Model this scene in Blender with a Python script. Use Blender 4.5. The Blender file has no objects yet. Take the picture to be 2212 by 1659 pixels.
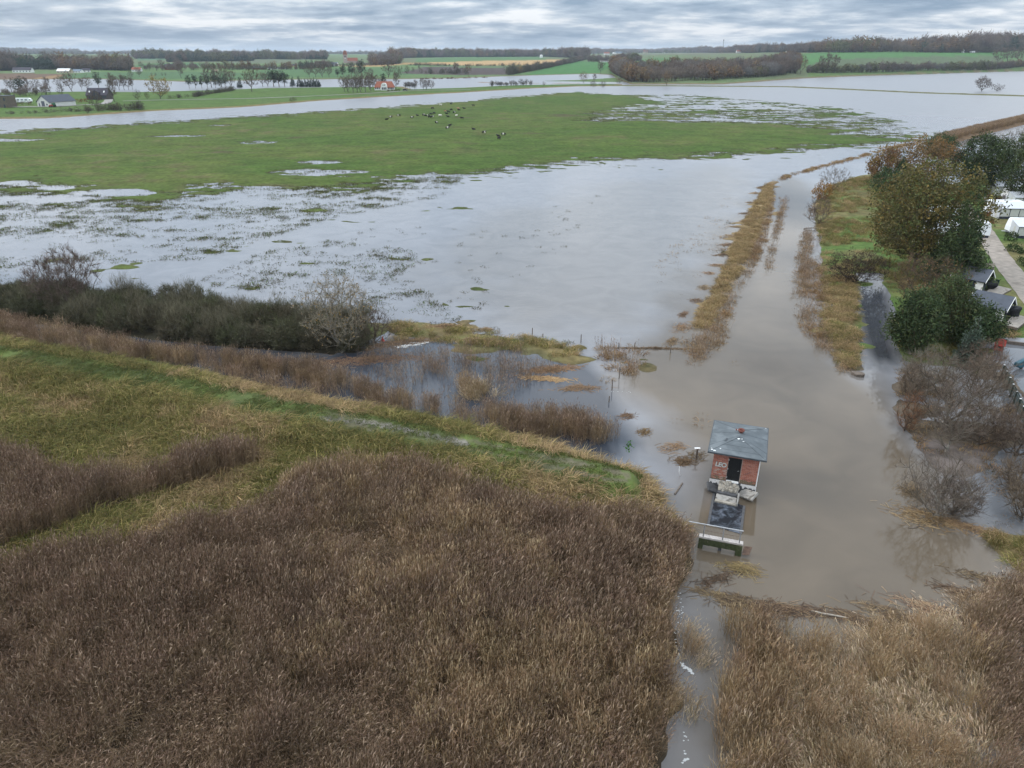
import bpy, bmesh, math, random
import numpy as np
from mathutils import Vector, Matrix

scene = bpy.context.scene
COL = scene.collection
R = math.radians
rng = np.random.default_rng(11)
random.seed(11)
USE_HAZE = True

# ------------------------------------------------------------------ camera
CAMH, PITCH = 29.0, R(25.0)
FPX, CX, CY = 1535.0, 1106.0, 829.5          # picture plane of 2212 x 1659 units
cam = bpy.data.cameras.new('camera')
cam.sensor_fit = 'HORIZONTAL'; cam.sensor_width = 36.0
cam.lens = FPX / 2212.0 * 36.0
cam.clip_start = 0.5; cam.clip_end = 30000
camo = bpy.data.objects.new('camera', cam); COL.objects.link(camo)
camo.location = (0, 0, CAMH); camo.rotation_euler = (R(90) - PITCH, 0, 0)
scene.camera = camo

# ------------------------------------------------------------------ sky
SUN_EL, SUN_AZ = R(28), R(-75)       # azimuth measured from +Y (view) towards +X
world = bpy.data.worlds.new('World'); scene.world = world
world.use_nodes = True
wn, wl = world.node_tree.nodes, world.node_tree.links
wn.clear()
def N(nodes, t, **kw):
    n = nodes.new(t)
    for k, v in kw.items(): setattr(n, k, v)
    return n
def mth(nodes, links, op, a, b=None, c=None, clamp=False):
    n = nodes.new('ShaderNodeMath'); n.operation = op; n.use_clamp = clamp
    for i, v in enumerate((a, b, c)):
        if v is None: continue
        if hasattr(v, 'links'): links.new(v, n.inputs[i])
        else: n.inputs[i].default_value = v
    return n.outputs[0]
def mixc(nodes, links, fac, a, b, mode='MIX'):
    n = nodes.new('ShaderNodeMix'); n.data_type = 'RGBA'; n.blend_type = mode
    for s, v in ((n.inputs[0], fac), (n.inputs[6], a), (n.inputs[7], b)):
        if hasattr(v, 'links'): links.new(v, s)
        elif isinstance(v, (tuple, list)): s.default_value = tuple(v) + ((1,) if len(v) == 3 else ())
        else: s.default_value = v
    return n.outputs[2]
def ramp(nodes, links, fac, stops, interp='LINEAR'):
    n = nodes.new('ShaderNodeValToRGB'); n.color_ramp.interpolation = interp
    el = n.color_ramp.elements
    while len(el) < len(stops): el.new(0.5)
    for e, (p, c) in zip(el, stops):
        e.position = p
        e.color = (c, c, c, 1) if not isinstance(c, (tuple, list)) else tuple(c) + (1,)
    links.new(fac, n.inputs[0])
    return n.outputs[0]
wout = N(wn, 'ShaderNodeOutputWorld'); bg = N(wn, 'ShaderNodeBackground')
bg.inputs[1].default_value = 0.1
sky = N(wn, 'ShaderNodeTexSky'); sky.sky_type = 'NISHITA'; sky.sun_disc = False
sky.sun_elevation = SUN_EL; sky.sun_rotation = SUN_AZ; sky.dust_density = 3.0
tc = N(wn, 'ShaderNodeTexCoord'); sx = N(wn, 'ShaderNodeSeparateXYZ')
wl.new(tc.outputs['Generated'], sx.inputs[0])
zc = mth(wn, wl, 'MAXIMUM', sx.outputs[2], 0.0)
zd = mth(wn, wl, 'ADD', zc, 0.11)
px = mth(wn, wl, 'DIVIDE', sx.outputs[0], zd); py = mth(wn, wl, 'DIVIDE', sx.outputs[1], zd)
cb = N(wn, 'ShaderNodeCombineXYZ'); wl.new(px, cb.inputs[0]); wl.new(py, cb.inputs[1])
cb.inputs[2].default_value = 3.7
n1 = N(wn, 'ShaderNodeTexNoise'); n1.inputs['Scale'].default_value = 0.95
n1.inputs['Detail'].default_value = 6; n1.inputs['Roughness'].default_value = 0.55; n1.inputs['Distortion'].default_value = 0.25
wl.new(cb.outputs[0], n1.inputs['Vector'])
n2 = N(wn, 'ShaderNodeTexNoise'); n2.inputs['Scale'].default_value = 3.2
n2.inputs['Detail'].default_value = 4
wl.new(cb.outputs[0], n2.inputs['Vector'])
nn = mth(wn, wl, 'ADD', mth(wn, wl, 'MULTIPLY', n1.outputs[0], 0.75), mth(wn, wl, 'MULTIPLY', n2.outputs[0], 0.25))
cloud = ramp(wn, wl, nn, [(0.385, (0.25, 0.345, 0.465)), (0.485, (0.45, 0.54, 0.645)), (0.59, (0.88, 0.91, 0.94))])
# overcast sky: brighter towards the zenith, pale line of light under the cloud at the horizon
hz = mth(wn, wl, 'SUBTRACT', 1.0, mth(wn, wl, 'MULTIPLY', zc, 55.0), clamp=True)
cloud = mixc(wn, wl, mth(wn, wl, 'MULTIPLY', hz, 0.6), cloud, (0.66, 0.77, 0.83))
lift = mth(wn, wl, 'ADD', 10.0, mth(wn, wl, 'ADD', mth(wn, wl, 'MULTIPLY', mth(wn, wl, 'MINIMUM', zc, .25), 42.0), mth(wn, wl, 'MULTIPLY', mth(wn, wl, 'MAXIMUM', mth(wn, wl, 'SUBTRACT', zc, .25), 0.0), 16.0)))
lv = N(wn, 'ShaderNodeVectorMath'); lv.operation = 'SCALE'
wl.new(cloud, lv.inputs[0]); wl.new(lift, lv.inputs['Scale'])
wl.new(mixc(wn, wl, 0.9, sky.outputs[0], lv.outputs[0]), bg.inputs[0])
wl.new(bg.outputs[0], wout.inputs[0])

sun = bpy.data.lights.new('sun', 'SUN'); sun.energy = 1.35; sun.angle = R(14); sun.color = (1.0, 0.95, 0.88)
suno = bpy.data.objects.new('sun', sun); COL.objects.link(suno)
sd_ = Vector((math.sin(SUN_AZ) * math.cos(SUN_EL), math.cos(SUN_AZ) * math.cos(SUN_EL), math.sin(SUN_EL)))
suno.rotation_euler = sd_.to_track_quat('Z', 'Y').to_euler()
suno.location = sd_ * 100
scene.view_settings.view_transform = 'Standard'; scene.view_settings.look = 'None'
scene.view_settings.exposure = 0.0; scene.view_settings.gamma = 1.0
scene.view_settings.use_curve_mapping = False
scene.cycles.max_bounces = 6; scene.cycles.diffuse_bounces = 2; scene.cycles.glossy_bounces = 2
scene.cycles.transparent_max_bounces = 6; scene.cycles.volume_bounces = 0

# ------------------------------------------------------------------ geometry helpers
def ray(x, y):
    vx = (x - CX) / FPX; vy = -(y - CY) / FPX
    return (vx, math.cos(PITCH) + vy * math.sin(PITCH), -math.sin(PITCH) + vy * math.cos(PITCH))
def g(x, y, z=0.0):
    d = ray(x, y); t = (z - CAMH) / d[2]
    return np.array([d[0] * t, d[1] * t, z])
def gs(x, y, z=0.0): return g(x / 1.82278, y / 1.82278, z)          # from 4032-wide photo pixels
def gp(pts, z=0.0): return np.array([g(x, y, z)[:2] for x, y in pts])

def vnoise(x, y, seed=0):
    xi = np.floor(x).astype(np.int64); yi = np.floor(y).astype(np.int64)
    fx = x - xi; fy = y - yi
    fx = fx * fx * (3 - 2 * fx); fy = fy * fy * (3 - 2 * fy)
    def h(a, b):
        n = (a * 374761393 + b * 668265263 + seed * 1442695041) & 0xffffffff
        n = ((n ^ (n >> 13)) * 1274126177) & 0xffffffff
        n = (n ^ (n >> 16)) & 0xffff
        return n / 65535.0
    a = h(xi, yi); b = h(xi + 1, yi); c = h(xi, yi + 1); d = h(xi + 1, yi + 1)
    return (a * (1 - fx) + b * fx) * (1 - fy) + (c * (1 - fx) + d * fx) * fy
def fbm(x, y, s, octv=3, seed=0):
    v = np.zeros_like(x, dtype=float); a = 0.5; tot = 0
    for i in range(octv):
        v += a * vnoise(x / s + 17.3 * i, y / s - 9.1 * i, seed + i); tot += a; a *= 0.55; s *= 0.47
    return v / tot                                           # 0..1
def sdf(x, y, poly, margin=60.0):
    """signed distance to a polygon, positive inside"""
    out = np.full(x.shape, -1e4)
    lo = poly.min(0) - margin; hi = poly.max(0) + margin
    m = (x > lo[0]) & (x < hi[0]) & (y > lo[1]) & (y < hi[1])
    if not m.any(): return out
    X = x[m]; Y = y[m]; d = np.full(X.shape, 1e9); ins = np.zeros(X.shape, bool)
    n = len(poly)
    for i in range(n):
        ax, ay = poly[i]; bx, by = poly[(i + 1) % n]
        ex, ey = bx - ax, by - ay
        t = np.clip(((X - ax) * ex + (Y - ay) * ey) / (ex * ex + ey * ey + 1e-12), 0, 1)
        d = np.minimum(d, (X - ax - t * ex) ** 2 + (Y - ay - t * ey) ** 2)
        c = ((ay > Y) != (by > Y)) & (X < ex * (Y - ay) / (ey if abs(ey) > 1e-12 else 1e-12) + ax)
        ins ^= c
    d = np.sqrt(d); out[m] = np.where(ins, d, -d)
    return out
def ldist(x, y, line):
    d = np.full(x.shape, 1e9)
    for i in range(len(line) - 1):
        ax, ay = line[i]; bx, by = line[i + 1]; ex, ey = bx - ax, by - ay
        t = np.clip(((x - ax) * ex + (y - ay) * ey) / (ex * ex + ey * ey + 1e-12), 0, 1)
        d = np.minimum(d, (x - ax - t * ex) ** 2 + (y - ay - t * ey) ** 2)
    return np.sqrt(d)

# ------------------------------------------------------------------ layout of land and water (ground plan)
MEADOW = gp([(-500, 310), (0, 288), (340, 264), (560, 250), (800, 234), (1000, 219), (1150, 205), (1250, 199), (1390, 208), (1440, 222), (1300, 240), (1290, 258), (1560, 262),
             (1720, 268), (1840, 288), (1985, 302), (1930, 311), (1700, 329), (1500, 341), (1300, 348), (1200, 358), (1060, 376), (860, 394), (640, 410), (480, 420),
             (330, 440), (200, 436), (100, 424), (0, 408), (-500, 430)])
SHAL_L = gp([(-500, 420), (0, 400), (330, 436), (640, 405), (1000, 380), (960, 425), (720, 470), (560, 520), (430, 560), (150, 575), (0, 610), (-500, 640)])
SHAL_R = gp([(1170, 203), (1500, 206), (1760, 228), (1930, 262), (1960, 300), (1830, 288), (1600, 268), (1240, 262), (1170, 245)])
SHAL_C = gp([(560, 545), (700, 520), (900, 540), (880, 600), (1000, 690), (850, 690), (600, 640), (420, 610)])
POOLS = [(20, 303, 70, 4, .5), (360, 294, 75, 3.2, .5), (560, 306, 50, 6, .5), (690, 352, 70, 6, .45), (690, 372, 95, 9, .45), (30, 397, 60, 8, .5), (130, 404, 45, 6, .5),
         (250, 416, 90, 9, .45), (440, 400, 60, 7, .4), (470, 271, 40, 2.5, .4), (1155, 336, 10, 1.2, .4), (1240, 341, 10, 1.2, .4), (80, 430, 120, 8, .4), (560, 415, 70, 9, .4)]
BANK_N = gp([(-500, 268), (0, 257), (100, 256), (330, 240), (520, 232), (700, 217), (830, 209), (1000, 200), (1150, 191), (1250, 186.5), (1340, 186), (1345, 181.5), (1235, 182), (1100, 184.5),
             (1000, 189.5), (890, 193), (870, 187), (700, 189), (560, 191), (420, 196), (300, 199), (200, 198), (0, 200), (-500, 203)])
SPIT_N = gp([(1160, 175), (1250, 172.5), (1330, 168), (1345, 177), (1300, 177)])
THIN = gp([(1330, 185), (1500, 186), (1700, 187.5), (1850, 194), (2000, 201), (2212, 207.5), (2600, 222)])
ISLE = gp([(1040, 178), (1100, 179.5), (1180, 180), (1245, 180)])
FAR = np.array([g(x, y)[:2] for x, y in [(-700, 173), (0, 172), (200, 170.5), (410, 177), (560, 173), (720, 171), (860, 171), (987, 169), (1126, 163.5), (1285, 159.5), (1322, 162), (1335, 172), (1365, 182.5),
                (1560, 182), (1640, 176.5), (1750, 168.5), (2000, 160), (2212, 153.5), (2900, 138)]])
FAR_A = np.arctan2(FAR[:, 0], FAR[:, 1]); FAR_D = np.hypot(FAR[:, 0], FAR[:, 1])
DIKE_D = [(-500, 690), (0, 762), (200, 795), (400, 833), (600, 880), (800, 917), (1000, 957), (1200, 1001), (1340, 1030)]
DIKE = gp(DIKE_D, 1.6)
THICKET = gp([(-500, 560), (0, 612), (300, 640), (600, 680), (845, 700), (830, 722), (720, 765), (420, 745), (0, 690), (-500, 600)])
GSTRIP = gp([(845, 702), (950, 706), (1060, 717), (1150, 730), (1250, 757), (1240, 778), (1100, 757), (950, 737), (845, 735)])
GCLUMP = gp([(1285, 748), (1390, 752), (1395, 775), (1370, 812), (1310, 830), (1300, 780)])
MARSH = gp([(-700, 780), (0, 775), (600, 893), (1000, 972), (1250, 1030), (1390, 1046), (1420, 1062), (1425, 1100), (1470, 1140), (1490, 1185), (1470, 1250), (1440, 1310), (1438, 1400), (1450, 1510), (1435, 1560), (1412, 1659), (1395, 1900), (-900, 1900)])
REED_R = gp([(1575, 1318), (1640, 1318), (1700, 1352), (1790, 1372), (1900, 1346), (2000, 1336), (2085, 1316), (2150, 1275), (2240, 1190), (2600, 1150), (2600, 1900), (1530, 1900), (1550, 1659), (1555, 1500), (1590, 1420)])
BANK_SE = gp([(2125, 1150), (2212, 1163), (2500, 1170), (2500, 1290), (2230, 1270), (2170, 1210)])
EMB = gp([(1652, 404), (1614, 470), (1580, 540), (1550, 610), (1520, 660), (1500, 706), (1528, 708), (1568, 640), (1602, 580), (1634, 520), (1654, 460), (1670, 404)])
EMB_LINE = gp([(1655, 402), (1700, 380), (1800, 353), (1880, 333), (1960, 312)])
CAMP = gp([(1906, 590), (1926, 650), (1933, 700), (1940, 780), (1990, 790), (2060, 765), (2155, 728), (2400, 742), (2600, 600), (2600, 380), (2150, 392), (2050, 398), (1990, 385), (1900, 371), (1850, 381), (1792, 404),
           (1762, 440), (1766, 490), (1776, 530), (1780, 606), (1846, 602), (1852, 588)])
SPIT = gp([(1777, 600), (1846, 598), (1848, 650), (1856, 710), (1853, 760), (1850, 806), (1816, 800), (1793, 742), (1775, 695), (1784, 650)])
SHRUBP = gp([(1938, 775), (1950, 900), (1985, 975), (2080, 1005), (2150, 965), (2260, 945), (2260, 905), (2165, 800), (2152, 742), (2060, 765)])
DIKE_E = gp([(2020, 306), (2100, 285), (2212, 259), (2600, 165)], 0.8)
MUD_E = gp([(1985, 965), (2050, 985), (2110, 990), (2130, 1010), (2090, 1030), (2020, 1020)])

HILLA = np.radians([-60, -36, -20, -5, 8, 16, 22, 30, 36, 60])
HZM = np.array([30, 26, 22, 22, 27, 32, 50, 66, 78, 80.])
HK = np.array([.013, .012, .011, .011, .015, .026, .055, .085, .105, .105])

def H(x, y, rough=True):
    x = np.asarray(x, float); y = np.asarray(y, float)
    sh = x.shape; x = x.ravel(); y = y.ravel()
    h = np.full(x.shape, -0.7)
    r = np.hypot(x, y); a = np.arctan2(x, np.maximum(y, 1e-3))
    nL = fbm(x, y, 22.0, 4, 5) - .5; nM = fbm(x, y, 5.0, 3, 9) - .5; nS = fbm(x * .5, y, 2.2, 3, 21) - .5
    nF = (fbm(x * .35, y, 7.0, 4, 31) - .5) * np.clip((r - 70) / 60, 0, 1)
    near = np.clip(1.2 - r / 260.0, 0.25, 1)
    def land(poly, plat, slope, fr, margin=60.0, z0=0.0, fine=0.0):
        nonlocal h
        s = sdf(x, y, poly, margin)
        m = s > -margin
        c = np.where(m, np.clip(np.minimum(z0 + s * slope, plat) + fr * (nL * (1.0 - .6 * fine) + nM * (.8 - .2 * fine) + nS * (.8 + 1.0 * fine) + nF * (1.1 + .5 * fine)), -0.7, 9), -0.7)
        h = np.maximum(h, c); return s
    land(MEADOW, .30, .012, .24, fine=.9)
    land(SHAL_L, -.12, .01, .22, fine=1.0); land(SHAL_R, .0, .012, .30, fine=.6); land(SHAL_C, -.10, .01, .2, fine=1.)
    for (pxx, pyy, rx, ry, dep) in POOLS:
        c = g(pxx, pyy); rxw = rx / FPX * math.hypot(c[1], CAMH); ryw = abs(g(pxx, pyy - ry)[1] - g(pxx, pyy + ry)[1]) / 2
        q = ((x - c[0]) / rxw) ** 2 + ((y - c[1]) / ryw) ** 2
        h = np.where(h > -.1, h - dep * np.clip(1.1 - q + 1.5 * nM + 1.0 * nL + 3.2 * nF + 2.2 * nS, 0, 1), h)
    land(BANK_N, .6, .05, .12); land(SPIT_N, .4, .03, .15)
    h = np.maximum(h, np.clip(.5 - .12 * np.maximum(ldist(x, y, THIN) - 3.5, 0) + .3 * nM, -.7, 2))
    h = np.maximum(h, np.clip(.15 - .10 * np.maximum(ldist(x, y, ISLE) - 3, 0) + .5 * nM, -.7, 2))
    land(THICKET, .5, .2, .15); land(GSTRIP, .16, .10, .5, fine=.5); land(GCLUMP, -.12, .1, .3, fine=.8)
    land(MARSH, .22, .10, .25); land(REED_R, -.16, .1, .2); land(BANK_SE, .5, .2, .3)
    land(EMB, .14, .12, .5, fine=.8); land(CAMP, .6, .10, .12); land(SPIT, .18, .12, .45, fine=.8)
    land(SHRUBP, .0, .2, .28, fine=1.); land(MUD_E, .12, .1, .1)
    h = np.maximum(h, np.clip(.02 - .18 * np.maximum(ldist(x, y, EMB_LINE) - .6, 0) + .6 * nM, -.7, 2))
    h = np.maximum(h, np.clip(.8 - .3 * np.maximum(ldist(x, y, DIKE_E) - 1.5, 0) + .15 * nM, -.7, 2))
    dd = ldist(x, y, DIKE) + .9 * nM + .5 * nS
    h = np.maximum(h, np.clip(1.6 - (.36 + .5 * np.clip((x - 1.5) / 6, 0, 1)) * np.maximum(dd - 1.5 + .35 * np.clip((x - 1.5) / 6, 0, 1), 0) + .10 * nS, -.7, 3))
    # rising country beyond the flood
    dsh = np.interp(a, FAR_A, FAR_D); s = r - dsh
    zm = np.interp(a, HILLA, HZM); k = np.interp(a, HILLA, HK)
    und = (fbm(x, y, 420, 3, 40) - .5) * np.clip(s / 600, 0, 1) * 7
    hf = np.where(s > -20, np.where(s < 0, s * .03, .25 + zm * (1 - np.exp(-k * np.maximum(s, 0) / zm)) + und * (r < 3800)), -.7)
    hf = hf + np.where(s > -20, .12 * nM, 0)
    h = np.maximum(h, np.where(y > 0, np.clip(hf, -.7, 200), -.7))
    return h.reshape(sh)
def H1(x, y): return float(H(np.array([x]), np.array([y]))[0])
def P(x, y, up=0.0):
    """point of the ground that is seen at picture position x, y"""
    d = np.array(ray(x, y))
    t0 = 20.0
    if d[2] > -1e-5: d[2] = -1e-5
    ts = 22 * (1.012 ** np.arange(0, 480))
    X = d[0] * ts; Y = d[1] * ts; Z = CAMH + d[2] * ts
    hh = np.maximum(H(X, Y), 0.0) + up
    i = np.argmax(Z < hh)
    if not (Z < hh).any(): i = len(ts) - 1
    lo, hi = ts[max(i - 1, 0)], ts[i]
    tt = np.linspace(lo, hi, 24)
    hh = np.maximum(H(d[0] * tt, d[1] * tt), 0) + up
    b = (CAMH + d[2] * tt) < hh
    j = np.argmax(b) if b.any() else len(tt) - 1
    return np.array([d[0] * tt[j], d[1] * tt[j], hh[j] - up])

# ------------------------------------------------------------------ materials
MATS = {}
def newmat(name):
    m = bpy.data.materials.new(name); m.use_nodes = True
    nt = m.node_tree; b = nt.nodes['Principled BSDF']; MATS[name] = m
    return m, nt.nodes, nt.links, b
def plain(name, col, rough=.7, var=.18, scale=3.0, bump=0.0, metal=0.0, spec=.35, dirt=None):
    m, n, l, b = newmat(name)
    t = N(n, 'ShaderNodeTexCoord'); no = N(n, 'ShaderNodeTexNoise')
    no.inputs['Scale'].default_value = scale; no.inputs['Detail'].default_value = 5
    l.new(t.outputs['Object'], no.inputs['Vector'])
    v = ramp(n, l, no.outputs[0], [(.3, 1 - var), (.7, 1 + var)])
    c = mixc(n, l, 1.0, tuple(col), v, 'MULTIPLY')
    if dirt:
        n2 = N(n, 'ShaderNodeTexNoise'); n2.inputs['Scale'].default_value = dirt[1]; n2.inputs['Detail'].default_value = 6
        l.new(t.outputs['Object'], n2.inputs['Vector'])
        c = mixc(n, l, ramp(n, l, n2.outputs[0], [(dirt[2], 0.), (dirt[2] + .12, 1.)]), c, dirt[0])
    l.new(c, b.inputs['Base Color'])
    b.inputs['Roughness'].default_value = rough; b.inputs['Metallic'].default_value = metal
    b.inputs['Specular IOR Level'].default_value = spec
    if bump:
        bp = N(n, 'ShaderNodeBump'); bp.inputs['Strength'].default_value = bump; bp.inputs['Distance'].default_value = .03
        l.new(no.outputs[0], bp.inputs['Height']); l.new(bp.outputs[0], b.inputs['Normal'])
    return m
def veg(name, rough=.8, trans=0.25, jit=.35, hue=.03, tint=(1, 1, 1)):
    """foliage: colour per leaf from the mesh, a little different from plant to plant"""
    m, n, l, b = newmat(name)
    at = N(n, 'ShaderNodeAttribute'); at.attribute_name = 'Col'
    oi = N(n, 'ShaderNodeObjectInfo')
    v = mth(n, l, 'ADD', 1 - jit / 2, mth(n, l, 'MULTIPLY', oi.outputs['Random'], jit))
    hs = N(n, 'ShaderNodeHueSaturation')
    hs.inputs['Hue'].default_value = .5
    r2 = mth(n, l, 'FRACT', mth(n, l, 'MULTIPLY', oi.outputs['Random'], 7.31))
    l.new(mth(n, l, 'ADD', .5 - hue / 2, mth(n, l, 'MULTIPLY', r2, hue)), hs.inputs['Hue'])
    l.new(v, hs.inputs['Value'])
    l.new(mixc(n, l, 1.0, at.outputs['Color'], tint, 'MULTIPLY'), hs.inputs['Color'])
    l.new(hs.outputs[0], b.inputs['Base Color'])
    b.inputs['Roughness'].default_value = rough; b.inputs['Specular IOR Level'].default_value = .15
    if trans:
        tr = N(n, 'ShaderNodeBsdfTranslucent'); l.new(hs.outputs[0], tr.inputs[0])
        mx = N(n, 'ShaderNodeMixShader'); mx.inputs[0].default_value = trans
        l.new(b.outputs[0], mx.inputs[1]); l.new(tr.outputs[0], mx.inputs[2])
        l.new(mx.outputs[0], n['Material Output'].inputs[0])
    return m

# ------------------------------------------------------------------ mesh helpers
def mesh_np(name, v, f, mat=None, col=None, smooth=False):
    v = np.asarray(v, np.float32); me = bpy.data.meshes.new(name)
    f = np.asarray(f, np.int32); k = f.shape[1]
    me.vertices.add(len(v)); me.vertices.foreach_set('co', v.ravel())
    me.loops.add(f.size); me.loops.foreach_set('vertex_index', f.ravel())
    me.polygons.add(len(f)); me.polygons.foreach_set('loop_start', np.arange(0, f.size, k, dtype=np.int32))
    me.update(calc_edges=True)
    if smooth: me.polygons.foreach_set('use_smooth', np.ones(len(f), bool))
    if col is not None:
        ca = me.color_attributes.new('Col', 'FLOAT_COLOR', 'POINT')
        c = np.ones((len(v), 4), np.float32); c[:, :3] = col
        ca.data.foreach_set('color', c.ravel())
    if mat: me.materials.append(MATS[mat])
    return me
def top(name, data, label, cat=None, group=None, kind=None, loc=(0, 0, 0), rz=0.0):
    o = bpy.data.objects.new(name, data); COL.objects.link(o)
    o.location = tuple(loc); o.rotation_euler = (0, 0, rz)
    if label: o['label'] = label
    if cat: o['category'] = cat
    if group: o['group'] = group
    if kind: o['kind'] = kind
    return o
def part(name, data, parent, label=None, kind=None, loc=None, rz=None):
    o = bpy.data.objects.new(name, data); COL.objects.link(o); o.parent = parent
    if label: o['label'] = label
    if kind: o['kind'] = kind
    if loc is not None: o.location = tuple(loc)
    if rz is not None: o.rotation_euler = (0, 0, rz)
    return o
class B:
    """collects simple solids into one mesh"""
    def __init__(s): s.v = []; s.f = []; s.m = []
    def poly(s, pts, mi=0):
        i = len(s.v); s.v += [tuple(map(float, p)) for p in pts]; s.f.append(tuple(range(i, i + len(pts)))); s.m.append(mi); return s
    def hexa(s, p, mi=0):       # 8 corners: bottom 0-3 ccw, top 4-7
        i = len(s.v); s.v += [tuple(map(float, q)) for q in p]
        for f in ((3, 2, 1, 0), (4, 5, 6, 7), (0, 1, 5, 4), (1, 2, 6, 5), (2, 3, 7, 6), (3, 0, 4, 7)):
            s.f.append(tuple(i + k for k in f)); s.m.append(mi)
        return s
    def box(s, x0, x1, y0, y1, z0, z1, mi=0):
        return s.hexa([(x0, y0, z0), (x1, y0, z0), (x1, y1, z0), (x0, y1, z0), (x0, y0, z1), (x1, y0, z1), (x1, y1, z1), (x0, y1, z1)], mi)
    def extr(s, prof, axis, a0, a1, mi=0):      # profile (u,w) extruded along 'x' or 'y'
        n = len(prof); i = len(s.v)
        for a in (a0, a1):
            for (u, w) in prof: s.v.append((a, u, w) if axis == 'x' else (u, a, w))
        s.f.append(tuple(i + k for k in range(n))[::-1]); s.f.append(tuple(i + n + k for k in range(n)))
        for k in range(n): s.f.append((i + k, i + (k + 1) % n, i + n + (k + 1) % n, i + n + k))
        s.m += [mi] * (n + 2); return s
    def bar(s, p0, p1, r, n=4, r1=None, mi=0):
        p0 = Vector(p0); p1 = Vector(p1); d = (p1 - p0)
        if d.length < 1e-6: return s
        d.normalize(); u = d.orthogonal().normalized(); w = d.cross(u); i = len(s.v); r1 = r if r1 is None else r1
        for p, rr in ((p0, r), (p1, r1)):
            for k in range(n):
                a = 2 * math.pi * (k + .5) / n; s.v.append(tuple(p + u * math.cos(a) * rr + w * math.sin(a) * rr))
        for k in range(n): s.f.append((i + k, i + (k + 1) % n, i + n + (k + 1) % n, i + n + k))
        s.f.append(tuple(i + k for k in range(n))[::-1]); s.f.append(tuple(i + n + k for k in range(n))); s.m += [mi] * (n + 2)
        return s
    def lathe(s, prof, n=12, c=(0, 0), mi=0):   # profile of (r, z)
        i = len(s.v)
        for (r_, z) in prof:
            for k in range(n):
                a = 2 * math.pi * k / n; s.v.append((c[0] + r_ * math.cos(a), c[1] + r_ * math.sin(a), z))
        for j in range(len(prof) - 1):
            for k in range(n): s.f.append((i + j * n + k, i + j * n + (k + 1) % n, i + (j + 1) * n + (k + 1) % n, i + (j + 1) * n + k)); s.m.append(mi)
        return s
    def mesh(s, name, mat, bevel=0.0):
        me = bpy.data.meshes.new(name); me.from_pydata(s.v, [], s.f)
        for mm in ([mat] if isinstance(mat, str) else mat): me.materials.append(MATS[mm])
        me.polygons.foreach_set('material_index', s.m); me.update()
        if bevel:
            bm = bmesh.new(); bm.from_mesh(me)
            bmesh.ops.remove_doubles(bm, verts=bm.verts, dist=1e-5)
            bmesh.ops.bevel(bm, geom=bm.edges, offset=bevel, segments=1, affect='EDGES', clamp_overlap=True)
            bm.to_mesh(me); bm.free()
        return me
# ------------------------------------------------------------------ ground sheet
def far_poly(pts): return np.array([P(x, y)[:2] for x, y in pts])
FIELDS = [  # (picture outline, colour)
    ([(-300, 172), (180, 171), (130, 160), (40, 158), (-300, 160)], (.14, .09, .06)),
    ([(60, 171.5), (190, 170.5), (140, 161), (115, 163)], (.26, .17, .085)),
    ([(120, 170.5), (560, 172), (620, 160), (440, 155), (220, 156), (140, 162)], (.075, .14, .06)),
    ([(290, 146), (480, 143), (420, 136), (300, 137)], (.07, .165, .06)),
    ([(295, 131), (370, 129), (360, 121), (300, 124)], (.07, .15, .075)),
    ([(490, 136), (640, 136), (640, 128), (500, 129)], (.12, .145, .085)),
    ([(500, 166), (740, 167), (980, 158), (850, 146), (700, 148), (560, 152)], (.075, .145, .055)),
    ([(700, 144), (830, 143), (880, 139), (1000, 141), (1186, 141), (1228, 128), (1060, 131), (880, 135.5)], (.42, .28, .13)),
    ([(860, 158), (915, 145), (1090, 146), (1110, 161), (987, 162), (900, 160)], (.075, .058, .052)),
    ([(930, 143.5), (1180, 142), (1120, 150), (1100, 146)], (.10, .13, .065)),
    ([(900, 134), (1180, 127), (1170, 122), (1020, 122), (900, 127)], (.08, .16, .055)),
    ([(1134, 162), (1290, 158.5), (1310, 150), (1347, 134), (1225, 131)], (.06, .165, .045)),
    ([(1280, 123), (1540, 119), (1536, 112), (1290, 118)], (.13, .14, .085)),
    ([(1380, 132), (1480, 129), (1420, 124), (1385, 128)], (.07, .16, .05)),
    ([(1500, 120), (1625, 114), (1600, 110), (1490, 112)], (.12, .13, .075)),
    ([(1625, 125), (1719, 133), (1750, 140), (2160, 128), (2300, 118), (2300, 104), (2142, 108), (1944, 113), (1760, 113)], (.07, .17, .05)),
    ([(1740, 150), (2170, 143), (2160, 121), (1900, 125), (1800, 128), (1760, 136)], (.095, .125, .065)),
    ([(1990, 106), (2300, 100), (2300, 93), (1996, 97)], (.13, .14, .08)),
    ([(1745, 167), (2000, 159), (2300, 152), (2300, 143), (2142, 150), (1742, 157)], (.10, .155, .05)),
]
FIELD_W = [(far_poly(p), c) for p, c in FIELDS]
TRACK = gp([(-500, 690), (0, 762), (200, 795), (400, 833), (600, 880), (800, 917), (1000, 957), (1200, 1001), (1340, 1030)], 1.6)
PUDDLE = gp([(700, 903), (760, 909), (830, 919), (900, 934), (1000, 958)], 1.6)
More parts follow.
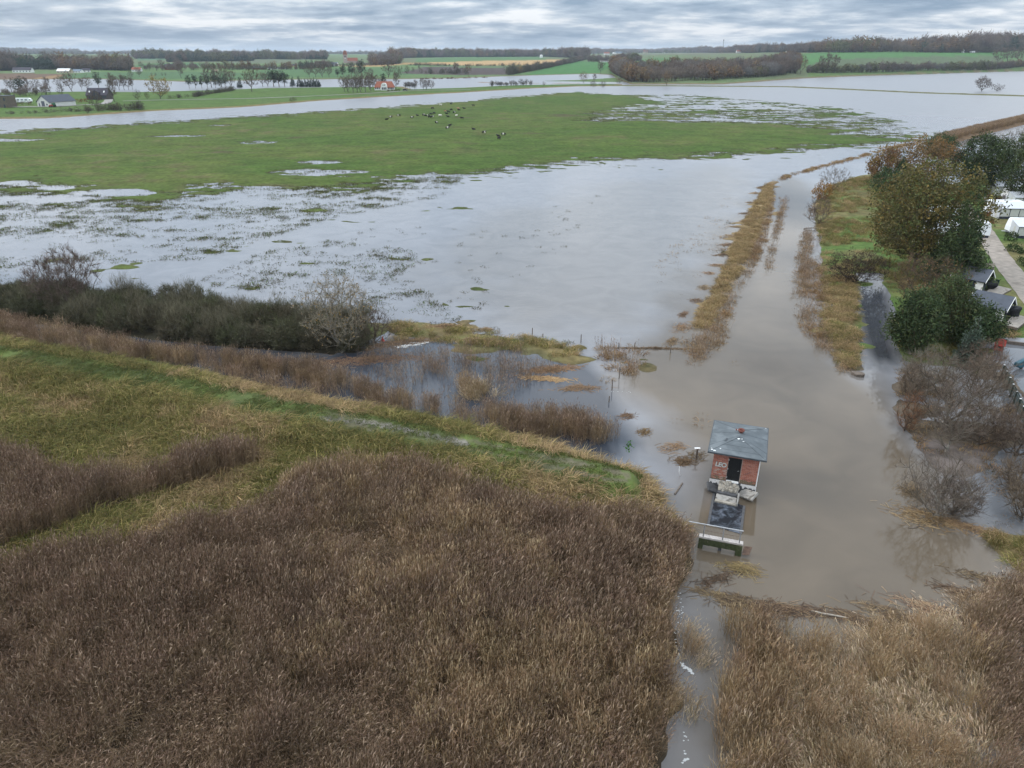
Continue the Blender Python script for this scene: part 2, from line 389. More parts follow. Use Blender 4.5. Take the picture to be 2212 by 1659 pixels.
def ground_col(x, y, h):
    n = len(x); c = np.zeros((n, 3)); c[:] = (.075, .06, .042)
    r = np.hypot(x, y)
    n1 = fbm(x, y, 30, 4, 3); n2 = fbm(x, y, 6, 3, 8); n3 = fbm(x, y, 2.0, 2, 14)
    def put(mask, col, w=1.0):
        m = mask; c[m] = c[m] * (1 - w) + np.asarray(col) * w
    def mixin(f, col):
        f = np.clip(f, 0, 1)[:, None]; c[:] = c * (1 - f) + np.asarray(col) * f
    green = np.array((.049, .083, .015)); green2 = np.array((.070, .092, .021)); brn = np.array((.10, .085, .04))
    for poly in (MEADOW, SHAL_L, SHAL_R, SHAL_C):
        s = sdf(x, y, poly); m = s > -55
        cc = green + (green2 - green) * np.clip((n1 - .35) * 2.6, 0, 1)[:, None]
        cc = cc + (brn - cc) * (np.clip((n2 - .56) * 3.2, 0, .65) * np.clip((n1 - .3) * 3, .3, 1))[:, None]
        c[m] = cc[m]
    wet = np.clip((.10 - h) / .10, 0, 1) * (r > 80)
    mixin(wet * .75, (.065, .062, .032))
    for cx_, cy_, rx_, ry_ in [(1212, 250, 40, 5), (480, 330, 26, 3), (1000, 255, 22, 2), (1160, 290, 20, 2), (640, 300, 26, 2)]:
        p = g(cx_, cy_); rw = rx_ / FPX * p[1]; yw = abs(g(cx_, cy_ - ry_)[1] - g(cx_, cy_ + ry_)[1]) / 2
        q = ((x - p[0]) / rw) ** 2 + ((y - p[1]) / yw) ** 2
        mixin((1.1 - q + (n2 - .5) * 2) * .6, (.07, .055, .032))
    # north bank pasture with straw edge along the river
    s = sdf(x, y, BANK_N); m = s > -20
    cc = np.array((.056, .112, .022)) + 0 * c; cc = cc + (np.array((.075, .108, .03)) - cc) * n1[:, None]
    edge = np.clip(1 - s / 9, 0, 1) ** .6
    cc = cc * (1 - edge[:, None]) + np.array((.17, .12, .06)) * edge[:, None]
    c[m] = cc[m]
    put(sdf(x, y, SPIT_N) > -10, (.085, .13, .045))
    put(ldist(x, y, THIN) < 10, (.11, .11, .04)); put(ldist(x, y, ISLE) < 15, (.2, .125, .06))
    # far country
    a = np.arctan2(x, np.maximum(y, 1e-3)); far = (r - np.interp(a, FAR_A, FAR_D)) > -15
    fc = np.array((.10, .12, .06)) + (np.array((.085, .145, .05)) - np.array((.10, .12, .06))) * np.clip((fbm(x, y, 260, 2, 77) - .3) * 3, 0, 1)[:, None]
    c[far] = fc[far]
    for poly, col in FIELD_W:
        put(sdf(x, y, poly, 1.0) > 0, np.array(col) * .82)
    sh = far & ((r - np.interp(a, FAR_A, FAR_D)) < 14); put(sh, (.15, .11, .06), .8)
    # near ground
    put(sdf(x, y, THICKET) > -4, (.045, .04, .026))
    m = sdf(x, y, MARSH, 5) > -3
    soil = np.array((.075, .056, .034)) * (.7 + .6 * n3[:, None]); c[m] = soil[m]
    m = sdf(x, y, REED_R, 5) > -3; c[m] = soil[m]
    for poly in (GSTRIP, GCLUMP, SPIT, BANK_SE):
        m = sdf(x, y, poly, 5) > -3
        cc = np.array((.15, .115, .055)) + (np.array((.095, .11, .04)) - np.array((.15, .115, .055))) * np.clip((n2 - .35) * 3, 0, 1)[:, None]
        c[m] = cc[m]
    m = sdf(x, y, EMB, 5) > -3; c[m] = (.19, .14, .075)
    m = ldist(x, y, EMB_LINE) < 5; c[m] = (.14, .10, .055)
    m = ldist(x, y, DIKE_E) < 7; c[m] = (.13, .085, .05)
    m = sdf(x, y, SHRUBP, 8) > -6; c[m] = (np.array((.12, .095, .07)) * (.75 + .5 * n3[:, None]))[m]
    m = sdf(x, y, MUD_E, 4) > -2; c[m] = (.12, .10, .09)
    m = sdf(x, y, CAMP, 10) > -4
    cc = np.array((.07, .115, .03)) + (np.array((.13, .115, .05)) - np.array((.07, .115, .03))) * np.clip((n2 - .42) * 3.5, 0, 1)[:, None]
    c[m] = cc[m]
    # dike: rough straw sides, short green crest with a worn wheel track
    dd = ldist(x, y, DIKE) + (n2 - .5) * 1.6
    m = dd < 6.5
    cc = np.array((.16, .125, .055)) + (np.array((.085, .10, .03)) - np.array((.16, .125, .055))) * np.clip((n2 - .35) * 3, 0, 1)[:, None]
    c[m] = cc[m]
    put(dd < 1.5, (.07, .088, .032)); mixin(np.where(dd < 1.5, (n3 - .45) * 2.4, 0), (.085, .115, .03))
    tr = np.abs(ldist(x, y, TRACK) - .55) + (n3 - .5) * .5
    mixin(np.where((tr < .3) & (x > -18), .35 + (n2 - .4) * 1.5, 0), (.12, .10, .075))
    mixin(np.where((ldist(x, y, PUDDLE) < .35 + (n3 - .5) * .5), .9, 0), (.16, .145, .13))
    sd = np.clip((.1 - h) / .12, 0, 1); mixin(np.where((r < 80) & (sd > 0), sd * .6, 0), (.045, .038, .03))
    return c * (.86 + .28 * n3[:, None])

OY = -40.0
NR, NC = 690, 590
def rows(knots):                       # row distances: log-spaced between knots, finest where land meets water
    out = []
    for (r0, r1, k) in knots: out.append(np.exp(np.linspace(math.log(r0), math.log(r1), k, endpoint=False)))
    return np.append(np.concatenate(out), knots[-1][1])
rr = rows([(14, 60, 40), (60, 130, 150), (130, 460, 280), (460, 1300, 140), (1300, 14000, 79)])
aa = np.linspace(-R(45), R(45), NC)
RR, AA = np.meshgrid(rr, aa, indexing='ij')
GX = RR * np.sin(AA); GY = RR * np.cos(AA) + OY
GZ = H(GX, GY)
gc = ground_col(GX.ravel(), GY.ravel(), GZ.ravel())
I = np.arange(NR * NC).reshape(NR, NC)
gf = np.stack([I[:-1, :-1], I[:-1, 1:], I[1:, 1:], I[1:, :-1]], -1).reshape(-1, 4)[:, ::-1]

m, n, l, b = newmat('ground_mat')
at = N(n, 'ShaderNodeAttribute'); at.attribute_name = 'Col'
ge = N(n, 'ShaderNodeNewGeometry')
na = N(n, 'ShaderNodeTexNoise'); na.inputs['Scale'].default_value = .9; na.inputs['Detail'].default_value = 8; na.inputs['Roughness'].default_value = .7
l.new(ge.outputs['Position'], na.inputs['Vector'])
nb = N(n, 'ShaderNodeTexNoise'); nb.inputs['Scale'].default_value = .12; nb.inputs['Detail'].default_value = 6
l.new(ge.outputs['Position'], nb.inputs['Vector'])
v = mixc(n, l, 1.0, ramp(n, l, na.outputs[0], [(.28, .55), (.72, 1.5)]), ramp(n, l, nb.outputs[0], [(.3, .82), (.7, 1.2)]), 'MULTIPLY')
l.new(mixc(n, l, 1.0, at.outputs['Color'], v, 'MULTIPLY'), b.inputs['Base Color'])
b.inputs['Roughness'].default_value = .95; b.inputs['Specular IOR Level'].default_value = .1
bp = N(n, 'ShaderNodeBump'); bp.inputs['Strength'].default_value = .6; bp.inputs['Distance'].default_value = .12
l.new(na.outputs[0], bp.inputs['Height']); l.new(bp.outputs[0], b.inputs['Normal'])
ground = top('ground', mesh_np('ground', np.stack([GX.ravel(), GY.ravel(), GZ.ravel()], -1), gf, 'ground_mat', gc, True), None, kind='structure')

# ------------------------------------------------------------------ flood water
wr = 10 * (2600 / 10) ** np.linspace(0, 1, 260); wa = np.linspace(-R(62), R(62), 240)
WR, WA = np.meshgrid(wr, wa, indexing='ij'); WX = (WR * np.sin(WA)).ravel(); WY = (WR * np.cos(WA) + OY).ravel()
Iw = np.arange(260 * 240).reshape(260, 240)
wf = np.stack([Iw[:-1, :-1], Iw[:-1, 1:], Iw[1:, 1:], Iw[1:, :-1]], -1).reshape(-1, 4)[:, ::-1]
def water_col(x, y):
    flood = np.array((.192, .193, .203)); mud = np.array((.110, .087, .062)); clear = np.array((.04, .046, .058)); olive = np.array((.10, .088, .04))
    c = np.zeros((len(x), 3)) + flood
    w = fbm(x, y, 9, 3, 61)
    # silt spreads from the breach along the canal and the drowned meadow beside it
    MUDP = gp([(1450, 1080), (1440, 900), (1330, 840), (1400, 720), (1500, 600), (1640, 420), (1700, 380), (1760, 420), (1740, 600), (1790, 740), (1860, 830), (1940, 900), (1960, 1000), (2000, 1150), (2130, 1160), (2180, 1230), (2100, 1420), (1600, 1420), (1400, 1700), (1620, 1700), (1500, 1300), (1430, 1250)])
    SILT = gp([(1450, 760), (1100, 690), (900, 600), (1000, 480), (1300, 400), (1560, 360), (1660, 400)])
    f = np.clip(sdf(x, y, SILT, 40) / 14 + (w - .5) * 1.2 + .3, 0, .75)[:, None]; c = c * (1 - f) + np.array((.165, .153, .140)) * f
    f = np.clip(sdf(x, y, MUDP, 40) / 4.5 + (w - .5) * 1.6 + .6, 0, 1)[:, None]; c = c * (1 - f) + mud * f
    CLEAR = gp([(-500, 640), (0, 700), (700, 770), (900, 725), (1100, 745), (1260, 770), (1330, 850), (1370, 960), (1330, 1000), (1000, 940), (500, 860), (0, 770), (-500, 700)])
    f = np.clip(sdf(x, y, CLEAR, 30) / 1.8 + (w - .5) * 1.0 + .5, 0, 1)[:, None]; c = c * (1 - f) + clear * f
    POND = gp([(1842, 600), (1905, 585), (1930, 700), (1940, 790), (1890, 790), (1858, 720)])
    f = np.clip(sdf(x, y, POND, 10) / 1.5 + .4, 0, .9)[:, None]; c = c * (1 - f) + clear * .6 * f
    RP = gp([(2140, 745), (2300, 745), (2300, 1140), (2130, 1140), (2080, 1050), (2150, 960)])
    f = np.clip(sdf(x, y, RP, 10) / 1.5 + .4, 0, .8)[:, None]; c = c * (1 - f) + np.array((.09, .096, .105)) * f
    return c
m, n, l, b = newmat('water_mat')
at = N(n, 'ShaderNodeAttribute'); at.attribute_name = 'Col'
ge = N(n, 'ShaderNodeNewGeometry')
nw = N(n, 'ShaderNodeTexNoise'); nw.inputs['Scale'].default_value = .22; nw.inputs['Detail'].default_value = 4; nw.inputs['Distortion'].default_value = .8
l.new(ge.outputs['Position'], nw.inputs['Vector'])
l.new(mixc(n, l, 1.0, at.outputs['Color'], ramp(n, l, nw.outputs[0], [(.3, .88), (.7, 1.1)]), 'MULTIPLY'), b.inputs['Base Color'])
ar = N(n, 'ShaderNodeAttribute'); ar.attribute_name = 'chop'; l.new(ar.outputs['Fac'], b.inputs['Roughness']); b.inputs['IOR'].default_value = 1.333; b.inputs['Specular IOR Level'].default_value = .5
mp = N(n, 'ShaderNodeMapping'); mp.inputs['Scale'].default_value = (.55, 1.5, 1); mp.inputs['Rotation'].default_value = (0, 0, .12)
l.new(ge.outputs['Position'], mp.inputs[0])
wv = N(n, 'ShaderNodeTexNoise'); wv.inputs['Scale'].default_value = 1.6; wv.inputs['Detail'].default_value = 3
l.new(mp.outputs[0], wv.inputs['Vector'])
# the open meadow is ruffled by wind, the canal and ponds lie still
at2 = N(n, 'ShaderNodeAttribute'); at2.attribute_name = 'wind'
bp = N(n, 'ShaderNodeBump'); bp.inputs['Distance'].default_value = .05
l.new(mth(n, l, 'MULTIPLY', at2.outputs['Fac'], .6), bp.inputs['Strength'])
l.new(wv.outputs[0], bp.inputs['Height']); l.new(bp.outputs[0], b.inputs['Normal'])
wm = mesh_np('flood_water', np.stack([WX, WY, 0 * WX], -1), wf, 'water_mat', water_col(WX, WY))
OPENW = gp([(-500, 600), (0, 590), (850, 690), (1250, 750), (1450, 740), (1480, 690), (1600, 470), (1650, 395), (1980, 300), (2600, 280), (2600, 120), (-500, 120)])
wind = wm.attributes.new('wind', 'FLOAT', 'POINT'); wind.data.foreach_set('value', (np.clip(sdf(WX, WY, OPENW, 20) / 6 + .45, .06, 1) * np.clip(150 / np.hypot(WX, WY), .08, 1)).astype(np.float32))
chop = wm.attributes.new('chop', 'FLOAT', 'POINT'); op_ = np.clip(sdf(WX, WY, OPENW, 20) / 6 + .45, 0, 1)
chop.data.foreach_set('value', (.05 + op_ * np.clip((np.hypot(WX, WY) - 60) / 400, 0, 1) * .24).astype(np.float32))     # small waves blur the reflections of far water
top('flood_water', wm, None, kind='structure')
# ------------------------------------------------------------------ plants: building blocks
veg('reed_mat', trans=.15, jit=.62, hue=.016)
veg('grass_mat', trans=.2, jit=.7, hue=.02)
veg('leaf_mat', trans=.25, jit=.3, hue=.02, tint=(.80, .80, .76))
veg('needle_mat', trans=.1, jit=.3, hue=.02, tint=(.82, .80, .76))
veg('twig_mat', trans=.0, jit=.25, hue=.015, tint=(.80, .76, .69))
veg('far_mat', trans=.12, jit=.55, hue=.035, tint=(.76, .80, .80))
plain('bark', (.095, .08, .065), .9, .3, 6, .5)
plain('bark_pale', (.17, .155, .13), .9, .3, 6, .5)
plain('bark_pine', (.15, .095, .065), .9, .3, 6, .5)

def unit(v): return v / (np.linalg.norm(v, axis=-1, keepdims=True) + 1e-9)
def rib(pts, width, col, side=None, rg=None):
    """ribbons: pts (n,k,3), width (n,k), col (n,3)"""
    n_, k, _ = pts.shape
    d = unit(pts[:, -1] - pts[:, 0])
    if side is None: side = unit(np.cross(d, unit(rg.normal(size=(n_, 3)))))
    off = side[:, None, :] * (width[..., None] / 2)
    v = np.stack([pts - off, pts + off], 2).reshape(-1, 3)
    base = (np.arange(n_) * k * 2)[:, None, None]; j = (np.arange(k - 1) * 2)[None, :, None]
    f = (base + j + np.array([0, 1, 3, 2])[None, None, :]).reshape(-1, 4)
    c = np.repeat(np.asarray(col, float), k * 2, axis=0) if np.ndim(col) == 2 else np.repeat(col.reshape(-1, 3), 2, axis=0)
    return v, f, c
def join(parts):
    V, F, C = [], [], []; o = 0
    for v, f, c in parts:
        V.append(v); F.append(f + o); C.append(c); o += len(v)
    return np.concatenate(V), np.concatenate(F), np.concatenate(C)
def pal(rg, n_, cols, jit=.2):
    cols = np.array(cols); i = rg.integers(0, len(cols), n_)
    return cols[i] * (1 + jit * (rg.random((n_, 1)) * 2 - 1))
def proto(name, vfc, mat, smooth=False):
    o = bpy.data.objects.new(name, mesh_np(name, vfc[0], vfc[1], mat, vfc[2], smooth)); return o

def reed_clump(seed, n_=44, rad=.55, h=(1.9, 2.6), lean=.16, stem=((.19, .135, .075), (.15, .10, .055)), plume=((.15, .10, .07), (.21, .15, .10)), wind=(.5, -.25), leafn=2, lodged=0.0, splay=.1):
    rg = np.random.default_rng(seed)
    a = rg.random(n_) * 6.283; q = rad * np.sqrt(rg.random(n_))
    b0 = np.stack([q * np.cos(a), q * np.sin(a), np.zeros(n_) - .15], -1)
    hh = rg.uniform(*h, n_)
    ln = np.array([wind[0], wind[1], 0]) * (lean + lodged)
    dirn = unit(ln + np.array([0, 0, 1.0 - lodged * .75]) + rg.normal(size=(n_, 3)) * splay)
    tip = b0 + dirn * hh[:, None]
    mid = (b0 + tip) / 2 - ln * .12 * hh[:, None] + np.array([0, 0, .06])
    sc = pal(rg, n_, stem)
    ps = [rib(np.stack([b0, mid, tip], 1), np.stack([np.full(n_, .013), np.full(n_, .012), np.full(n_, .009)], 1), sc, rg=rg)]
    pd = unit(dirn + np.array([wind[0], wind[1], .1]) * .5 + rg.normal(size=(n_, 3)) * .25)
    pe = tip + pd * rg.uniform(.14, .3, n_)[:, None]
    pm = (tip + pe) / 2 + np.array([0, 0, .02])
    ps.append(rib(np.stack([tip - dirn * .05, pm, pe], 1), np.stack([np.full(n_, .012), rg.uniform(.028, .05, n_), np.full(n_, .008)], 1), pal(rg, n_, plume), rg=rg))
    for k in range(leafn):
        t = rg.uniform(.35, .92, n_)[:, None]
        s0 = b0 + (tip - b0) * t
        ld = unit(rg.normal(size=(n_, 3)) * np.array([.7, .7, .25]) + np.array([wind[0], wind[1], .9]))
        L = rg.uniform(.3, .55, n_)[:, None]
        s1 = s0 + ld * L * .55; s2 = s0 + ld * L + np.array([0, 0, -.07])
        ps.append(rib(np.stack([s0, s1, s2], 1), np.stack([np.full(n_, .010), np.full(n_, .017), np.full(n_, .005)], 1), pal(rg, n_, stem), rg=rg))
    return join(ps)
def tussock(seed, n_=60, rad=.42, L=(.45, 1.1), cols=((.22, .16, .075),), w=.022, droop=.5, wind=(.3, -.1), up=.9):
    rg = np.random.default_rng(seed)
    a = rg.random(n_) * 6.283; q = rad * np.sqrt(rg.random(n_))
    b0 = np.stack([q * np.cos(a), q * np.sin(a), np.zeros(n_) - .06], -1)
    d = unit(np.stack([np.cos(a), np.sin(a), 0 * a], -1) * rg.uniform(.1, .9, n_)[:, None] + np.array([wind[0], wind[1], up]) + rg.normal(size=(n_, 3)) * .2)
    LL = rg.uniform(*L, n_)[:, None]
    m1 = b0 + d * LL * .55
    hd = unit(d * np.array([1, 1, 0]) + 1e-3); e = m1 + hd * LL * .4 + np.array([0, 0, -1]) * LL * droop * rg.uniform(.1, .8, n_)[:, None] + np.array([0, 0, .12]) * LL
    e[:, 2] = np.maximum(e[:, 2], .02)
    return rib(np.stack([b0, m1, e], 1), np.stack([np.full(n_, w), np.full(n_, w * .9), np.full(n_, w * .25)], 1), pal(rg, n_, cols, .25), rg=rg)

GN = {}
def scatter(name, label, pts, rot, scl, idx, protos, cat=None, parent=None):
    """uncountable cover: one object that sets plants on points"""
    key = tuple(o.name for o in protos)
    if key not in GN:
        ng = bpy.data.node_groups.new('cover_' + protos[0].name, 'GeometryNodeTree')
        ng.interface.new_socket('Geometry', in_out='INPUT', socket_type='NodeSocketGeometry')
        ng.interface.new_socket('Geometry', in_out='OUTPUT', socket_type='NodeSocketGeometry')
        nd, lk = ng.nodes, ng.links
        gi = nd.new('NodeGroupInput'); go = nd.new('NodeGroupOutput')
        g2i = nd.new('GeometryNodeGeometryToInstance')
        for o in reversed(protos):
            oi = nd.new('GeometryNodeObjectInfo'); oi.inputs['Object'].default_value = o
            oi.transform_space = 'ORIGINAL'
            lk.new(oi.outputs['Geometry'], g2i.inputs[0])
        def attr(nm, ty):
            a = nd.new('GeometryNodeInputNamedAttribute'); a.data_type = ty; a.inputs[0].default_value = nm
            return a.outputs[0]
        ip = nd.new('GeometryNodeInstanceOnPoints')
        ip.inputs['Pick Instance'].default_value = True
        er = nd.new('FunctionNodeEulerToRotation')
        lk.new(attr('rot', 'FLOAT_VECTOR'), er.inputs[0])
        lk.new(gi.outputs[0], ip.inputs['Points']); lk.new(g2i.outputs[0], ip.inputs['Instance'])
        lk.new(attr('idx', 'INT'), ip.inputs['Instance Index'])
        lk.new(er.outputs[0], ip.inputs['Rotation']); lk.new(attr('scl', 'FLOAT_VECTOR'), ip.inputs['Scale'])
        lk.new(ip.outputs[0], go.inputs[0])
        GN[key] = ng
    n_ = len(pts); me = bpy.data.meshes.new(name)
    me.vertices.add(n_); me.vertices.foreach_set('co', np.asarray(pts, np.float32).ravel())
    for nm, ty, dat, k in (('rot', 'FLOAT_VECTOR', rot, 'vector'), ('scl', 'FLOAT_VECTOR', scl, 'vector'), ('idx', 'INT', idx, 'value')):
        a = me.attributes.new(nm, ty, 'POINT')
        a.data.foreach_set(k, np.asarray(dat, np.int32 if ty == 'INT' else np.float32).ravel())
    me.update()
    o = top(name, me, label, kind='stuff') if parent is None else part(name, me, parent, label, 'stuff')
    if cat: o['category'] = cat
    md = o.modifiers.new('cover', 'NODES'); md.node_group = GN[key]
    return o
def fill(poly, dens, rg, jitter=True):
    lo = poly.min(0); hi = poly.max(0); n_ = int((hi - lo).prod() * dens)
    p = lo + rg.random((n_, 2)) * (hi - lo)
    return p[sdf(p[:, 0], p[:, 1], poly, 1.0) > 0]
def ez(pts):      # picture outline; third value = height of the thing seen there
    return np.array([g(*p)[:2] for p in pts])

# ------------------------------------------------------------------ trees
def tube_segments(p0, p1, r0, r1, sides):
    n_ = len(p0); d = unit(p1 - p0); ref = np.where(np.abs(d[:, 2:3]) > .9, np.array([[1., 0, 0]]), np.array([[0, 0, 1.]]))
    u = unit(np.cross(d, ref)); w = np.cross(d, u)
    a = np.arange(sides) * 2 * np.pi / sides
    ring = u[:, None, :] * np.cos(a)[None, :, None] + w[:, None, :] * np.sin(a)[None, :, None]
    v = np.concatenate([p0[:, None] + ring * r0[:, None, None], p1[:, None] + ring * r1[:, None, None]], 1).reshape(-1, 3)
    k = np.arange(sides); q = np.stack([k, (k + 1) % sides, (k + 1) % sides + sides, k + sides], -1)
    f = (np.arange(n_)[:, None, None] * 2 * sides + q[None]).reshape(-1, 4)
    return v, f
def skeleton(rg, pts, root=(0, 0, 0), trunk=((0, 0, 1.),), r_tip=.012, expo=2.4, bias=.55, sag=0.0):
    """grow a branching skeleton through crown points; returns parent indices, positions, radii"""
    P0 = [np.array(root, float)] + [np.array(t, float) for t in trunk]
    par = [-1] + list(range(len(trunk)))
    plen = [0.0]
    for i in range(1, len(P0)): plen.append(plen[-1] + np.linalg.norm(P0[i] - P0[i - 1]))
    d = np.linalg.norm(pts - P0[-1], axis=1); order = np.argsort(d)
    A = np.zeros((len(P0) + len(pts), 3)); A[:len(P0)] = P0
    L = np.zeros(len(A)); L[:len(P0)] = plen; k = len(P0)
    for o in order:
        p = pts[o]; st = 1
        dv = p - A[st:k]; dist = np.linalg.norm(dv, axis=1)
        cost = dist + bias * L[st:k] + np.where(dv[:, 2] < -.15 * dist, dist * .5, 0)
        j = st + int(np.argmin(cost))
        A[k] = p; L[k] = L[j] + dist[j - st]; par.append(j); k += 1
    par = np.array(par); rad = np.full(k, 0.0); ch = np.zeros(k)
    for i in range(k - 1, 0, -1):
        if ch[i] == 0: ch[i] = r_tip ** expo
        ch[par[i]] += ch[i]
    rad = np.maximum(ch, 1e-12) ** (1 / expo)
    leaf = np.ones(k, bool); leaf[par[1:]] = False
    return A, par, rad, leaf
def crown_pts(rg, n_, h, base, w, shape='round', hollow=.5, sq=1.0):
    out = []
    while len(out) < n_:
        q = rg.uniform(-1, 1, (n_ * 3, 3))
        rr_ = np.linalg.norm(q, axis=1)
        if shape == 'round': ok = (rr_ < 1) & (rg.random(len(q)) < hollow + (1 - hollow) * rr_ ** 2)
        elif shape == 'fan': ok = (np.hypot(q[:, 0], q[:, 1]) < .25 + .75 * np.sqrt(np.clip((q[:, 2] + 1) / 1.2, 0, 1)) * np.sqrt(np.clip(1 - np.maximum(q[:, 2], 0) ** 2, 0, 1)))
        elif shape == 'cone':
            rad_ = np.hypot(q[:, 0], q[:, 1]); lim = (1 - q[:, 2]) / 2 * .95 + .05; ok = (rad_ < lim) & (rad_ > lim * .45)
        elif shape == 'column': ok = (np.hypot(q[:, 0], q[:, 1]) < np.sqrt(np.clip(1 - np.abs(q[:, 2]) ** 3, 0, 1)))
        q = q[ok]
        out = list(out) + list(q)
    q = np.array(out[:n_])
    q[:, 0] *= w / 2; q[:, 1] *= w / 2 * sq; q[:, 2] = base + (q[:, 2] + 1) / 2 * (h - base)
    # lumps: big limbs carry their own masses
    a = np.arctan2(q[:, 1], q[:, 0]); k1 = 1 + .16 * np.sin(a * 3 + rg.random() * 6) + .10 * np.sin(a * 5 + q[:, 2] * 1.1 + rg.random() * 6)
    q[:, :2] *= k1[:, None]; q[:, 2] = base + (q[:, 2] - base) * (1 + .08 * np.sin(a * 2 + rg.random() * 6))
    return q
def leaf_cards(rg, pos, n_per, size, spread, cols, flat=.0, aspect=.7, jit=.25):
    n_ = len(pos) * n_per; p = np.repeat(pos, n_per, 0) + rg.normal(size=(n_, 3)) * spread
    nrm = unit(rg.normal(size=(n_, 3)) + np.array([0, 0, flat])); u = unit(np.cross(nrm, unit(rg.normal(size=(n_, 3))))); w = np.cross(nrm, u)
    s = size * rg.uniform(.55, 1.3, (n_, 1)); u = u * s / 2; w = w * s * aspect / 2
    v = np.stack([p - u, p + w * .8, p + u, p - w], 1).reshape(-1, 3)
    f = np.arange(n_ * 4).reshape(-1, 4)
    cl = np.repeat(pal(rg, len(pos), cols, .22), n_per, 0) * (1 + jit * (rg.random((n_, 1)) * 2 - 1))
    return v, f, np.repeat(cl, 4, 0)
def twigs(rg, pos, dirs, n_per, L, w, cols, k=3, up=.35):
    n_ = len(pos) * n_per; p = np.repeat(pos, n_per, 0) + rg.normal(size=(n_, 3)) * .05; d = np.repeat(dirs, n_per, 0)
    d = unit(d * .8 + rg.normal(size=(n_, 3)) * .55 + np.array([0, 0, up]))
    LL = L * rg.uniform(.5, 1.2, (n_, 1)); m = p + d * LL * .5 + rg.normal(size=(n_, 3)) * L * .08
    e = m + unit(d + rg.normal(size=(n_, 3)) * .35 + np.array([0, 0, up * .5])) * LL * .5
    return rib(np.stack([p, m, e], 1), np.stack([np.full(n_, w), np.full(n_, w * .75), np.full(n_, w * .3)], 1), pal(rg, n_, cols), rg=rg)
def make_tree(seed, h, w, base=None, n_=260, shape='round', r_tip=.014, leafy=None, twig=None, needle=None, bark='bark', trunk_h=None, hollow=.45, bias=.5, split=.045, roots=1, sq=1.0, lean=(0, 0)):
    """returns (trunk mesh, crown mesh).  leafy/needle = (per node, size, spread, colours); twig = (per node, length, width, colours)"""
    rg = np.random.default_rng(seed); base = h * .25 if base is None else base; trunk_h = base * 1.1 if trunk_h is None else trunk_h
    q = crown_pts(rg, n_, h, base, w, shape, hollow, sq)
    q[:, :2] += np.array(lean) * (q[:, 2:3] / h)
    if shape == 'cone' or shape == 'column': tr = [(rg.normal() * .05, rg.normal() * .05, h * t) for t in np.linspace(.08, .97, 12)]
    else: tr = [(rg.normal() * .02 * h, rg.normal() * .02 * h, trunk_h * t) for t in (.4, .75, 1.0)]
    A, par, rad, leaf = skeleton(rg, q, trunk=tr, r_tip=r_tip, bias=bias if shape not in ('cone', 'column') else .25)
    i = np.arange(1, len(A)); p0 = A[par[i]]; p1 = A[i]; r1 = rad[i]; r0 = np.minimum(rad[par[i]], r1 * 1.5 + .004)
    r0[0] = max(r0[0], rad[1] * 1.35)
    big = r1 > split
    tv = []; o = 0
    def tubes(mask, sides):
        nonlocal o
        if not mask.any(): return []
        v, f = tube_segments(p0[mask], p1[mask], r0[mask], r1[mask], sides); return [(v, f)]
    tt_ = [tube_segments(p0[big], p1[big], r0[big], r1[big], 6)] if big.any() else []
    crown = []
    bc = {'bark': (.095, .08, .065), 'bark_pale': (.17, .155, .13), 'bark_pine': (.15, .095, .065)}[bark]
    if (~big).any():
        v, f = tube_segments(p0[~big], p1[~big], r0[~big], r1[~big], 3)
        crown.append((v, f, np.tile(np.array(bc) * 1.05, (len(v), 1))))
    dr = unit(A - A[np.maximum(par, 0)]); dr[0] = (0, 0, 1)
    sel = np.where(rad < split * 1.6)[0]; sel = sel[sel > len(tr)]
    if twig: crown.append(twigs(rg, A[sel], dr[sel], twig[0], twig[1], twig[2], twig[3], up=twig[4] if len(twig) > 4 else .35))
    if leafy: crown.append(leaf_cards(rg, A[sel], leafy[0], leafy[1], leafy[2], leafy[3]))
    if needle: crown.append(leaf_cards(rg, A[sel], needle[0], needle[1], needle[2], needle[3], aspect=.35))
    cv, cf, cc = join(crown)
    tm = None
    if tt_:
        v, f = tt_[0]
        tm = mesh_np('trunk', v, f, bark, None, True)
    return tm, mesh_np('crown', cv, cf, 'needle_mat' if needle else ('leaf_mat' if leafy else 'twig_mat'), cc)
def put_tree(name, label, meshes, loc, rz=0, sc=1.0, group=None, cat='tree'):
    e = top(name, None, label, cat, group, loc=loc, rz=rz)
    e.scale = (sc, sc, sc) if np.isscalar(sc) else tuple(sc)
    if meshes[0]: part('trunk', meshes[0], e)
    part('crown', meshes[1], e)
    return e
# ------------------------------------------------------------------ reeds, rough grass, rushes
BR = dict(stem=((0.228, 0.155, 0.094), (0.184, 0.125, 0.074), (0.267, 0.191, 0.120)), plume=((0.206, 0.139, 0.097), (0.318, 0.234, 0.168), (0.163, 0.108, 0.077)))
OR = dict(stem=((0.292, 0.193, 0.097), (0.240, 0.160, 0.085), (0.334, 0.238, 0.137)), plume=((0.257, 0.175, 0.105), (0.342, 0.253, 0.155)))
PA = dict(stem=((0.503, 0.383, 0.250), (0.396, 0.294, 0.190), (0.432, 0.300, 0.171), (0.336, 0.282, 0.156)), plume=((0.528, 0.407, 0.288), (0.407, 0.312, 0.217)))
RB = [proto('reed_a%d' % i, reed_clump(100 + i, wind=(.3, -.2), lean=.1, **BR), 'reed_mat') for i in range(4)]
RO = [proto('reed_b%d' % i, reed_clump(120 + i, wind=(.15, .1), lean=.08, splay=.13, **OR), 'reed_mat') for i in range(3)]
RP_ = [proto('reed_c%d' % i, reed_clump(140 + i, n_=40, h=(.9, 1.7), wind=w_, lodged=ld, splay=.25, rad=.6, **PA), 'reed_mat') for i, (w_, ld) in enumerate([((.7, .5), .5), ((-.7, .6), .7), ((.2, .9), .35)])]
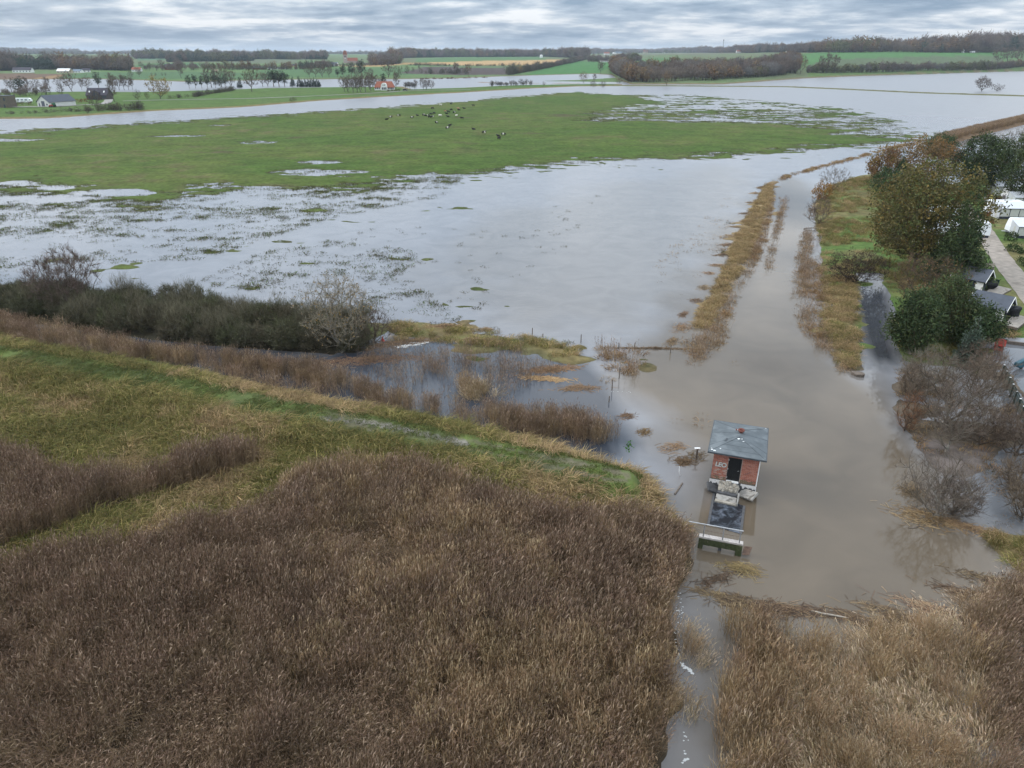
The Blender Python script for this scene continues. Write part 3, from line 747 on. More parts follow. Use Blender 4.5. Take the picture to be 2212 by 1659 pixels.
RL = [proto('reed_e%d' % i, reed_clump(180 + i, h=(1.3, 2.2), wind=w_, lodged=.45, splay=.2, rad=.6, **BR), 'reed_mat') for i, w_ in enumerate([(.8, -.3), (-.6, -.5)])]
RS = [proto('reed_d%d' % i, reed_clump(160 + i, n_=18, h=(.7, 1.5), rad=.7, splay=.12, leafn=1, **BR), 'reed_mat') for i in range(3)]
TU = ([proto('tussock_a%d' % i, tussock(200 + i, cols=((0.394, 0.279, 0.154), (0.308, 0.210, 0.110), (0.342, 0.251, 0.123), (0.231, 0.179, 0.079)), wind=(.4, -.2)), 'grass_mat') for i in range(3)]
      + [proto('tussock_b%d' % i, tussock(210 + i, cols=((0.253, 0.209, 0.073), (0.161, 0.155, 0.048), (0.304, 0.234, 0.097), (0.127, 0.126, 0.038)), wind=(.3, -.3)), 'grass_mat') for i in range(3)]
      + [proto('tussock_c%d' % i, tussock(220 + i, cols=((0.142, 0.139, 0.042), (0.180, 0.160, 0.054), (0.237, 0.181, 0.066), (0.113, 0.108, 0.035)), wind=(.1, -.3)), 'grass_mat') for i in range(2)])
SW = [proto('sward_%d' % i, tussock(230 + i, n_=50, rad=.42, L=(.08, .2), cols=((0.067, 0.094, 0.022), (0.084, 0.106, 0.029), (0.112, 0.102, 0.037)), w=.03, up=1.2), 'grass_mat') for i in range(2)]
RU = [proto('rush_%d' % i, tussock(240 + i, n_=22, rad=.35, L=(.2, .5), cols=((0.055, 0.055, 0.029), (0.083, 0.083, 0.033), (0.099, 0.077, 0.039)), w=.035, droop=.2, up=1.6), 'grass_mat') for i in range(3)]
BW = [proto('brown_tuft_%d' % i, tussock(250 + i, n_=34, rad=.5, L=(.4, .9), cols=((0.246, 0.152, 0.072), (0.189, 0.116, 0.061), (0.304, 0.203, 0.102)), w=.028, droop=.35, up=1.1), 'grass_mat') for i in range(3)]

def cover(name, label, p, protos, rg, smin=.8, smax=1.15, hmod=None, pick=None, tilt=.07, zmin=-.25, spin=6.283):
    h = np.maximum(H(p[:, 0], p[:, 1]), zmin); n_ = len(p)
    s = rg.uniform(smin, smax, n_); sz = s.copy()
    if hmod is not None: sz *= hmod
    rot = np.stack([rg.normal(size=n_) * tilt, rg.normal(size=n_) * tilt, rg.random(n_) * spin], -1)
    idx = rg.integers(0, len(protos), n_) if pick is None else pick
    return scatter(name, label, np.column_stack([p, h]), rot, np.stack([s, s, sz], -1), idx, protos)
def thin(p, rg, scale, lo, hi, seed):
    k = fbm(p[:, 0], p[:, 1], scale, 3, seed)
    return p[rg.random(len(p)) < np.clip((k - lo) / (hi - lo), 0, 1)]
rg = np.random.default_rng(500)
MAIN = ez([(-300, 1250, 2), (-60, 1215, 2.), (30, 1180, 2.), (208, 1163, 2.), (342, 1131, 2.), (464, 1107, 2.), (560, 1060, 2.), (625, 1027, 2.), (658, 1006, 2.), (760, 985, 2.), (900, 990, 2.), (1000, 1030, 2.), (1130, 1068, 2.), (1250, 1085, 2.), (1400, 1100, 2.),
           (1460, 1125, 1.8), (1490, 1170, 1.), (1470, 1235, .6), (1436, 1300, .3), (1428, 1390, .3), (1440, 1470, .3), (1440, 1540, .3), (1415, 1600, .3), (1405, 1659, .2), (1390, 1900, .2), (-800, 1900, .2)])
UPB = ez([(-300, 900, 2.), (-40, 948, 2.), (0, 952, 2.), (68, 967, 2.), (90, 1012, 2.), (143, 1009, 2.), (202, 994, 2.), (268, 997, 2.), (351, 997, 2.), (381, 976, 2.), (446, 958, 2.), (506, 948, 2.), (553, 955, 2.), (585, 976, 1.5), (583, 991, .2), (506, 1024, .2),
          (402, 1056, .2), (292, 1086, .2), (208, 1113, .2), (140, 1140, .2), (60, 1163, .2), (0, 1190, .2), (-300, 1250, .2)])
p = fill(MAIN, 5.2, rg); k = fbm(p[:, 0], p[:, 1], 5, 3, 71); p = p[rg.random(len(p)) < np.clip((k - .12) / .3, .15, 1)]
hm = .66 + .55 * fbm(p[:, 0], p[:, 1], 4.5, 3, 72) - .35 * np.clip((fbm(p[:, 0] * .6, p[:, 1], 6, 3, 171) - .62) * 6, 0, 1)
ori = np.clip((fbm(p[:, 0], p[:, 1], 8, 2, 73) - .45) * 2 + np.clip((p[:, 0] - 4) / 8, 0, 1) * .8, 0, .8)
pk = np.where(rg.random(len(p)) < ori, rg.integers(4, 7, len(p)), rg.integers(0, 4, len(p)))
fl_ = (fbm(p[:, 0] * .8, p[:, 1], 5, 3, 172) > .64) & (rg.random(len(p)) < .7)
pk = np.where(fl_, rg.integers(7, 9, len(p)), pk)
cover('reed_bed', 'broad bed of tall brown dead reeds filling the foreground left of the creek', p, RB + RO + RL, rg, .85, 1.15, hm, pk, spin=.8, tilt=.10)
p = fill(UPB, 5.0, rg)
cover('reed_bed', 'long dark brown reed band between two green grass strips at left', p, RB, rg, .8, 1.1, .75 + .4 * fbm(p[:, 0], p[:, 1], 4, 3, 74), spin=.8)
NSTRIP = ez([(-300, 625, 1.8), (0, 668, 1.8), (130, 690, 1.8), (330, 735, 1.8), (560, 755, 1.8), (700, 768, 1.8), (760, 805, 1.), (830, 822, 1.8), (930, 842, 1.8), (1020, 858, 1.8), (1085, 882, .2), (1095, 905, .2), (960, 893, .1), (850, 880, .1), (700, 842, .1), (560, 806, .1), (400, 790, .1), (250, 768, .1), (0, 738, .1), (-300, 690, .1)])
p = fill(NSTRIP, 3.4, rg); p = thin(p, rg, 5, .1, .4, 75)
cover('reed_bed', 'belt of reddish brown reeds between the dark thicket and the dike', p, RB + RO[:1], rg, .75, 1.0, .8 + .3 * fbm(p[:, 0], p[:, 1], 4, 2, 76), spin=.8)
SP1 = ez([(0, 742), (250, 768), (560, 806), (850, 880), (1000, 905), (1180, 945), (1290, 950), (1300, 975), (1150, 968), (900, 905), (700, 872), (400, 822), (100, 768), (0, 755)])
p = thin(fill(SP1, 2.0, rg), rg, 4, .35, .6, 77)
SP2 = ez([(800, 762), (1000, 742), (1160, 765), (1220, 800), (1100, 850), (980, 860), (850, 830), (740, 800)])
p = np.concatenate([p, thin(fill(SP2, 1.3, rg), rg, 4, .3, .6, 78)])
cover('sparse_reeds', 'thin brown reed stems standing in the dark blue flood pool behind the dike', p, RS, rg, .8, 1.2)
CL2 = ez([(1000, 880, 1.7), (1090, 872, 1.7), (1190, 868, 1.7), (1280, 885, 1.7), (1335, 915, 1.2), (1345, 935, .2), (1290, 955, .2), (1180, 945, .1), (1080, 930, .1), (1000, 908, .1)])
p = fill(CL2, 4.2, rg)
cover('reed_bed', 'rounded island of brown reeds at the end of the blue pool', p, RB + RO[:1], rg, .7, 1.0)
CL3 = ez([(970, 808, 1.4), (1050, 800, 1.4), (1080, 820, 1.0), (1078, 852, .1), (1030, 868, .1), (990, 850, .1)])
p = thin(fill(CL3, 3.0, rg), rg, 3, .3, .5, 79)
cover('reed_bed', 'pale clump of half lodged reeds standing in the blue pool', p, [RP_[0], RP_[2], RO[0]], rg, .8, 1.1)
RIG_O = ez([(1580, 1300, 2.), (1640, 1305, 2.), (1695, 1345, 1.5), (1690, 1450, .3), (1672, 1659, .2), (1650, 1900, .2), (1555, 1900, .2), (1560, 1659, .2), (1572, 1540, .2), (1584, 1450, .2), (1600, 1400, .2), (1562, 1335, 1.)])
p = fill(RIG_O, 5.0, rg)
cover('reed_bed', 'upright orange brown reeds along the right bank of the creek', p, RO + RB[:1], rg, .8, 1.1, .75 + .4 * fbm(p[:, 0], p[:, 1], 3, 2, 80), spin=.9)
RIG_M = ez([(1690, 1375, .8), (1790, 1402, .5), (1900, 1375, .5), (2000, 1355, .5), (2085, 1330, .8), (2130, 1450, .2), (2110, 1900, .2), (1640, 1900, .2), (1660, 1600, .2), (1685, 1450, .2)])
p = fill(RIG_M, 5.5, rg); p = thin(p, rg, 2.6, .12, .34, 81)
cover('lodged_reeds', 'pale flattened reeds with water showing between them at lower right', p, RP_ + RP_[2:] + RO[:1], rg, .75, 1.15, .7 + .6 * fbm(p[:, 0], p[:, 1], 3, 2, 84), spin=1.8, tilt=.16)
RIG_R = ez([(2128, 1275, 1.4), (2160, 1245, 1.8), (2230, 1205, 1.8), (2400, 1180, 2), (2500, 1900, .2), (2100, 1900, .2), (2112, 1500, .2), (2090, 1345, .5)])
p = fill(RIG_R, 4.2, rg); pk = np.where(rg.random(len(p)) < .35, rg.integers(0, 3, len(p)), rg.integers(3, 7, len(p)))
cover('reed_bed', 'brown reeds in the lower right corner', p, RP_ + RB, rg, .75, 1.05, .8 + .3 * fbm(p[:, 0], p[:, 1], 3, 2, 82), pk, spin=1.2)
LODGE = ez([(1890, 1335, .2), (1990, 1318, .2), (2085, 1300, .2), (2130, 1262, .2), (2150, 1290, .2), (2080, 1360, .2), (1900, 1375, .2)])
p = thin(fill(LODGE, 3.2, rg), rg, 2.5, .3, .55, 83)
cover('lodged_reeds', 'bent reed tips lying over the edge of the muddy basin', p, RP_[:2] + RO[:1], rg, .6, .9, .6, spin=1.0)
p = np.concatenate([fill(ez([(1470, 1330, .2), (1500, 1390, .2), (1515, 1440, .2), (1470, 1420, .2)]), 5, rg), fill(ez([(1400, 1480, .2), (1512, 1530, .2), (1500, 1560, .2), (1400, 1550, .2)]), 4, rg)])
cover('lodged_reeds', 'tongues of bent reeds leaning from the left bank into the creek', p, [RP_[0], RO[0]], rg, .7, 1.0, .7, spin=.6)

# rough grass on the dike and the marsh meadow
AREA = ez([(-400, 660, 1.5), (0, 735, 1.), (300, 790, 1.), (600, 850, 1.), (900, 905, 1.), (1200, 968, 1.), (1380, 1002, 1.), (1450, 1026, .6), (1440, 1075, .3), (1480, 1150, .2), (1400, 1160, .2), (1200, 1150, .2), (1000, 1120, .2), (700, 1060, .2), (500, 1130, .2), (0, 1230, .2), (-400, 1290, .2)])
p = fill(AREA, 5.2, rg); dd = ldist(p[:, 0], p[:, 1], DIKE)
inre = (sdf(p[:, 0], p[:, 1], MAIN, 2) > .3) | (sdf(p[:, 0], p[:, 1], UPB, 2) > .2) | (H(p[:, 0], p[:, 1]) < .03) | (dd < 1.5)
p = p[~inre]; dd = dd[~inre]
k = fbm(p[:, 0], p[:, 1], 7, 3, 90) + .005 + .25 * np.clip((-p[:, 0] - 10) / 25, 0, 1) - .12 * np.clip((p[:, 0] + 6) / 12, 0, 1) + (dd < 2.2) * .1 + .15 * (rg.random(len(p)) - .5)
pk = np.where(k < .52, rg.integers(0, 3, len(p)), np.where(k < .76, rg.integers(3, 6, len(p)), rg.integers(6, 8, len(p))))
cover('rough_grass', 'rough straw and green grass covering the dike sides and marsh strips', p, TU, rg, .75, 1.7, rg.uniform(.7, 1.2, len(p)) * np.clip(dd / 3.2, .55, 1), pk, spin=2.2, tilt=.14)
p = fill(AREA, 16, rg); dd = ldist(p[:, 0], p[:, 1], DIKE); nn_ = fbm(p[:, 0], p[:, 1], 2.2, 2, 92)
p = p[(dd < 1.6) & (nn_ > .3) & ~((np.abs(dd - .55) < .28) & (p[:, 0] > -16) & (rg.random(len(p)) < .75)) & (H(p[:, 0], p[:, 1]) > .4)]
cover('short_grass', 'short green grass of the track along the dike crest', p, SW, rg, .7, 1.3)
def strips(polys, d, lo, hi, seed, sc):
    q = np.concatenate([fill(P_, d, rg) for P_ in polys]); return thin(q, rg, sc, lo, hi, seed)
p = strips([GSTRIP], 4, .38, .58, 93, 2.5); pk = rg.integers(0, 7, len(p))
cover('rough_grass', 'green and straw grass on the drowned bank between pool and flooded meadow', p, TU, rg, .8, 1.3, None, pk)
p = thin(fill(GCLUMP, 4.5, rg), rg, 2.5, .2, .5, 195)
cover('dead_weeds', 'tangled brown dead weeds in the flood at the right end of the drowned bank', p, BW + RS[:1], rg, .7, 1.25)
p = thin(fill(EMB, 5.5, rg), rg, 3, .22, .5, 193); pk = rg.integers(0, 3, len(p))
cover('straw_grass', 'pale straw grass on the narrow canal embankment', p, TU, rg, .6, 1.2, None, pk)
p = thin(fill(SPIT, 6.0, rg), rg, 2.5, .25, .5, 194); pk = rg.integers(0, 4, len(p))
cover('straw_grass', 'straw grass on the spit beside the dark pond', p, TU, rg, .6, 1.2, None, pk)
p = fill(CAMP, 1.6, rg); m_ = (p[:, 1] < 190) & (np.abs(p[:, 0]) < 150)
p = p[m_]; edge = sdf(p[:, 0], p[:, 1], CAMP, 2); left = p[:, 0] < np.interp(p[:, 1], [80, 180], [57, 92])
p = p[(left & (rg.random(len(p)) < .9)) | ((edge < 2.5))]; p = thin(p, rg, 6, .3, .6, 94)
cover('rough_grass', 'tufted straw and green grass on the canal bank beside the oak', p, TU, rg, .8, 1.3, None, rg.integers(0, 8, len(p)))
p = fill(BANK_SE, 5, rg)
cover('rough_grass', 'grass on the broken bank at the right edge above the reeds', p, TU, rg, .7, 1.1, None, rg.integers(0, 7, len(p)))
EMB_R = ez([(1672, 404), (1662, 470), (1650, 530), (1615, 600), (1580, 660), (1560, 740), (1500, 790), (1480, 740), (1535, 716), (1600, 610), (1648, 500)])
SL1 = ez([(1690, 428), (1700, 432), (1688, 480), (1672, 540), (1662, 600), (1652, 596), (1664, 540), (1678, 480)])
SL2 = ez([(1738, 500), (1756, 505), (1745, 560), (1735, 640), (1715, 645), (1725, 560)])
SL3 = ez([(1745, 560), (1775, 560), (1785, 640), (1770, 700), (1800, 760), (1780, 770), (1730, 700), (1720, 640)])
p = np.concatenate([thin(fill(EMB_R, 6.0, rg), rg, 3, .26, .5, 95), thin(fill(SL1, 4.0, rg), rg, 5, .3, .55, 96), thin(fill(SL2, 4.5, rg), rg, 3, .2, .4, 96), thin(fill(SL3, 3.6, rg), rg, 3, .36, .56, 97)])
cover('drowned_reeds', 'drowned brown reed fringe along both sides of the canal', p, BW + RS[:1], rg, .7, 1.2)
p = thin(np.concatenate([fill(ez([(1410, 560), (1500, 500), (1560, 420), (1600, 430), (1560, 560), (1470, 640), (1430, 640)]), 1.6, rg), fill(ez([(1430, 760), (1540, 730), (1620, 760), (1560, 900), (1480, 950), (1400, 880)]), 1.1, rg)]), rg, 6, .4, .62, 98)
q = fill(EMB_LINE[[0, 1, 2, 3, 4, 4, 3, 2, 1, 0]] + np.repeat([[0, 1.6], [0, -1.6]], 5, 0), 1.4, rg); q = thin(q, rg, 9, .36, .6, 198)
cover('drowned_tufts', 'drowned weed tufts poking out of the flood beside the embankment', p, RU + BW[:1], rg, .7, 1.2)
cover('straw_grass', 'line of straw and flood wrack bending along the far end of the embankment', q, BW + TU[:2], rg, .7, 1.2)
tu = []
for poly, d, lo, hi, sd in ((SHAL_L, .22, .42, .68, 99), (SHAL_C, .55, .44, .64, 100), (SHAL_R, .05, .35, .6, 101)):
    tu.append(thin(fill(poly, d, rg), rg, 9, lo, hi, sd))
tu.append(thin(fill(ez([(560, 560), (900, 470), (1300, 420), (1200, 560), (1000, 690), (700, 640)]), .10, rg), rg, 12, .4, .65, 102))
tu.append(thin(fill(ez([(860, 690), (1000, 690), (1250, 745), (1100, 735)]), .8, rg), rg, 4, .4, .65, 103))
p = np.concatenate(tu); hh = H(p[:, 0], p[:, 1]); p = p[hh < .12]
cover('drowned_tufts', 'dark rush tufts dotted over the flooded part of the meadow', p, RU, rg, .7, 1.5, zmin=-.12)
FR = [proto('fringe_%d' % i, tussock(270 + i, n_=16, rad=.5, L=(.15, .5), cols=((.075, .11, .03), (.10, .10, .04), (.12, .095, .05), (.06, .07, .03)), w=.045, droop=.3, up=1.3), 'grass_mat') for i in range(3)]
q = np.concatenate([fill(MEADOW, 1.0, rg), fill(SHAL_L, 2.2, rg), fill(SHAL_C, 1.6, rg), fill(SHAL_R, .7, rg)]); q = q[(q[:, 1] < 420) & (np.abs(q[:, 0]) < q[:, 1] * .85 + 5)]
hh = H(q[:, 0], q[:, 1]); keep = (hh < .07) & (rg.random(len(q)) < np.clip((hh + .17) / .14, 0, 1) * (.35 + .65 * (hh < .03))); q = q[keep]
cover('drowned_grass', 'half drowned meadow grass along the ragged edge of the flood', q, FR, rg, .7, 1.6, zmin=-.1)
p = thin(fill(ez([(2020, 312, .8), (2100, 290, .8), (2212, 263, .8), (2400, 215, .8), (2400, 200, .8), (2212, 252, .8), (2100, 280, .8), (2020, 300, .8)]), 1.6, rg), rg, 6, .1, .3, 104)
cover('reed_bed', 'reddish brown reed line along the far dike at upper right', p, RO[:2] + RB[:2], rg, .7, .95)
p = thin(fill(SHRUBP, 2.2, rg), rg, 4, .35, .55, 105); 
p = np.concatenate([p, thin(fill(ez([(2100, 1000), (2300, 940), (2300, 1140), (2130, 1140)]), 1.4, rg), rg, 3, .5, .65, 106)])
cover('drowned_tufts', 'brown dead weeds and litter among the flooded shrubs at right', p, BW + RU[:1], rg, .6, 1.0)
# ------------------------------------------------------------------ far woods and hedges (each reads as one mass)
def far_tree(seed, kind):
    rg = np.random.default_rng(seed); h = 10.0
    parts_ = []
    if kind == 'bare': cols = ((0.195, 0.144, 0.114), (0.161, 0.127, 0.112), (0.229, 0.169, 0.127)); w = 6.0; base = 2.2
    elif kind == 'grey': cols = ((0.220, 0.195, 0.178), (0.178, 0.161, 0.152)); w = 5.5; base = 2.5
    elif kind == 'autumn': cols = ((.24, .145, .07), (.20, .125, .065), (.185, .13, .08), (.16, .12, .085)); w = 6.5; base = 2.0
    elif kind == 'olive': cols = ((0.144, 0.144, 0.068), (0.186, 0.161, 0.068), (0.118, 0.127, 0.060)); w = 6.0; base = 1.8
    elif kind == 'conifer': cols = ((0.038, 0.061, 0.040), (0.051, 0.078, 0.046)); w = 4.0; base = .8
    elif kind == 'bush': cols = ((0.118, 0.105, 0.075), (0.152, 0.127, 0.085), (0.094, 0.094, 0.060)); w = 8.5; base = .3
    q = crown_pts(rg, 60, h, base, w, 'cone' if kind == 'conifer' else 'round', .6)
    if kind in ('bare', 'grey', 'bush'):
        d = unit(q - np.array([0, 0, base + .5])); parts_.append(twigs(rg, q, d, 4, 1.9, .17, cols))
        parts_.append(leaf_cards(rg, q, 1, .9, .3, cols, aspect=.5))
    else: parts_.append(leaf_cards(rg, q, 4, 1.15, .55, cols, aspect=.6 if kind != 'conifer' else .4))
    v, f = tube_segments(np.array([[0, 0, -.5], [0, 0, 3.]]), np.array([[0, 0, 3.], [.1, .1, 7.5]]), np.array([.22, .17]), np.array([.17, .05]), 4)
    parts_.append((v, f, np.tile((.08, .068, .058), (len(v), 1))))
    return join(parts_)
FT = {}
for ki, kd in enumerate(('bare', 'grey', 'autumn', 'olive', 'conifer', 'bush')):
    FT[kd] = [proto('far_%s_%d' % (kd, i), far_tree(700 + 10 * ki + i, kd), 'far_mat') for i in range(2)]
ALLF = [o for kd in ('bare', 'grey', 'autumn', 'olive', 'conifer', 'bush') for o in FT[kd]]
def wood(name, label, front, depth, hgt, wts, dens, seed, wide=1.0, dense_front=True):
    rg = np.random.default_rng(seed)
    F_ = np.array([P(x, y)[:2] for x, y in front]); seg = np.linalg.norm(np.diff(F_, axis=0), axis=1); L = seg.sum()
    n_ = max(4, int(L * depth * dens)); t = rg.random(n_) * L; c = np.concatenate([[0], np.cumsum(seg)])
    bx = np.interp(t, c, F_[:, 0]); by = np.interp(t, c, F_[:, 1]); r_ = np.hypot(bx, by)
    k = rg.random(n_) * depth + (fbm(bx, by, 70, 2, seed + 50) - .5) * min(depth * .5, 60); x = bx * (1 + k / r_); y = by * (1 + k / r_)
    z = H(x, y) - .2; hs = rg.uniform(*hgt, n_) / 10.0 * (.62 + .85 * fbm(x, y, 45, 2, seed + 90)) * rg.choice([.7, .85, 1.0, 1.1, 1.35], n_) * .97
    w_ = np.array([wts.get(kd, 0) for kd in ('bare', 'grey', 'autumn', 'olive', 'conifer', 'bush')], float)
    # kinds grow in patches
    pn = np.stack([fbm(x, y, 60, 2, seed + 7 * i) for i in range(6)], 1) ** 3 * w_[None]
    kd = np.argmax(pn * (.25 + rg.random((n_, 6))), 1)
    idx = kd * 2 + rg.integers(0, 2, n_)
    rot = np.stack([np.zeros(n_), np.zeros(n_), rg.random(n_) * 6.283], -1)
    s = hs * rg.uniform(.85, 1.25, n_) * wide
    return scatter(name, label, np.stack([x, y, z], -1), rot, np.stack([s, s, hs], -1), idx, ALLF)
MIX = dict(bare=1.0, grey=.5, autumn=.75, olive=.7, conifer=.35)
wood('far_wood', 'dark mixed wood on the far left shore above the white farm sheds', [(-200, 156), (0, 154), (80, 150), (120, 150)], 170, (13, 19), dict(conifer=1.3, bare=.7, olive=.6), .022, 1)
wood('far_wood', 'brown leafless wood right of the dark trees on the far left shore', [(118, 150), (200, 151), (285, 153)], 140, (12, 17), dict(bare=1.2, autumn=.9, olive=.5), .022, 2)
wood('far_hedge', 'hedge of mixed trees below the far green field at left', [(362, 134), (450, 133), (548, 132)], 60, (9, 14), dict(olive=1, conifer=.6, bare=.9), .03, 3)
wood('far_wood', 'village trees among small houses beyond the left lake', [(297, 153), (400, 153), (470, 151), (548, 151)], 70, (6, 12), dict(bare=1, autumn=.5, olive=.7, conifer=.3), .009, 4)
wood('far_wood', 'long dark tree belt on the skyline left of the church', [(290, 127), (494, 128.5), (600, 128.5), (705, 128.5)], 180, (12, 18), dict(bare=1, olive=.7, conifer=.6), .016, 5)
wood('far_wood', 'village trees and gardens left of the church', [(494, 151), (560, 151), (643, 150)], 60, (5, 10), MIX, .012, 6)
wood('far_wood', 'wood surrounding the red roofed church', [(647, 148), (680, 147), (720, 144.5)], 90, (6, 9), dict(bare=1, olive=.8, conifer=.8), .02, 7)
wood('far_wood', 'low garden trees below the church nave', [(722, 145), (760, 144), (800, 142.5)], 60, (4, 6), dict(bare=1, olive=.6), .02, 31)
wood('far_wood', 'purple brown leafless wood right of the church', [(800, 142), (830, 140.5), (866, 138.5)], 230, (11, 15), dict(bare=1.2, grey=.5, autumn=.5, olive=.3), .022, 8)
wood('far_wood', 'wood on the low ridge above the tan stubble field', [(841, 127), (940, 124), (1042, 122.5)], 260, (15, 20), dict(bare=1, autumn=.4, olive=.5, conifer=.4), .016, 9)
wood('far_wood', 'ridge wood in the middle of the skyline', [(1030, 124), (1173, 122.5), (1270, 126)], 260, (14, 19), dict(bare=1, autumn=.5, olive=.4, conifer=.4), .016, 10)
wood('far_wood', 'wood on the skyline above the two pale houses', [(1260, 116.5), (1400, 114), (1536, 112)], 300, (14, 20), dict(bare=1.1, autumn=.5, conifer=.3), .014, 11)
wood('far_hedge', 'tree belt round the low farmstead above the bright green field', [(1270, 134), (1330, 133), (1384, 132)], 50, (8, 13), dict(bare=1, grey=.4, olive=.5), .03, 12)
wood('far_wood', 'large brown and rust coloured wood on the right shore of the flood', [(1322, 156), (1345, 170), (1365, 177), (1440, 176), (1536, 173.5), (1640, 168), (1722, 161)], 300, (9, 12), dict(bare=1.2, autumn=1.0, grey=.6, olive=.5), .026, 13)
wood('far_hedge', 'long row of young trees below the green hillside at right', [(1742, 158), (1800, 157.5), (1950, 155), (2142, 151), (2260, 146)], 14, (6, 10), dict(bare=1, autumn=.7, olive=.5, grey=.4), .09, 14)
wood('far_wood', 'rust brown wood crowning the green hill at right', [(1762, 110.5), (1860, 109), (1990, 106.5)], 300, (13, 18), dict(bare=.8, autumn=1.2, olive=.4), .014, 15)
wood('far_wood', 'dark skyline wood in the upper right corner', [(1990, 98), (2080, 97), (2300, 94)], 260, (14, 21), dict(bare=1, autumn=.6, conifer=.9), .013, 16)
wood('far_wood', 'trees and gardens along the skyline left of the green hill', [(1481, 112.5), (1600, 111.5), (1762, 110.5)], 200, (10, 17), dict(bare=1, grey=.5, autumn=.4, conifer=.3), .012, 17)
wood('far_hedge', 'low hedge across the top of the green hill at right', [(1996, 111.5), (2060, 110), (2142, 108)], 10, (5, 8), dict(bush=1, bare=.6), .1, 18, 1.3)
wood('far_hedge', 'dark hedge climbing between the ploughed and the bright green field', [(1099, 162), (1150, 153), (1206, 142), (1270, 128)], 12, (5, 8), dict(bush=1.2, bare=.5), .11, 19, 1.2)
wood('far_hedge', 'thin hedge along the lower edge of the stubble field', [(880, 141.5), (1000, 143), (1180, 142.5)], 6, (2.5, 4), dict(bush=1), .12, 20, 1.2)
wood('far_hedge', 'bushes along the ploughed field shore', [(910, 159), (980, 160), (1010, 161)], 8, (4, 7), dict(bush=1, bare=.6), .08, 21)
wood('far_hedge', 'hedge in front of the middle green fields', [(490, 151.5), (560, 151), (640, 150.5), (700, 148)], 8, (3, 5), dict(bush=1), .06, 22)
wood('far_wood', 'blue grey wooded hill on the far left skyline', [(-300, 116), (0, 116), (60, 115.5), (170, 115.5)], 500, (18, 24), dict(bare=1, olive=.6), .008, 23)
wood('far_wood', 'distant tree line along the whole horizon', [(-300, 117), (300, 117), (700, 117), (1100, 117), (1500, 114)], 600, (10, 16), dict(bare=1, olive=.5, conifer=.4), .0022, 24)
wood('far_hedge', 'brown shrubs behind the caravan at the farm on the left edge', [(-60, 212), (20, 210), (75, 207), (110, 205)], 14, (4, 7), dict(bare=1, bush=1), .07, 25)
wood('far_hedge', 'hedge running from the golden oak towards the spruces', [(365, 213), (420, 210), (450, 204), (505, 196)], 5, (2, 3.5), dict(bush=1), .22, 26, 1.3)
wood('far_hedge', 'dark shrubs on the river bank below the two farm buildings', [(212, 241), (260, 240), (308, 236)], 12, (3, 4.5), dict(bush=1), .15, 27, 1.2)
wood('far_hedge', 'low brown scrub on the river bank at the left edge', [(-60, 248), (40, 247), (120, 244), (200, 240)], 10, (.8, 1.6), dict(bush=1), .12, 28, 1.6)
wood('far_hedge', 'low scrub along the narrow bank in the middle distance', [(1060, 187.5), (1100, 186), (1150, 184.5)], 8, (2.5, 4), dict(bush=1, grey=.5), .11, 29, 1.3)
wood('far_hedge', 'reddish reed fringe along the far lake shore', [(890, 171.8), (987, 170), (1060, 167.5)], 8, (1.2, 2), dict(autumn=1), .06, 30, 2.0)

# ------------------------------------------------------------------ single trees in the middle distance
BTW = ((0.150, 0.117, 0.094), (0.124, 0.101, 0.088), (0.182, 0.143, 0.111))
GTW = ((0.195, 0.176, 0.156), (0.156, 0.143, 0.130))
MT = {
 'bare': [make_tree(800 + i, 10, 7.5, 2.2, 90, 'round', .035, twig=(7, 1.3, .11, BTW), split=.06) for i in range(3)],
 'tall': [make_tree(810 + i, 10, 5.0, 2.6, 90, 'fan', .03, twig=(7, 1.3, .11, BTW), split=.06) for i in range(2)],
 'round': [make_tree(823, 10, 10.5, 1.6, 190, 'round', .04, twig=(8, 1.5, .09, BTW), split=.06, hollow=.7)],
 'golden': [make_tree(830, 10, 11, 1.8, 130, 'round', .03, leafy=(9, .55, .5, ((0.312, 0.195, 0.052), (0.247, 0.163, 0.052), (0.208, 0.156, 0.058), (0.338, 0.221, 0.078))), split=.05)],
 'orange': [make_tree(831, 10, 8, 2, 90, 'round', .03, leafy=(5, .5, .45, ((0.273, 0.150, 0.058), (0.221, 0.130, 0.065), (0.182, 0.130, 0.078))), twig=(3, 1.2, .07, BTW), split=.05)],
 'pine': [make_tree(840 + i, 10, 4.4, 2.5, 70, 'column', .03, needle=(9, .9, .4, ((0.034, 0.055, 0.034), (0.044, 0.068, 0.039), (0.058, 0.078, 0.046))), bark='bark_pine', split=.05) for i in range(2)],
 'spruce': [make_tree(850 + i, 10, 5.0, .5, 110, 'cone', .025, needle=(9, .85, .3, ((0.023, 0.044, 0.029), (0.031, 0.055, 0.034))), split=.05) for i in range(2)],
 'bush': [make_tree(860 + i, 10, 15, .4, 110, 'round', .04, twig=(7, 1.8, .13, ((0.111, 0.091, 0.065), (0.085, 0.075, 0.055), (0.137, 0.107, 0.072))), trunk_h=.5, split=.09) for i in range(2)],
 'willow': [make_tree(870 + i, 10, 6, 4.0, 60, 'round', .05, twig=(7, 2.2, .10, ((0.117, 0.098, 0.078), (0.098, 0.081, 0.065)), .6), trunk_h=4.5, split=.10) for i in range(2)],
}
cnt = {}
def mtree(kind, x, y, hpx, name, label, group=None, ws=1.0, cat='tree'):
    b_ = P(x, y); rgm = math.hypot(b_[0], b_[1]); h = hpx / FPX * math.hypot(rgm, CAMH - b_[2]) 
    i = cnt.get(kind, 0); cnt[kind] = i + 1
    s = h / 10.0
    return put_tree(name, label, MT[kind][i % len(MT[kind])], (b_[0], b_[1], b_[2] - .1), random.random() * 6.28, (s * ws, s * ws, s), group, cat)
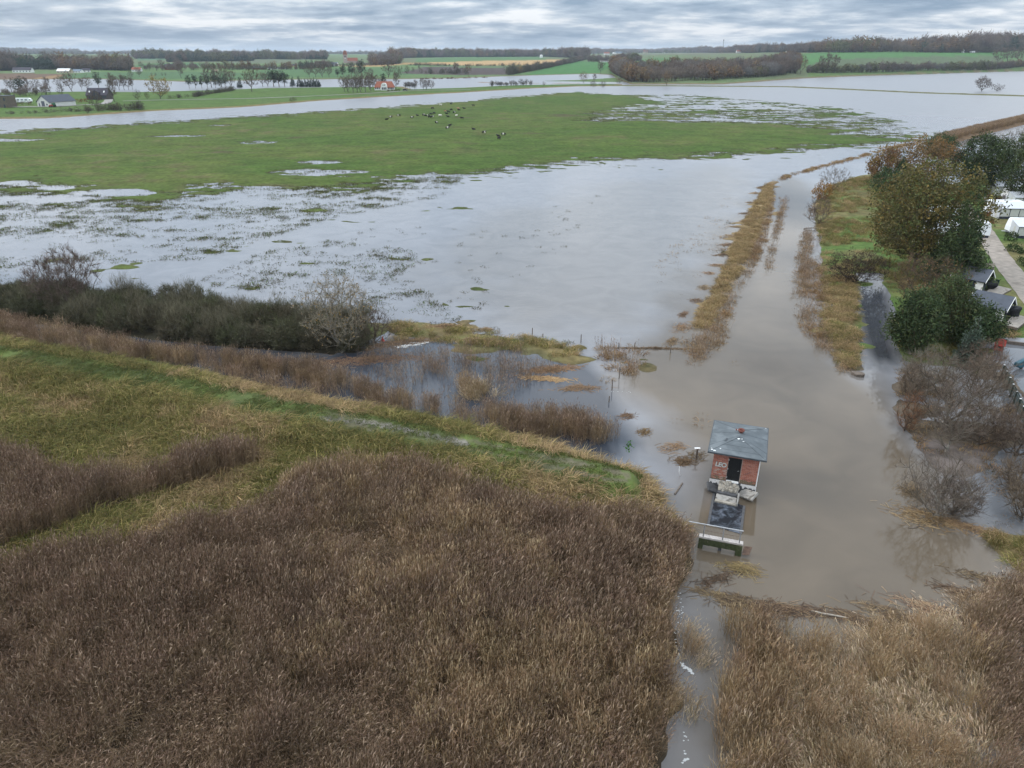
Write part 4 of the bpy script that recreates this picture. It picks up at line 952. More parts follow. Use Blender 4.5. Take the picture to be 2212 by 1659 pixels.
def z1(x, y): return .248 * x, 54.9 + .248 * y
def z2(x, y): return 493.7 + .248 * x, 54.9 + .248 * y
def z3(x, y): return 987.5 + .248 * x, 54.9 + .248 * y
def z4(x, y): return 1481 + .3304 * x, 43.9 + .3304 * y
for i, (x, y, h) in enumerate([(100, 578, 90), (240, 574, 85), (320, 572, 80), (420, 566, 85), (540, 566, 95), (715, 562, 70), (770, 562, 95), (985, 563, 110), (1040, 563, 100), (1085, 562, 95), (1120, 560, 90), (1155, 558, 80)]):
    mtree('tall' if i % 2 else 'bare', *z1(x, y), h * .248, 'bare_tree', 'bare tree in the row on the lake shore behind the farm buildings at left', 'bare trees on the lake shore behind the farm')
mtree('bare', *z1(630, 576), 135 * .248, 'bare_tree', 'tallest broad bare tree of the lake shore row, right behind the grey roofed barn')
mtree('pine', *z1(862, 552), 112 * .248, 'pine_tree', 'tall thin pine in the shore row behind the dark brick house')
mtree('pine', *z1(180, 600), 110 * .248, 'pine_tree', 'dark evergreen tree above the white camper van at the farm', ws=1.6)
mtree('bush', *z1(535, 606), 72 * .248, 'shrub', 'dark round shrub on the green strip behind the grey barn roof', ws=.45, cat='shrub')
mtree('golden', *z1(1400, 640), 152 * .248, 'oak_tree', 'broad golden brown oak standing alone by the river meadow at left')
mtree('tall', *z1(1000, 666), 150 * .248, 'bare_tree', 'thin bare tree right beside the dark brick house', ws=.9)
mtree('bush', *z1(1200, 642), 62 * .248, 'shrub', 'brown shrub between the dark house and the golden oak', ws=.6, cat='shrub')
mtree('bush', *z1(1285, 640), 50 * .248, 'shrub', 'small grey shrub touching the left side of the golden oak', ws=.5, cat='shrub')
mtree('bush', *z1(765, 766), 62 * .248, 'shrub', 'round brown bush on the river bank right of the grey barn', ws=.45, cat='shrub')
mtree('bush', *z1(835, 706), 105 * .248, 'shrub', 'reddish brown bush clump in front of the dark brick house', ws=.65, cat='shrub')
for x, y, h in [(1650, 548, 90), (1705, 548, 95), (1760, 548, 85), (1880, 548, 100), (1965, 546, 95), (1920, 548, 85), (1810, 548, 100)]:
    mtree('pine', *z1(x, y), h * .248, 'pine_tree', 'dark pine in the loose group on the lake shore left of the spruces', 'pines on the lake shore')
for x, y, h in [(1845, 540, 150), (1935, 540, 165), (2010, 538, 130)]:
    mtree('bare', *z1(x, y), h * .248, 'bare_tree', 'bare tree rising behind the loose group of shore pines', 'bare trees behind the shore pines')
mtree('spruce', *z2(100, 542), 88 * .248, 'spruce_tree', 'single dark cone shaped spruce left of the big bare tree')
mtree('bare', *z2(205, 577), 172 * .248, 'bare_tree', 'big dense bare tree between the single spruce and the pine clump', ws=1.05)
for x, y, h in [(300, 532, 100), (345, 532, 105)]:
    mtree('bare', *z2(x, y), h * .248, 'bare_tree', 'brown bare tree beside the dark pine clump by the lake', 'brown trees beside the pine clump')
for x, y, h in [(395, 532, 120), (440, 532, 115), (490, 532, 105)]:
    mtree('pine', *z2(x, y), h * .248, 'pine_tree', 'broad dark pine in the clump of three by the lake', 'three broad dark pines', ws=1.6)
mtree('spruce', *z2(560, 532), 88 * .248, 'spruce_tree', 'lone dark spruce left of the spruce row')
for x in (618, 645, 670, 697, 722, 748, 772, 790):
    mtree('spruce', *z2(x, 536), (80 + 12 * math.sin(x)) * .248, 'spruce_tree', 'dark spruce in the dense straight row left of the white farmhouse', 'row of dark spruces')
for i, (x, y, h) in enumerate([(705, 452, 95), (760, 452, 105), (820, 452, 110), (875, 452, 100)]):
    mtree('bare', *z2(x, y), h * .248, 'bare_tree', 'bare tree in the brown clump on the far lake shore above the spruce row', 'brown clump on the far shore')
for x, y, h in [(950, 450, 62), (1000, 450, 88), (1075, 450, 100), (1160, 450, 125)]:
    mtree('pine', *z2(x, y), h * .248, 'pine_tree', 'pine on the far shore above the white farmhouse grove', 'pines on the far shore', ws=1.2)
for x, y, h in [(1240, 452, 65), (1390, 452, 150), (1120, 452, 80)]:
    mtree('bare', *z2(x, y), h * .248, 'bare_tree', 'bare tree among the pines on the far shore above the farmhouse', 'bare trees on the far shore')
mtree('bush', *z2(1478, 442), 80 * .248, 'shrub', 'large round dark bush at the left end of the ploughed field', ws=.65, cat='shrub')
mtree('bush', *z2(1555, 420), 60 * .248, 'shrub', 'dark bush on the left tip of the ploughed field', ws=.5, cat='shrub')
mtree('bush', *z2(1605, 405), 35 * .248, 'shrub', 'small dark bush at the upper edge of the ploughed field', ws=.6, cat='shrub')
mtree('tall', *z2(1660, 390), 32 * .248, 'small_tree', 'tiny slender tree on the field edge above the ploughed field', cat='tree')
for x, y, h in [(1010, 576, 110), (1045, 582, 120), (1085, 584, 130), (1120, 584, 125), (1155, 584, 130), (1195, 580, 150), (1240, 574, 130), (1225, 560, 120), (1290, 560, 110)]:
    mtree('bare', *z2(x, y), h * .248, 'bare_tree', 'brown bare tree in the grove left of the white farmhouse', 'grove beside the white farmhouse')
mtree('pine', *z2(1350, 545), 105 * .248, 'pine_tree', 'dark evergreen rising behind the red roof of the farmhouse', ws=1.2)
mtree('tall', *z2(1465, 560), 120 * .248, 'bare_tree', 'bare tree at the right gable of the white farmhouse')
for x, y, h in [(1545, 566, 58), (1562, 566, 60), (1580, 566, 62), (1600, 566, 58), (1618, 566, 50)]:
    mtree('willow', *z2(x, y), h * .248, 'pollard_willow', 'pollarded willow in the short dark row right of the white farmhouse', 'pollarded willows by the road')
mtree('tall', *z2(1632, 564), 75 * .248, 'bare_tree', 'thin bare tree at the right end of the pollarded willows')
for x, y, h in [(1695, 563, 85), (1725, 562, 82), (1765, 561, 78)]:
    mtree('bare', *z2(x, y), h * .248, 'bare_tree', 'bare tree in the group of three by the road end', 'three bare trees by the road end')
mtree('bush', *z2(560, 662), 32 * .248, 'shrub', 'low grey shrub on the river bank below the spruce row', ws=1.3, cat='shrub')
mtree('orange', *z3(1100, 502), 82 * .248, 'small_tree', 'rounded half bare tree with orange leaves on the bank in mid river', ws=1.1)
mtree('tall', *z3(1195, 496), 60 * .248, 'bare_tree', 'thin bare tree behind the dark bank shrubs', ws=1.1)
mtree('bush', *z3(1185, 536), 48 * .248, 'shrub', 'left dark evergreen looking shrub on the mid river bank', ws=.8, cat='shrub')
mtree('bush', *z3(1270, 537), 45 * .248, 'shrub', 'right dark reddish shrub on the mid river bank', ws=.9, cat='shrub')
mtree('bush', *z3(755, 527), 34 * .248, 'shrub', 'lone dark bush on the narrow bank left of the orange tree', ws=.5, cat='shrub')
mtree('bush', *z3(1410, 504), 40 * .248, 'shrub', 'brown bush at the left foot of the big brown wood', ws=1.0, cat='shrub')
mtree('orange', *z3(1822, 527), 112 * .248, 'bare_tree', 'lone half bare tree standing on the shore before the big brown wood', ws=.75)
mtree('grey' if 'grey' in MT else 'tall', *z3(1250, 422), 90 * .248, 'bare_tree', 'pale grey feathery tree at the left end of the big brown wood', ws=1.3)
mtree('tall', *z3(-10, 432), 85 * .248, 'bare_tree', 'pale bare tree on the ploughed field shore, left one of two', ws=1.2)
mtree('orange', *z3(97, 436), 80 * .248, 'bare_tree', 'brownish bare tree on the ploughed field shore, right one of two')
mtree('golden', *z3(540, 420), 60 * .248, 'small_tree', 'olive round tree at the lower end of the climbing dark hedge')
mtree('round', *z4(1935, 464), 70 * .3304, 'bare_tree', 'round headed bare tree alone on the thin bank at upper right')
mtree('bush', *z4(2035, 462), 34 * .3304, 'shrub', 'low brown scrub right of the lone round bare tree', ws=1.3, cat='shrub')
mtree('orange', *z4(750, 352), 98 * .3304, 'small_tree', 'rust coloured tree standing apart at the right end of the big brown wood', ws=.8)
for x, y, h in [(880, 345, 85), (925, 345, 95), (970, 345, 90)]:
    mtree('tall', *z4(x, y), h * .3304, 'bare_tree', 'taller brown tree at the left end of the young tree row', 'taller trees in the young row')
for x, y, h in [(2040, 285, 78), (2110, 284, 88), (2170, 283, 82)]:
    mtree('bare', *z4(x, y), h * .3304, 'bare_tree', 'round brown tree of the clump on the hillside at the right edge', 'clump on the right hillside', ws=1.2)
mtree('bare', *z4(1582, 206), 38 * .3304, 'small_tree', 'round dark tree at the left end of the hilltop hedge')
mtree('bare', *z4(1752, 206), 32 * .3304, 'small_tree', 'round dark tree in the middle of the hilltop hedge')
mtree('bare', *z1(1215, 448), 66 * .248, 'bare_tree', 'round brown tree on the far green shore, beside the bushes')
mtree('bush', *z1(1140, 455), 50 * .248, 'shrub', 'brown bush left of the round tree on the far green shore', ws=.6, cat='shrub')
mtree('tall', *z1(1580, 458), 95 * .248, 'bare_tree', 'grey feathery tree on the far shore above the shore pines', ws=1.2)
for x in (1322, 1357, 1415, 1443): mtree('bush', *z1(x, 440), 22 * .248, 'shrub', 'tiny dark bush on the far green shore at left', 'tiny bushes on the far green shore', ws=.45, cat='shrub')

# ------------------------------------------------------------------ trees and shrubs close by
def height(xb, yb, xt, yt):
    b_ = P(xb, yb); d = ray(xt, yt); t = b_[1] / d[1]; return CAMH + t * d[2] - b_[2], b_, math.hypot(b_[1], CAMH)
def near(name, label, xb, yb, yt, wpx, cat='tree', xt=None, hs=1.0, **kw):
    h, b_, rgm = height(xb, yb, xb if xt is None else xt, yt); h *= hs
    w = wpx / FPX * rgm * 1.03
    if 'base_f' in kw: kw['base'] = h * kw.pop('base_f')
    t = make_tree(kw.pop('seed', hash(label) % 9999 if False else len(bpy.data.objects)), h, w, **kw)
    return put_tree(name, label, t, (b_[0], b_[1], b_[2] - .05), 0.0, 1.0, None, cat)
OAK = ((0.229, 0.165, 0.057), (0.189, 0.160, 0.057), (0.158, 0.150, 0.052), (0.128, 0.135, 0.048), (0.176, 0.145, 0.059), (0.110, 0.120, 0.048), (0.150, 0.130, 0.062))
RUST = ((.255, .135, .06), (.215, .13, .068), (.185, .125, .072), (.23, .155, .075))
PINE = ((.042, .068, .030), (.055, .085, .034), (.072, .10, .040), (.082, .105, .046))
near('oak_tree', 'large olive and rust leaved oak on the bank between canal and campsite', 1972, 585, 352, 215, n_=750, base_f=.12, hollow=.55, r_tip=.02, leafy=(30, .36, .45, OAK), split=.09, sq=.8)
near('oak_tree', 'rust brown tree at the far tip of the bank, left of the small dark spruce', 1905, 398, 318, 70, n_=200, base_f=.15, leafy=(20, .42, .5, RUST + OAK[:2]), twig=(3, .9, .03, BTW), split=.08)
near('oak_tree', 'wide rust orange tree behind the big oak', 1985, 402, 295, 135, n_=380, base_f=.12, leafy=(20, .42, .5, RUST), twig=(3, .9, .03, BTW), split=.08)
near('bare_tree', 'grey brown half bare tree between rust tree and far pine', 2045, 392, 322, 55, n_=160, base_f=.15, leafy=(4, .35, .5, RUST[1:3]), twig=(7, 1., .035, BTW), split=.08)
near('pine_tree', 'pine behind the rust trees at the bend of the far reed line', 2018, 372, 287, 62, n_=150, base_f=.35, needle=(34, .55, .42, PINE), bark='bark_pine', split=.08)
near('spruce_tree', 'small dark spruce poking out left of the rust trees', 1937, 415, 322, 38, n_=220, shape='cone', base_f=.05, needle=(18, .42, .22, ((0.026, 0.058, 0.026), (0.036, 0.073, 0.031))), split=.06)
near('juniper', 'dark green rounded evergreen below the small spruce', 1908, 425, 362, 60, n_=150, base_f=.05, needle=(18, .42, .3, ((0.031, 0.065, 0.026), (0.044, 0.081, 0.034))), split=.06)
near('pine_tree', 'massive dark pine beside the far caravans', 2108, 418, 290, 100, n_=330, base_f=.14, needle=(42, .55, .5, PINE), bark='bark_pine', split=.10, hollow=.4)
near('pine_tree', 'dark pine cut by the right edge above the caravans', 2200, 440, 292, 105, n_=300, base_f=.14, needle=(42, .55, .5, PINE), bark='bark_pine', split=.10)
near('shrub', 'grey bare fan shaped shrub at the canal bend', 1797, 414, 360, 58, 'shrub', n_=170, shape='fan', base_f=.1, trunk_h=.4, twig=(7, .7, .025, BTW), split=.05)
near('shrub', 'bright orange leaved bush at the canal bend', 1774, 434, 392, 44, 'shrub', n_=110, base_f=.05, trunk_h=.3, leafy=(11, .3, .25, ((0.338, 0.176, 0.039), (0.273, 0.150, 0.039), (0.221, 0.130, 0.052))), split=.05)
near('shrub', 'purple brown bare bush hanging over the canal', 1766, 486, 422, 52, 'shrub', n_=180, base_f=.05, trunk_h=.4, twig=(9, .7, .022, ((0.137, 0.091, 0.085), (0.156, 0.111, 0.091), (0.182, 0.156, 0.143))), split=.05)
near('pine_tree', 'tall dark evergreen between the oak and the cabins', 2058, 610, 406, 128, n_=520, shape='cone', base_f=.04, needle=(30, .46, .36, PINE), bark='bark_pine', split=.09)
near('shrub', 'reddish brown bare bush in front of the oak', 1985, 660, 548, 145, 'shrub', n_=330, base_f=.08, trunk_h=.6, leafy=(3, .2, .3, ((0.221, 0.130, 0.058), (0.182, 0.124, 0.065))), twig=(9, .8, .022, ((0.169, 0.111, 0.078), (0.143, 0.101, 0.075))), split=.06, sq=.6)
near('pine_tree', 'low spreading pine on the pond bank, nearest the water', 1966, 765, 632, 92, n_=300, base_f=.05, trunk_h=1.5, needle=(34, .4, .4, PINE), bark='bark_pine', split=.07)
near('pine_tree', 'pine with thin yellow green crown behind the snapped branch', 2026, 735, 596, 98, n_=300, base_f=.1, needle=(28, .38, .42, PINE[1:] + ((0.091, 0.104, 0.039),)), bark='bark_pine', split=.07)
near('pine_tree', 'bushy dark pine directly left of the nearest cabin deck', 2092, 748, 662, 96, n_=300, base_f=.05, trunk_h=1.2, needle=(34, .38, .4, PINE), bark='bark_pine', split=.07)
near('spruce_tree', 'small blue grey spruce below the pines', 2086, 790, 690, 62, n_=260, shape='cone', base_f=.03, needle=(16, .3, .2, ((0.091, 0.124, 0.098), (0.117, 0.150, 0.117), (0.078, 0.111, 0.078))), split=.05)
near('bramble', 'dark brown bramble thicket closing the end of the pond', 1846, 612, 542, 135, 'shrub', n_=300, base_f=.02, trunk_h=.3, leafy=(5, .2, .25, ((0.078, 0.052, 0.039), (0.098, 0.065, 0.046), (0.065, 0.058, 0.033))), twig=(8, .7, .025, ((0.098, 0.072, 0.058), (0.078, 0.058, 0.049))), split=.05, sq=.5)
GREY = ((0.208, 0.189, 0.163), (0.176, 0.150, 0.130), (0.156, 0.127, 0.111), (0.234, 0.215, 0.189))
near('shrub', 'pale grey lichen covered shrub below the low pine', 1990, 850, 752, 110, 'shrub', n_=260, base_f=.05, trunk_h=.4, twig=(9, .7, .02, GREY), split=.05, bark='bark_pale')
near('shrub', 'large brown grey bare shrub in the middle of the flooded bank', 2045, 925, 772, 190, 'shrub', n_=520, base_f=.06, trunk_h=.6, twig=(9, .75, .02, ((0.163, 0.130, 0.111), (0.143, 0.111, 0.091), (0.195, 0.163, 0.137))), split=.05)
near('shrub', 'brown bare shrub beside the playground flood', 2118, 860, 770, 110, 'shrub', n_=280, base_f=.05, trunk_h=.4, twig=(9, .7, .02, ((0.169, 0.130, 0.104), (0.150, 0.117, 0.098))), split=.05)
near('shrub', 'crooked bare tree with a pale broken limb in the flooded mud', 2045, 985, 838, 130, 'shrub', n_=220, shape='fan', base_f=.15, twig=(7, .7, .02, GREY[1:3]), split=.05, bark='bark_pale')
near('shrub', 'reddish weeds at the water edge of the flooded bank', 1955, 930, 850, 50, 'shrub', n_=110, base_f=.03, trunk_h=.2, twig=(9, .6, .02, ((0.247, 0.130, 0.078), (0.195, 0.111, 0.072))), split=.04)
near('shrub', 'lower grey shrub with straw caught in it, standing in the muddy basin', 2018, 1118, 992, 150, 'shrub', n_=330, shape='fan', base_f=.05, trunk_h=.4, twig=(8, .7, .018, GREY[:3]), split=.04, bark='bark_pale')
near('shrub', 'dense dark bare bush right of the straw caught shrub', 2062, 1112, 1040, 95, 'shrub', n_=240, base_f=.03, trunk_h=.3, twig=(10, .6, .018, ((0.130, 0.111, 0.098), (0.156, 0.130, 0.117))), split=.04)
for i, (x, y, t) in enumerate([(2148, 332, 285), (2168, 328, 280), (2190, 322, 272), (2210, 318, 268), (2178, 345, 296), (2205, 338, 285)]):
    h, b_, rgm = height(x, y, x, t)
    if i == 0: FLT = make_tree(901, 10, 6, 2, 110, 'fan', .03, twig=(6, 1.1, .05, GTW), split=.06)
    put_tree('bare_tree', 'grey bare tree standing in flood water at the right edge', FLT, (b_[0], b_[1], -.3), i * 1.1, h / 10, 'grey trees standing in the flood')
near('bare_tree', 'round headed bare tree rising from the dark thicket at left', 155, 672, 546, 140, n_=420, shape='fan', base_f=.12, r_tip=.016, twig=(9, .85, .034, ((0.150, 0.111, 0.104), (0.169, 0.124, 0.111), (0.130, 0.111, 0.098))), split=.06)
near('oak_tree', 'pale half bare tree with a few brown leaves at the thicket end', 738, 762, 598, 150, n_=430, shape='fan', base_f=.12, r_tip=.016, leafy=(2, .2, .2, ((0.273, 0.169, 0.091), (0.234, 0.169, 0.104), (0.312, 0.195, 0.078))), twig=(6, .75, .03, ((.31, .265, .21), (.26, .22, .18))), split=.04, bark='bark_pale')
near('shrub', 'dark purple brown shrub at the right end of the thicket', 808, 742, 668, 85, 'shrub', n_=240, base_f=.03, trunk_h=.3, twig=(9, .6, .02, ((0.111, 0.081, 0.072), (0.130, 0.098, 0.081))), split=.05)


for i, (x, y, t, w, lab) in enumerate([(2165, 950, 880, 90, 'brown bare shrub beside the slatted fence, upper one'), (2190, 985, 905, 90, 'brown bare shrub beside the slatted fence, lower one'), (2110, 960, 880, 90, 'grey brown bare shrub right of the crooked tree'), (2190, 1060, 1000, 80, 'straw brown bush standing in the flood near the right edge'), (2120, 800, 740, 80, 'dark bare bush below the nearest cabin deck'), (1965, 860, 790, 60, 'reddish grey bush on the water side below the pale shrub'), (2205, 1120, 1040, 70, 'thin grey shrub in the flood at the right edge above the broken bank')]):
    near('shrub', lab, x, y, t, w, 'shrub', n_=200, base_f=.04, trunk_h=.3, twig=(9, .65, .02, ((.17, .13, .10), (.14, .105, .085), (.20, .16, .125))), split=.05)

def scrub(seed, h, w, cols, n_=130):
    rg = np.random.default_rng(seed); q = crown_pts(rg, n_, h, .1, w, 'round', .5)
    d = unit(q - np.array([0, 0, 0]))
    return join([twigs(rg, q, d, 9, .75, .03, cols), leaf_cards(rg, q, 4, .16, .25, cols)])
SC = [proto('scrub_%d' % i, scrub(950 + i, 3.0, 3.4, c), 'twig_mat') for i, c in enumerate([((0.109, 0.113, 0.071), (0.089, 0.096, 0.059), (0.128, 0.134, 0.088)), ((0.097, 0.098, 0.057), (0.077, 0.085, 0.048)), ((0.122, 0.109, 0.075), (0.099, 0.090, 0.063)), ((0.089, 0.102, 0.051), (0.109, 0.117, 0.066))])]
SC += [proto('scrub_%d' % (4 + i), join([twigs(np.random.default_rng(960 + i), crown_pts(np.random.default_rng(970 + i), 60, 3.6, .4, 3.0, 'fan'), np.tile((0, 0, 1.), (60, 1)), 7, 1.2, .022, ((0.157, 0.147, 0.105), (0.128, 0.121, 0.087), (0.187, 0.173, 0.122)), up=.8), scrub(980 + i, 2.4, 3.0, ((0.098, 0.100, 0.061), (0.084, 0.082, 0.052)), 60)]), 'twig_mat') for i in range(2)]
rg = np.random.default_rng(77)
THK = ez([(-300, 575, 2.8), (0, 604, 2.8), (180, 612, 2.8), (300, 618, 2.8), (520, 640, 2.8), (640, 655, 2.8), (760, 670, 2.4), (810, 700, .5), (760, 758, .3), (600, 752, .3), (420, 738, .3), (200, 708, .3), (0, 672, .3), (-300, 640, .3)])
p = fill(THK, .75, rg)
cover('scrub_thicket', 'dense dark grey green scrub thicket along the flooded meadow at left', p, SC, rg, .7, 1.1, .36 + .9 * fbm(p[:, 0], p[:, 1], 4, 3, 110), tilt=.18)
# ------------------------------------------------------------------ paths
plain('gravel', (.27, .235, .20), .95, .2, 1.2, .3, dirt=((.17, .145, .12), .5, .58))
plain('lane', (.25, .24, .22), .95, .15, .3)
def ribbon_path(name, pts, width, mat, dz, step=1.5, wob=.15):
    pts = np.array(pts, float); seg = np.linalg.norm(np.diff(pts, axis=0), axis=1); c = np.concatenate([[0], np.cumsum(seg)])
    t = np.arange(0, c[-1], step); x = np.interp(t, c, pts[:, 0]); y = np.interp(t, c, pts[:, 1])
    for _ in range(3):
        x[1:-1] = (x[:-2] + 2 * x[1:-1] + x[2:]) / 4; y[1:-1] = (y[:-2] + 2 * y[1:-1] + y[2:]) / 4
    dx = np.gradient(x); dy = np.gradient(y); L = np.hypot(dx, dy); nx, ny = -dy / L, dx / L
    cols_ = []
    for k in (-1, -.5, 0, .5, 1):
        wv = width / 2 * k + (wob * (vnoise(t / 1.7 + 9 * k, t * 0, 3) - .5) if abs(k) == 1 else 0)
        X = x + nx * wv; Y = y + ny * wv; cols_.append(np.stack([X, Y, np.maximum(H(X, Y), .02) + dz - .03 * abs(k)], -1))
    v = np.stack(cols_, 1).reshape(-1, 3); n_ = len(t); I_ = np.arange(n_ * 5).reshape(n_, 5)
    f = np.stack([I_[:-1, :-1], I_[1:, :-1], I_[1:, 1:], I_[:-1, 1:]], -1).reshape(-1, 4)
    return top(name, mesh_np(name, v, f[:, ::-1], mat, None, True), None, kind='structure')
path_pts = gp([(2075, 440), (2100, 470), (2121, 492), (2150, 540), (2180, 582), (2220, 630), (2290, 720)], .6)
ribbon_path('gravel_path', path_pts, 3.1, 'gravel', .07)
ribbon_path('farm_road', [P(*q)[:2] for q in [z1(1070, 661), z1(1500, 650), z1(2212, 638), z2(500, 627), z2(1000, 605), z2(1300, 590), z2(1500, 574), z2(1750, 566), z2(2150, 562)]], 4.0, 'lane', .25, 6)
ribbon_path('farm_yard', [P(*q)[:2] for q in [z1(80, 712), z1(300, 712), z1(520, 708), z1(700, 695), z1(900, 690), z1(940, 668), z1(950, 645)]], 5.0, 'lane', .25, 4)

# ------------------------------------------------------------------ pump house
plain('mortar', (.30, .26, .225), .95, .15, 8)
for i, c in enumerate([(.40, .155, .105), (.34, .125, .09), (.45, .20, .145), (.29, .125, .10), (.42, .31, .26), (.19, .135, .085)]): plain('brick_%d' % i, c, .85, .25, 9, .2)
plain('concrete_dark', (.075, .075, .078), .9, .3, 3, .4)
plain('concrete', (.30, .285, .26), .9, .22, 4, .5, dirt=((.13, .12, .105), 3, .55))
plain('limewash', (.62, .60, .58), .9, .12, 5, .3, dirt=((.30, .28, .26), 6, .6))
plain('cream_paint', (.55, .50, .40), .6, .1, 4, dirt=((.2, .18, .14), 5, .62))
plain('felt', (.10, .115, .124), .85, .18, 1.6, .15, dirt=((.14, .158, .168), 1.1, .5))
plain('felt_dark', (.06, .068, .075), .7, .2, 3)
plain('black_paint', (.012, .013, .014), .45, .3, 6)
plain('terracotta', (.17, .06, .045), .8, .2, 8)
plain('pale_stain', (.66, .68, .68), .8, .1, 9)
plain('steel', (.42, .43, .44), .45, .1, 9, metal=.6)
plain('white_pvc', (.78, .78, .77), .4, .05, 3)
plain('moss', (.048, .058, .024), .95, .35, 6, .6, dirt=((.10, .095, .06), 4, .58))
plain('rust', (.11, .07, .05), .9, .3, 8)
plain('silver_spray', (.52, .50, .46), .5, .12, 12)
plain('dark_spray', (.10, .085, .08), .6, .1, 12)
plain('stone', (.31, .28, .235), .9, .25, 3, .6, dirt=((.2, .185, .16), 4, .58))
HC = (16.72, 45.68); HRZ = R(-19.5)
ph = top('pump_house', None, 'small square red brick pump house with grey hipped roof standing in muddy water', 'pump house', loc=(HC[0], HC[1], 0), rz=HRZ)
W2, D2, Z0, Z1_ = 1.57, 2.1, .78, 3.08
part('plinth', B().box(-W2 - .06, W2 + .06, -D2 - .06, D2 + .06, -1.0, Z0).mesh('plinth', 'concrete_dark', .02), ph, 'dark concrete plinth with flaking white render')
def blotch(x0, x1, ztop, zb, seed, y):          # ragged patch of render on the plinth front
    rnd = random.Random(seed); n_ = 14; b_ = B()
    xs = [x0 + (x1 - x0) * i / n_ for i in range(n_ + 1)]; bot = [zb + rnd.uniform(-.13, .12) for _ in xs]
    for i in range(n_): b_.hexa([(xs[i], y - .012, bot[i]), (xs[i + 1], y - .012, bot[i + 1]), (xs[i + 1], y, bot[i + 1]), (xs[i], y, bot[i]), (xs[i], y - .012, ztop), (xs[i + 1], y - .012, ztop), (xs[i + 1], y, ztop), (xs[i], y, ztop)])
    return b_
part('render_patch', blotch(-W2 - .06, -.55, Z0, .50, 1, -D2 - .06).mesh('render_patch', 'limewash'), ph)
part('render_patch', blotch(.55, W2 + .06, Z0, .52, 2, -D2 - .06).mesh('render_patch', 'limewash'), ph)
DX0, DX1, DZ1 = -.50, .40, 2.76
w_ = B(); yi = -D2 + .025
w_.box(-W2 + .02, DX0, yi, yi + .2, Z0, Z1_).box(DX1, W2 - .02, yi, yi + .2, Z0, Z1_).box(DX0, DX1, yi, yi + .2, DZ1 + .005, Z1_)
w_.box(-W2 + .02, -W2 + .22, yi + .2, D2 - .02, Z0, Z1_).box(W2 - .22, W2 - .02, yi + .2, D2 - .02, Z0, Z1_).box(-W2 + .22, W2 - .22, D2 - .22, D2 - .02, Z0, Z1_)
wall = part('wall', w_.mesh('wall', 'mortar'), ph, 'red brick wall')
BL, BH, ST = .228, .060, .0742
bm_ = {}
def brick_mesh(L, Hh, k):
    key = (round(L, 3), round(Hh, 3), k)
    if key not in bm_: bm_[key] = B().box(-L / 2, L / 2, -.002, .05, 0, Hh).mesh('brick', 'brick_%d' % k)
    return bm_[key]
nb_ = 0; rest = B(); rnd = random.Random(4)
def add_brick(x, z, L, Hh):
    global nb_
    k = rnd.choices((0, 1, 2, 3), (5, 3, 3, 1))[0]
    if -1.4 < x < -.6 and z < 1.75 and rnd.random() < .45: k = 4          # salt bloom
    if z < 1.05 and rnd.random() < .5 + (1.05 - z) * 1.2: k = 5            # algae above the plinth
    if nb_ < 300:
        o = part('brick', brick_mesh(L, Hh, k), wall, loc=(x, -D2 + rnd.uniform(-.003, .003), z)); nb_ += 1
    else: rest.box(x - L / 2, x + L / 2, -D2, -D2 + .05, z, z + Hh, k)
for c in range(31):
    z = Z0 + .006 + c * ST; off = 0 if c % 2 == 0 else -.12
    x = -W2 + off
    while x < W2 - .02:
        a, b2 = max(x, -W2), min(x + .228, W2)
        x += .24
        segs = [(a, b2)]
        if z < DZ1 + .235 and z + BH > Z0:
            lo, hi = (DX0 - .03, DX1 + .03) if z < DZ1 - .01 else (DX0 - .12, DX1 + .12)
            segs = []
            if a < lo: segs.append((a, min(b2, lo)))
            if b2 > hi: segs.append((max(a, hi), b2))
        for (s0, s1) in segs:
            if s1 - s0 > .05: add_brick((s0 + s1) / 2, z, round((s1 - s0) / .02) * .02 - .008, BH)
for i in range(15): rest.box(DX0 - .10 + i * .0742, DX0 - .10 + i * .0742 + .062, -D2 - .002, -D2 + .05, DZ1 + .008, DZ1 + .222, 2)
for c in range(31):
    z = Z0 + .006 + c * ST; off = 0 if c % 2 else -.12
    y = -D2 + .06 + off
    while y < D2:
        a, b2 = max(y, -D2 + .055), min(y + .228, D2); y += .24
        if b2 - a > .06:
            k = rnd.choices((0, 1, 2, 3), (5, 3, 3, 1))[0]
            rest.box(-W2, -W2 + .05, a, b2, z, z + BH, k); rest.box(W2 - .05, W2, a, b2, z, z + BH, (k + 1) % 3)
    x = -W2 + .055 + off
    while x < W2:
        a, b2 = max(x, -W2 + .055), min(x + .228, W2 - .055); x += .24
        if b2 - a > .06: rest.box(a, b2, D2 - .05, D2, z, z + BH, rnd.choices((0, 1, 2, 3), (5, 3, 3, 1))[0])
part('brickwork', rest.mesh('brickwork', ['brick_%d' % i for i in range(6)]), wall, kind='stuff')
dr = B()
for i in range(5):
    x0 = DX0 + .03 + i * .168; dr.box(x0, x0 + .16, -D2 + .09, -D2 + .13, Z0 + .05, DZ1 - .03)
dr.box(DX0 + .02, DX1 - .02, -D2 + .13, -D2 + .15, Z0 + .05, DZ1 - .03)
door = part('door', dr.mesh('door', 'black_paint'), ph, 'black plank door')
f_ = B().box(DX0 - .02, DX0 + .03, -D2 + .03, -D2 + .16, Z0, DZ1).box(DX1 - .03, DX1 + .02, -D2 + .03, -D2 + .16, Z0, DZ1).box(DX0 + .03, DX1 - .03, -D2 + .03, -D2 + .16, DZ1 - .03, DZ1)
part('door_frame', f_.mesh('door_frame', 'black_paint'), ph)
part('threshold', B().box(DX0 + .02, DX1 - .02, -D2 - .10, -D2 + .10, Z0 - .06, Z0 + .05).mesh('threshold', 'white_pvc', .01), ph, 'pale door sill')
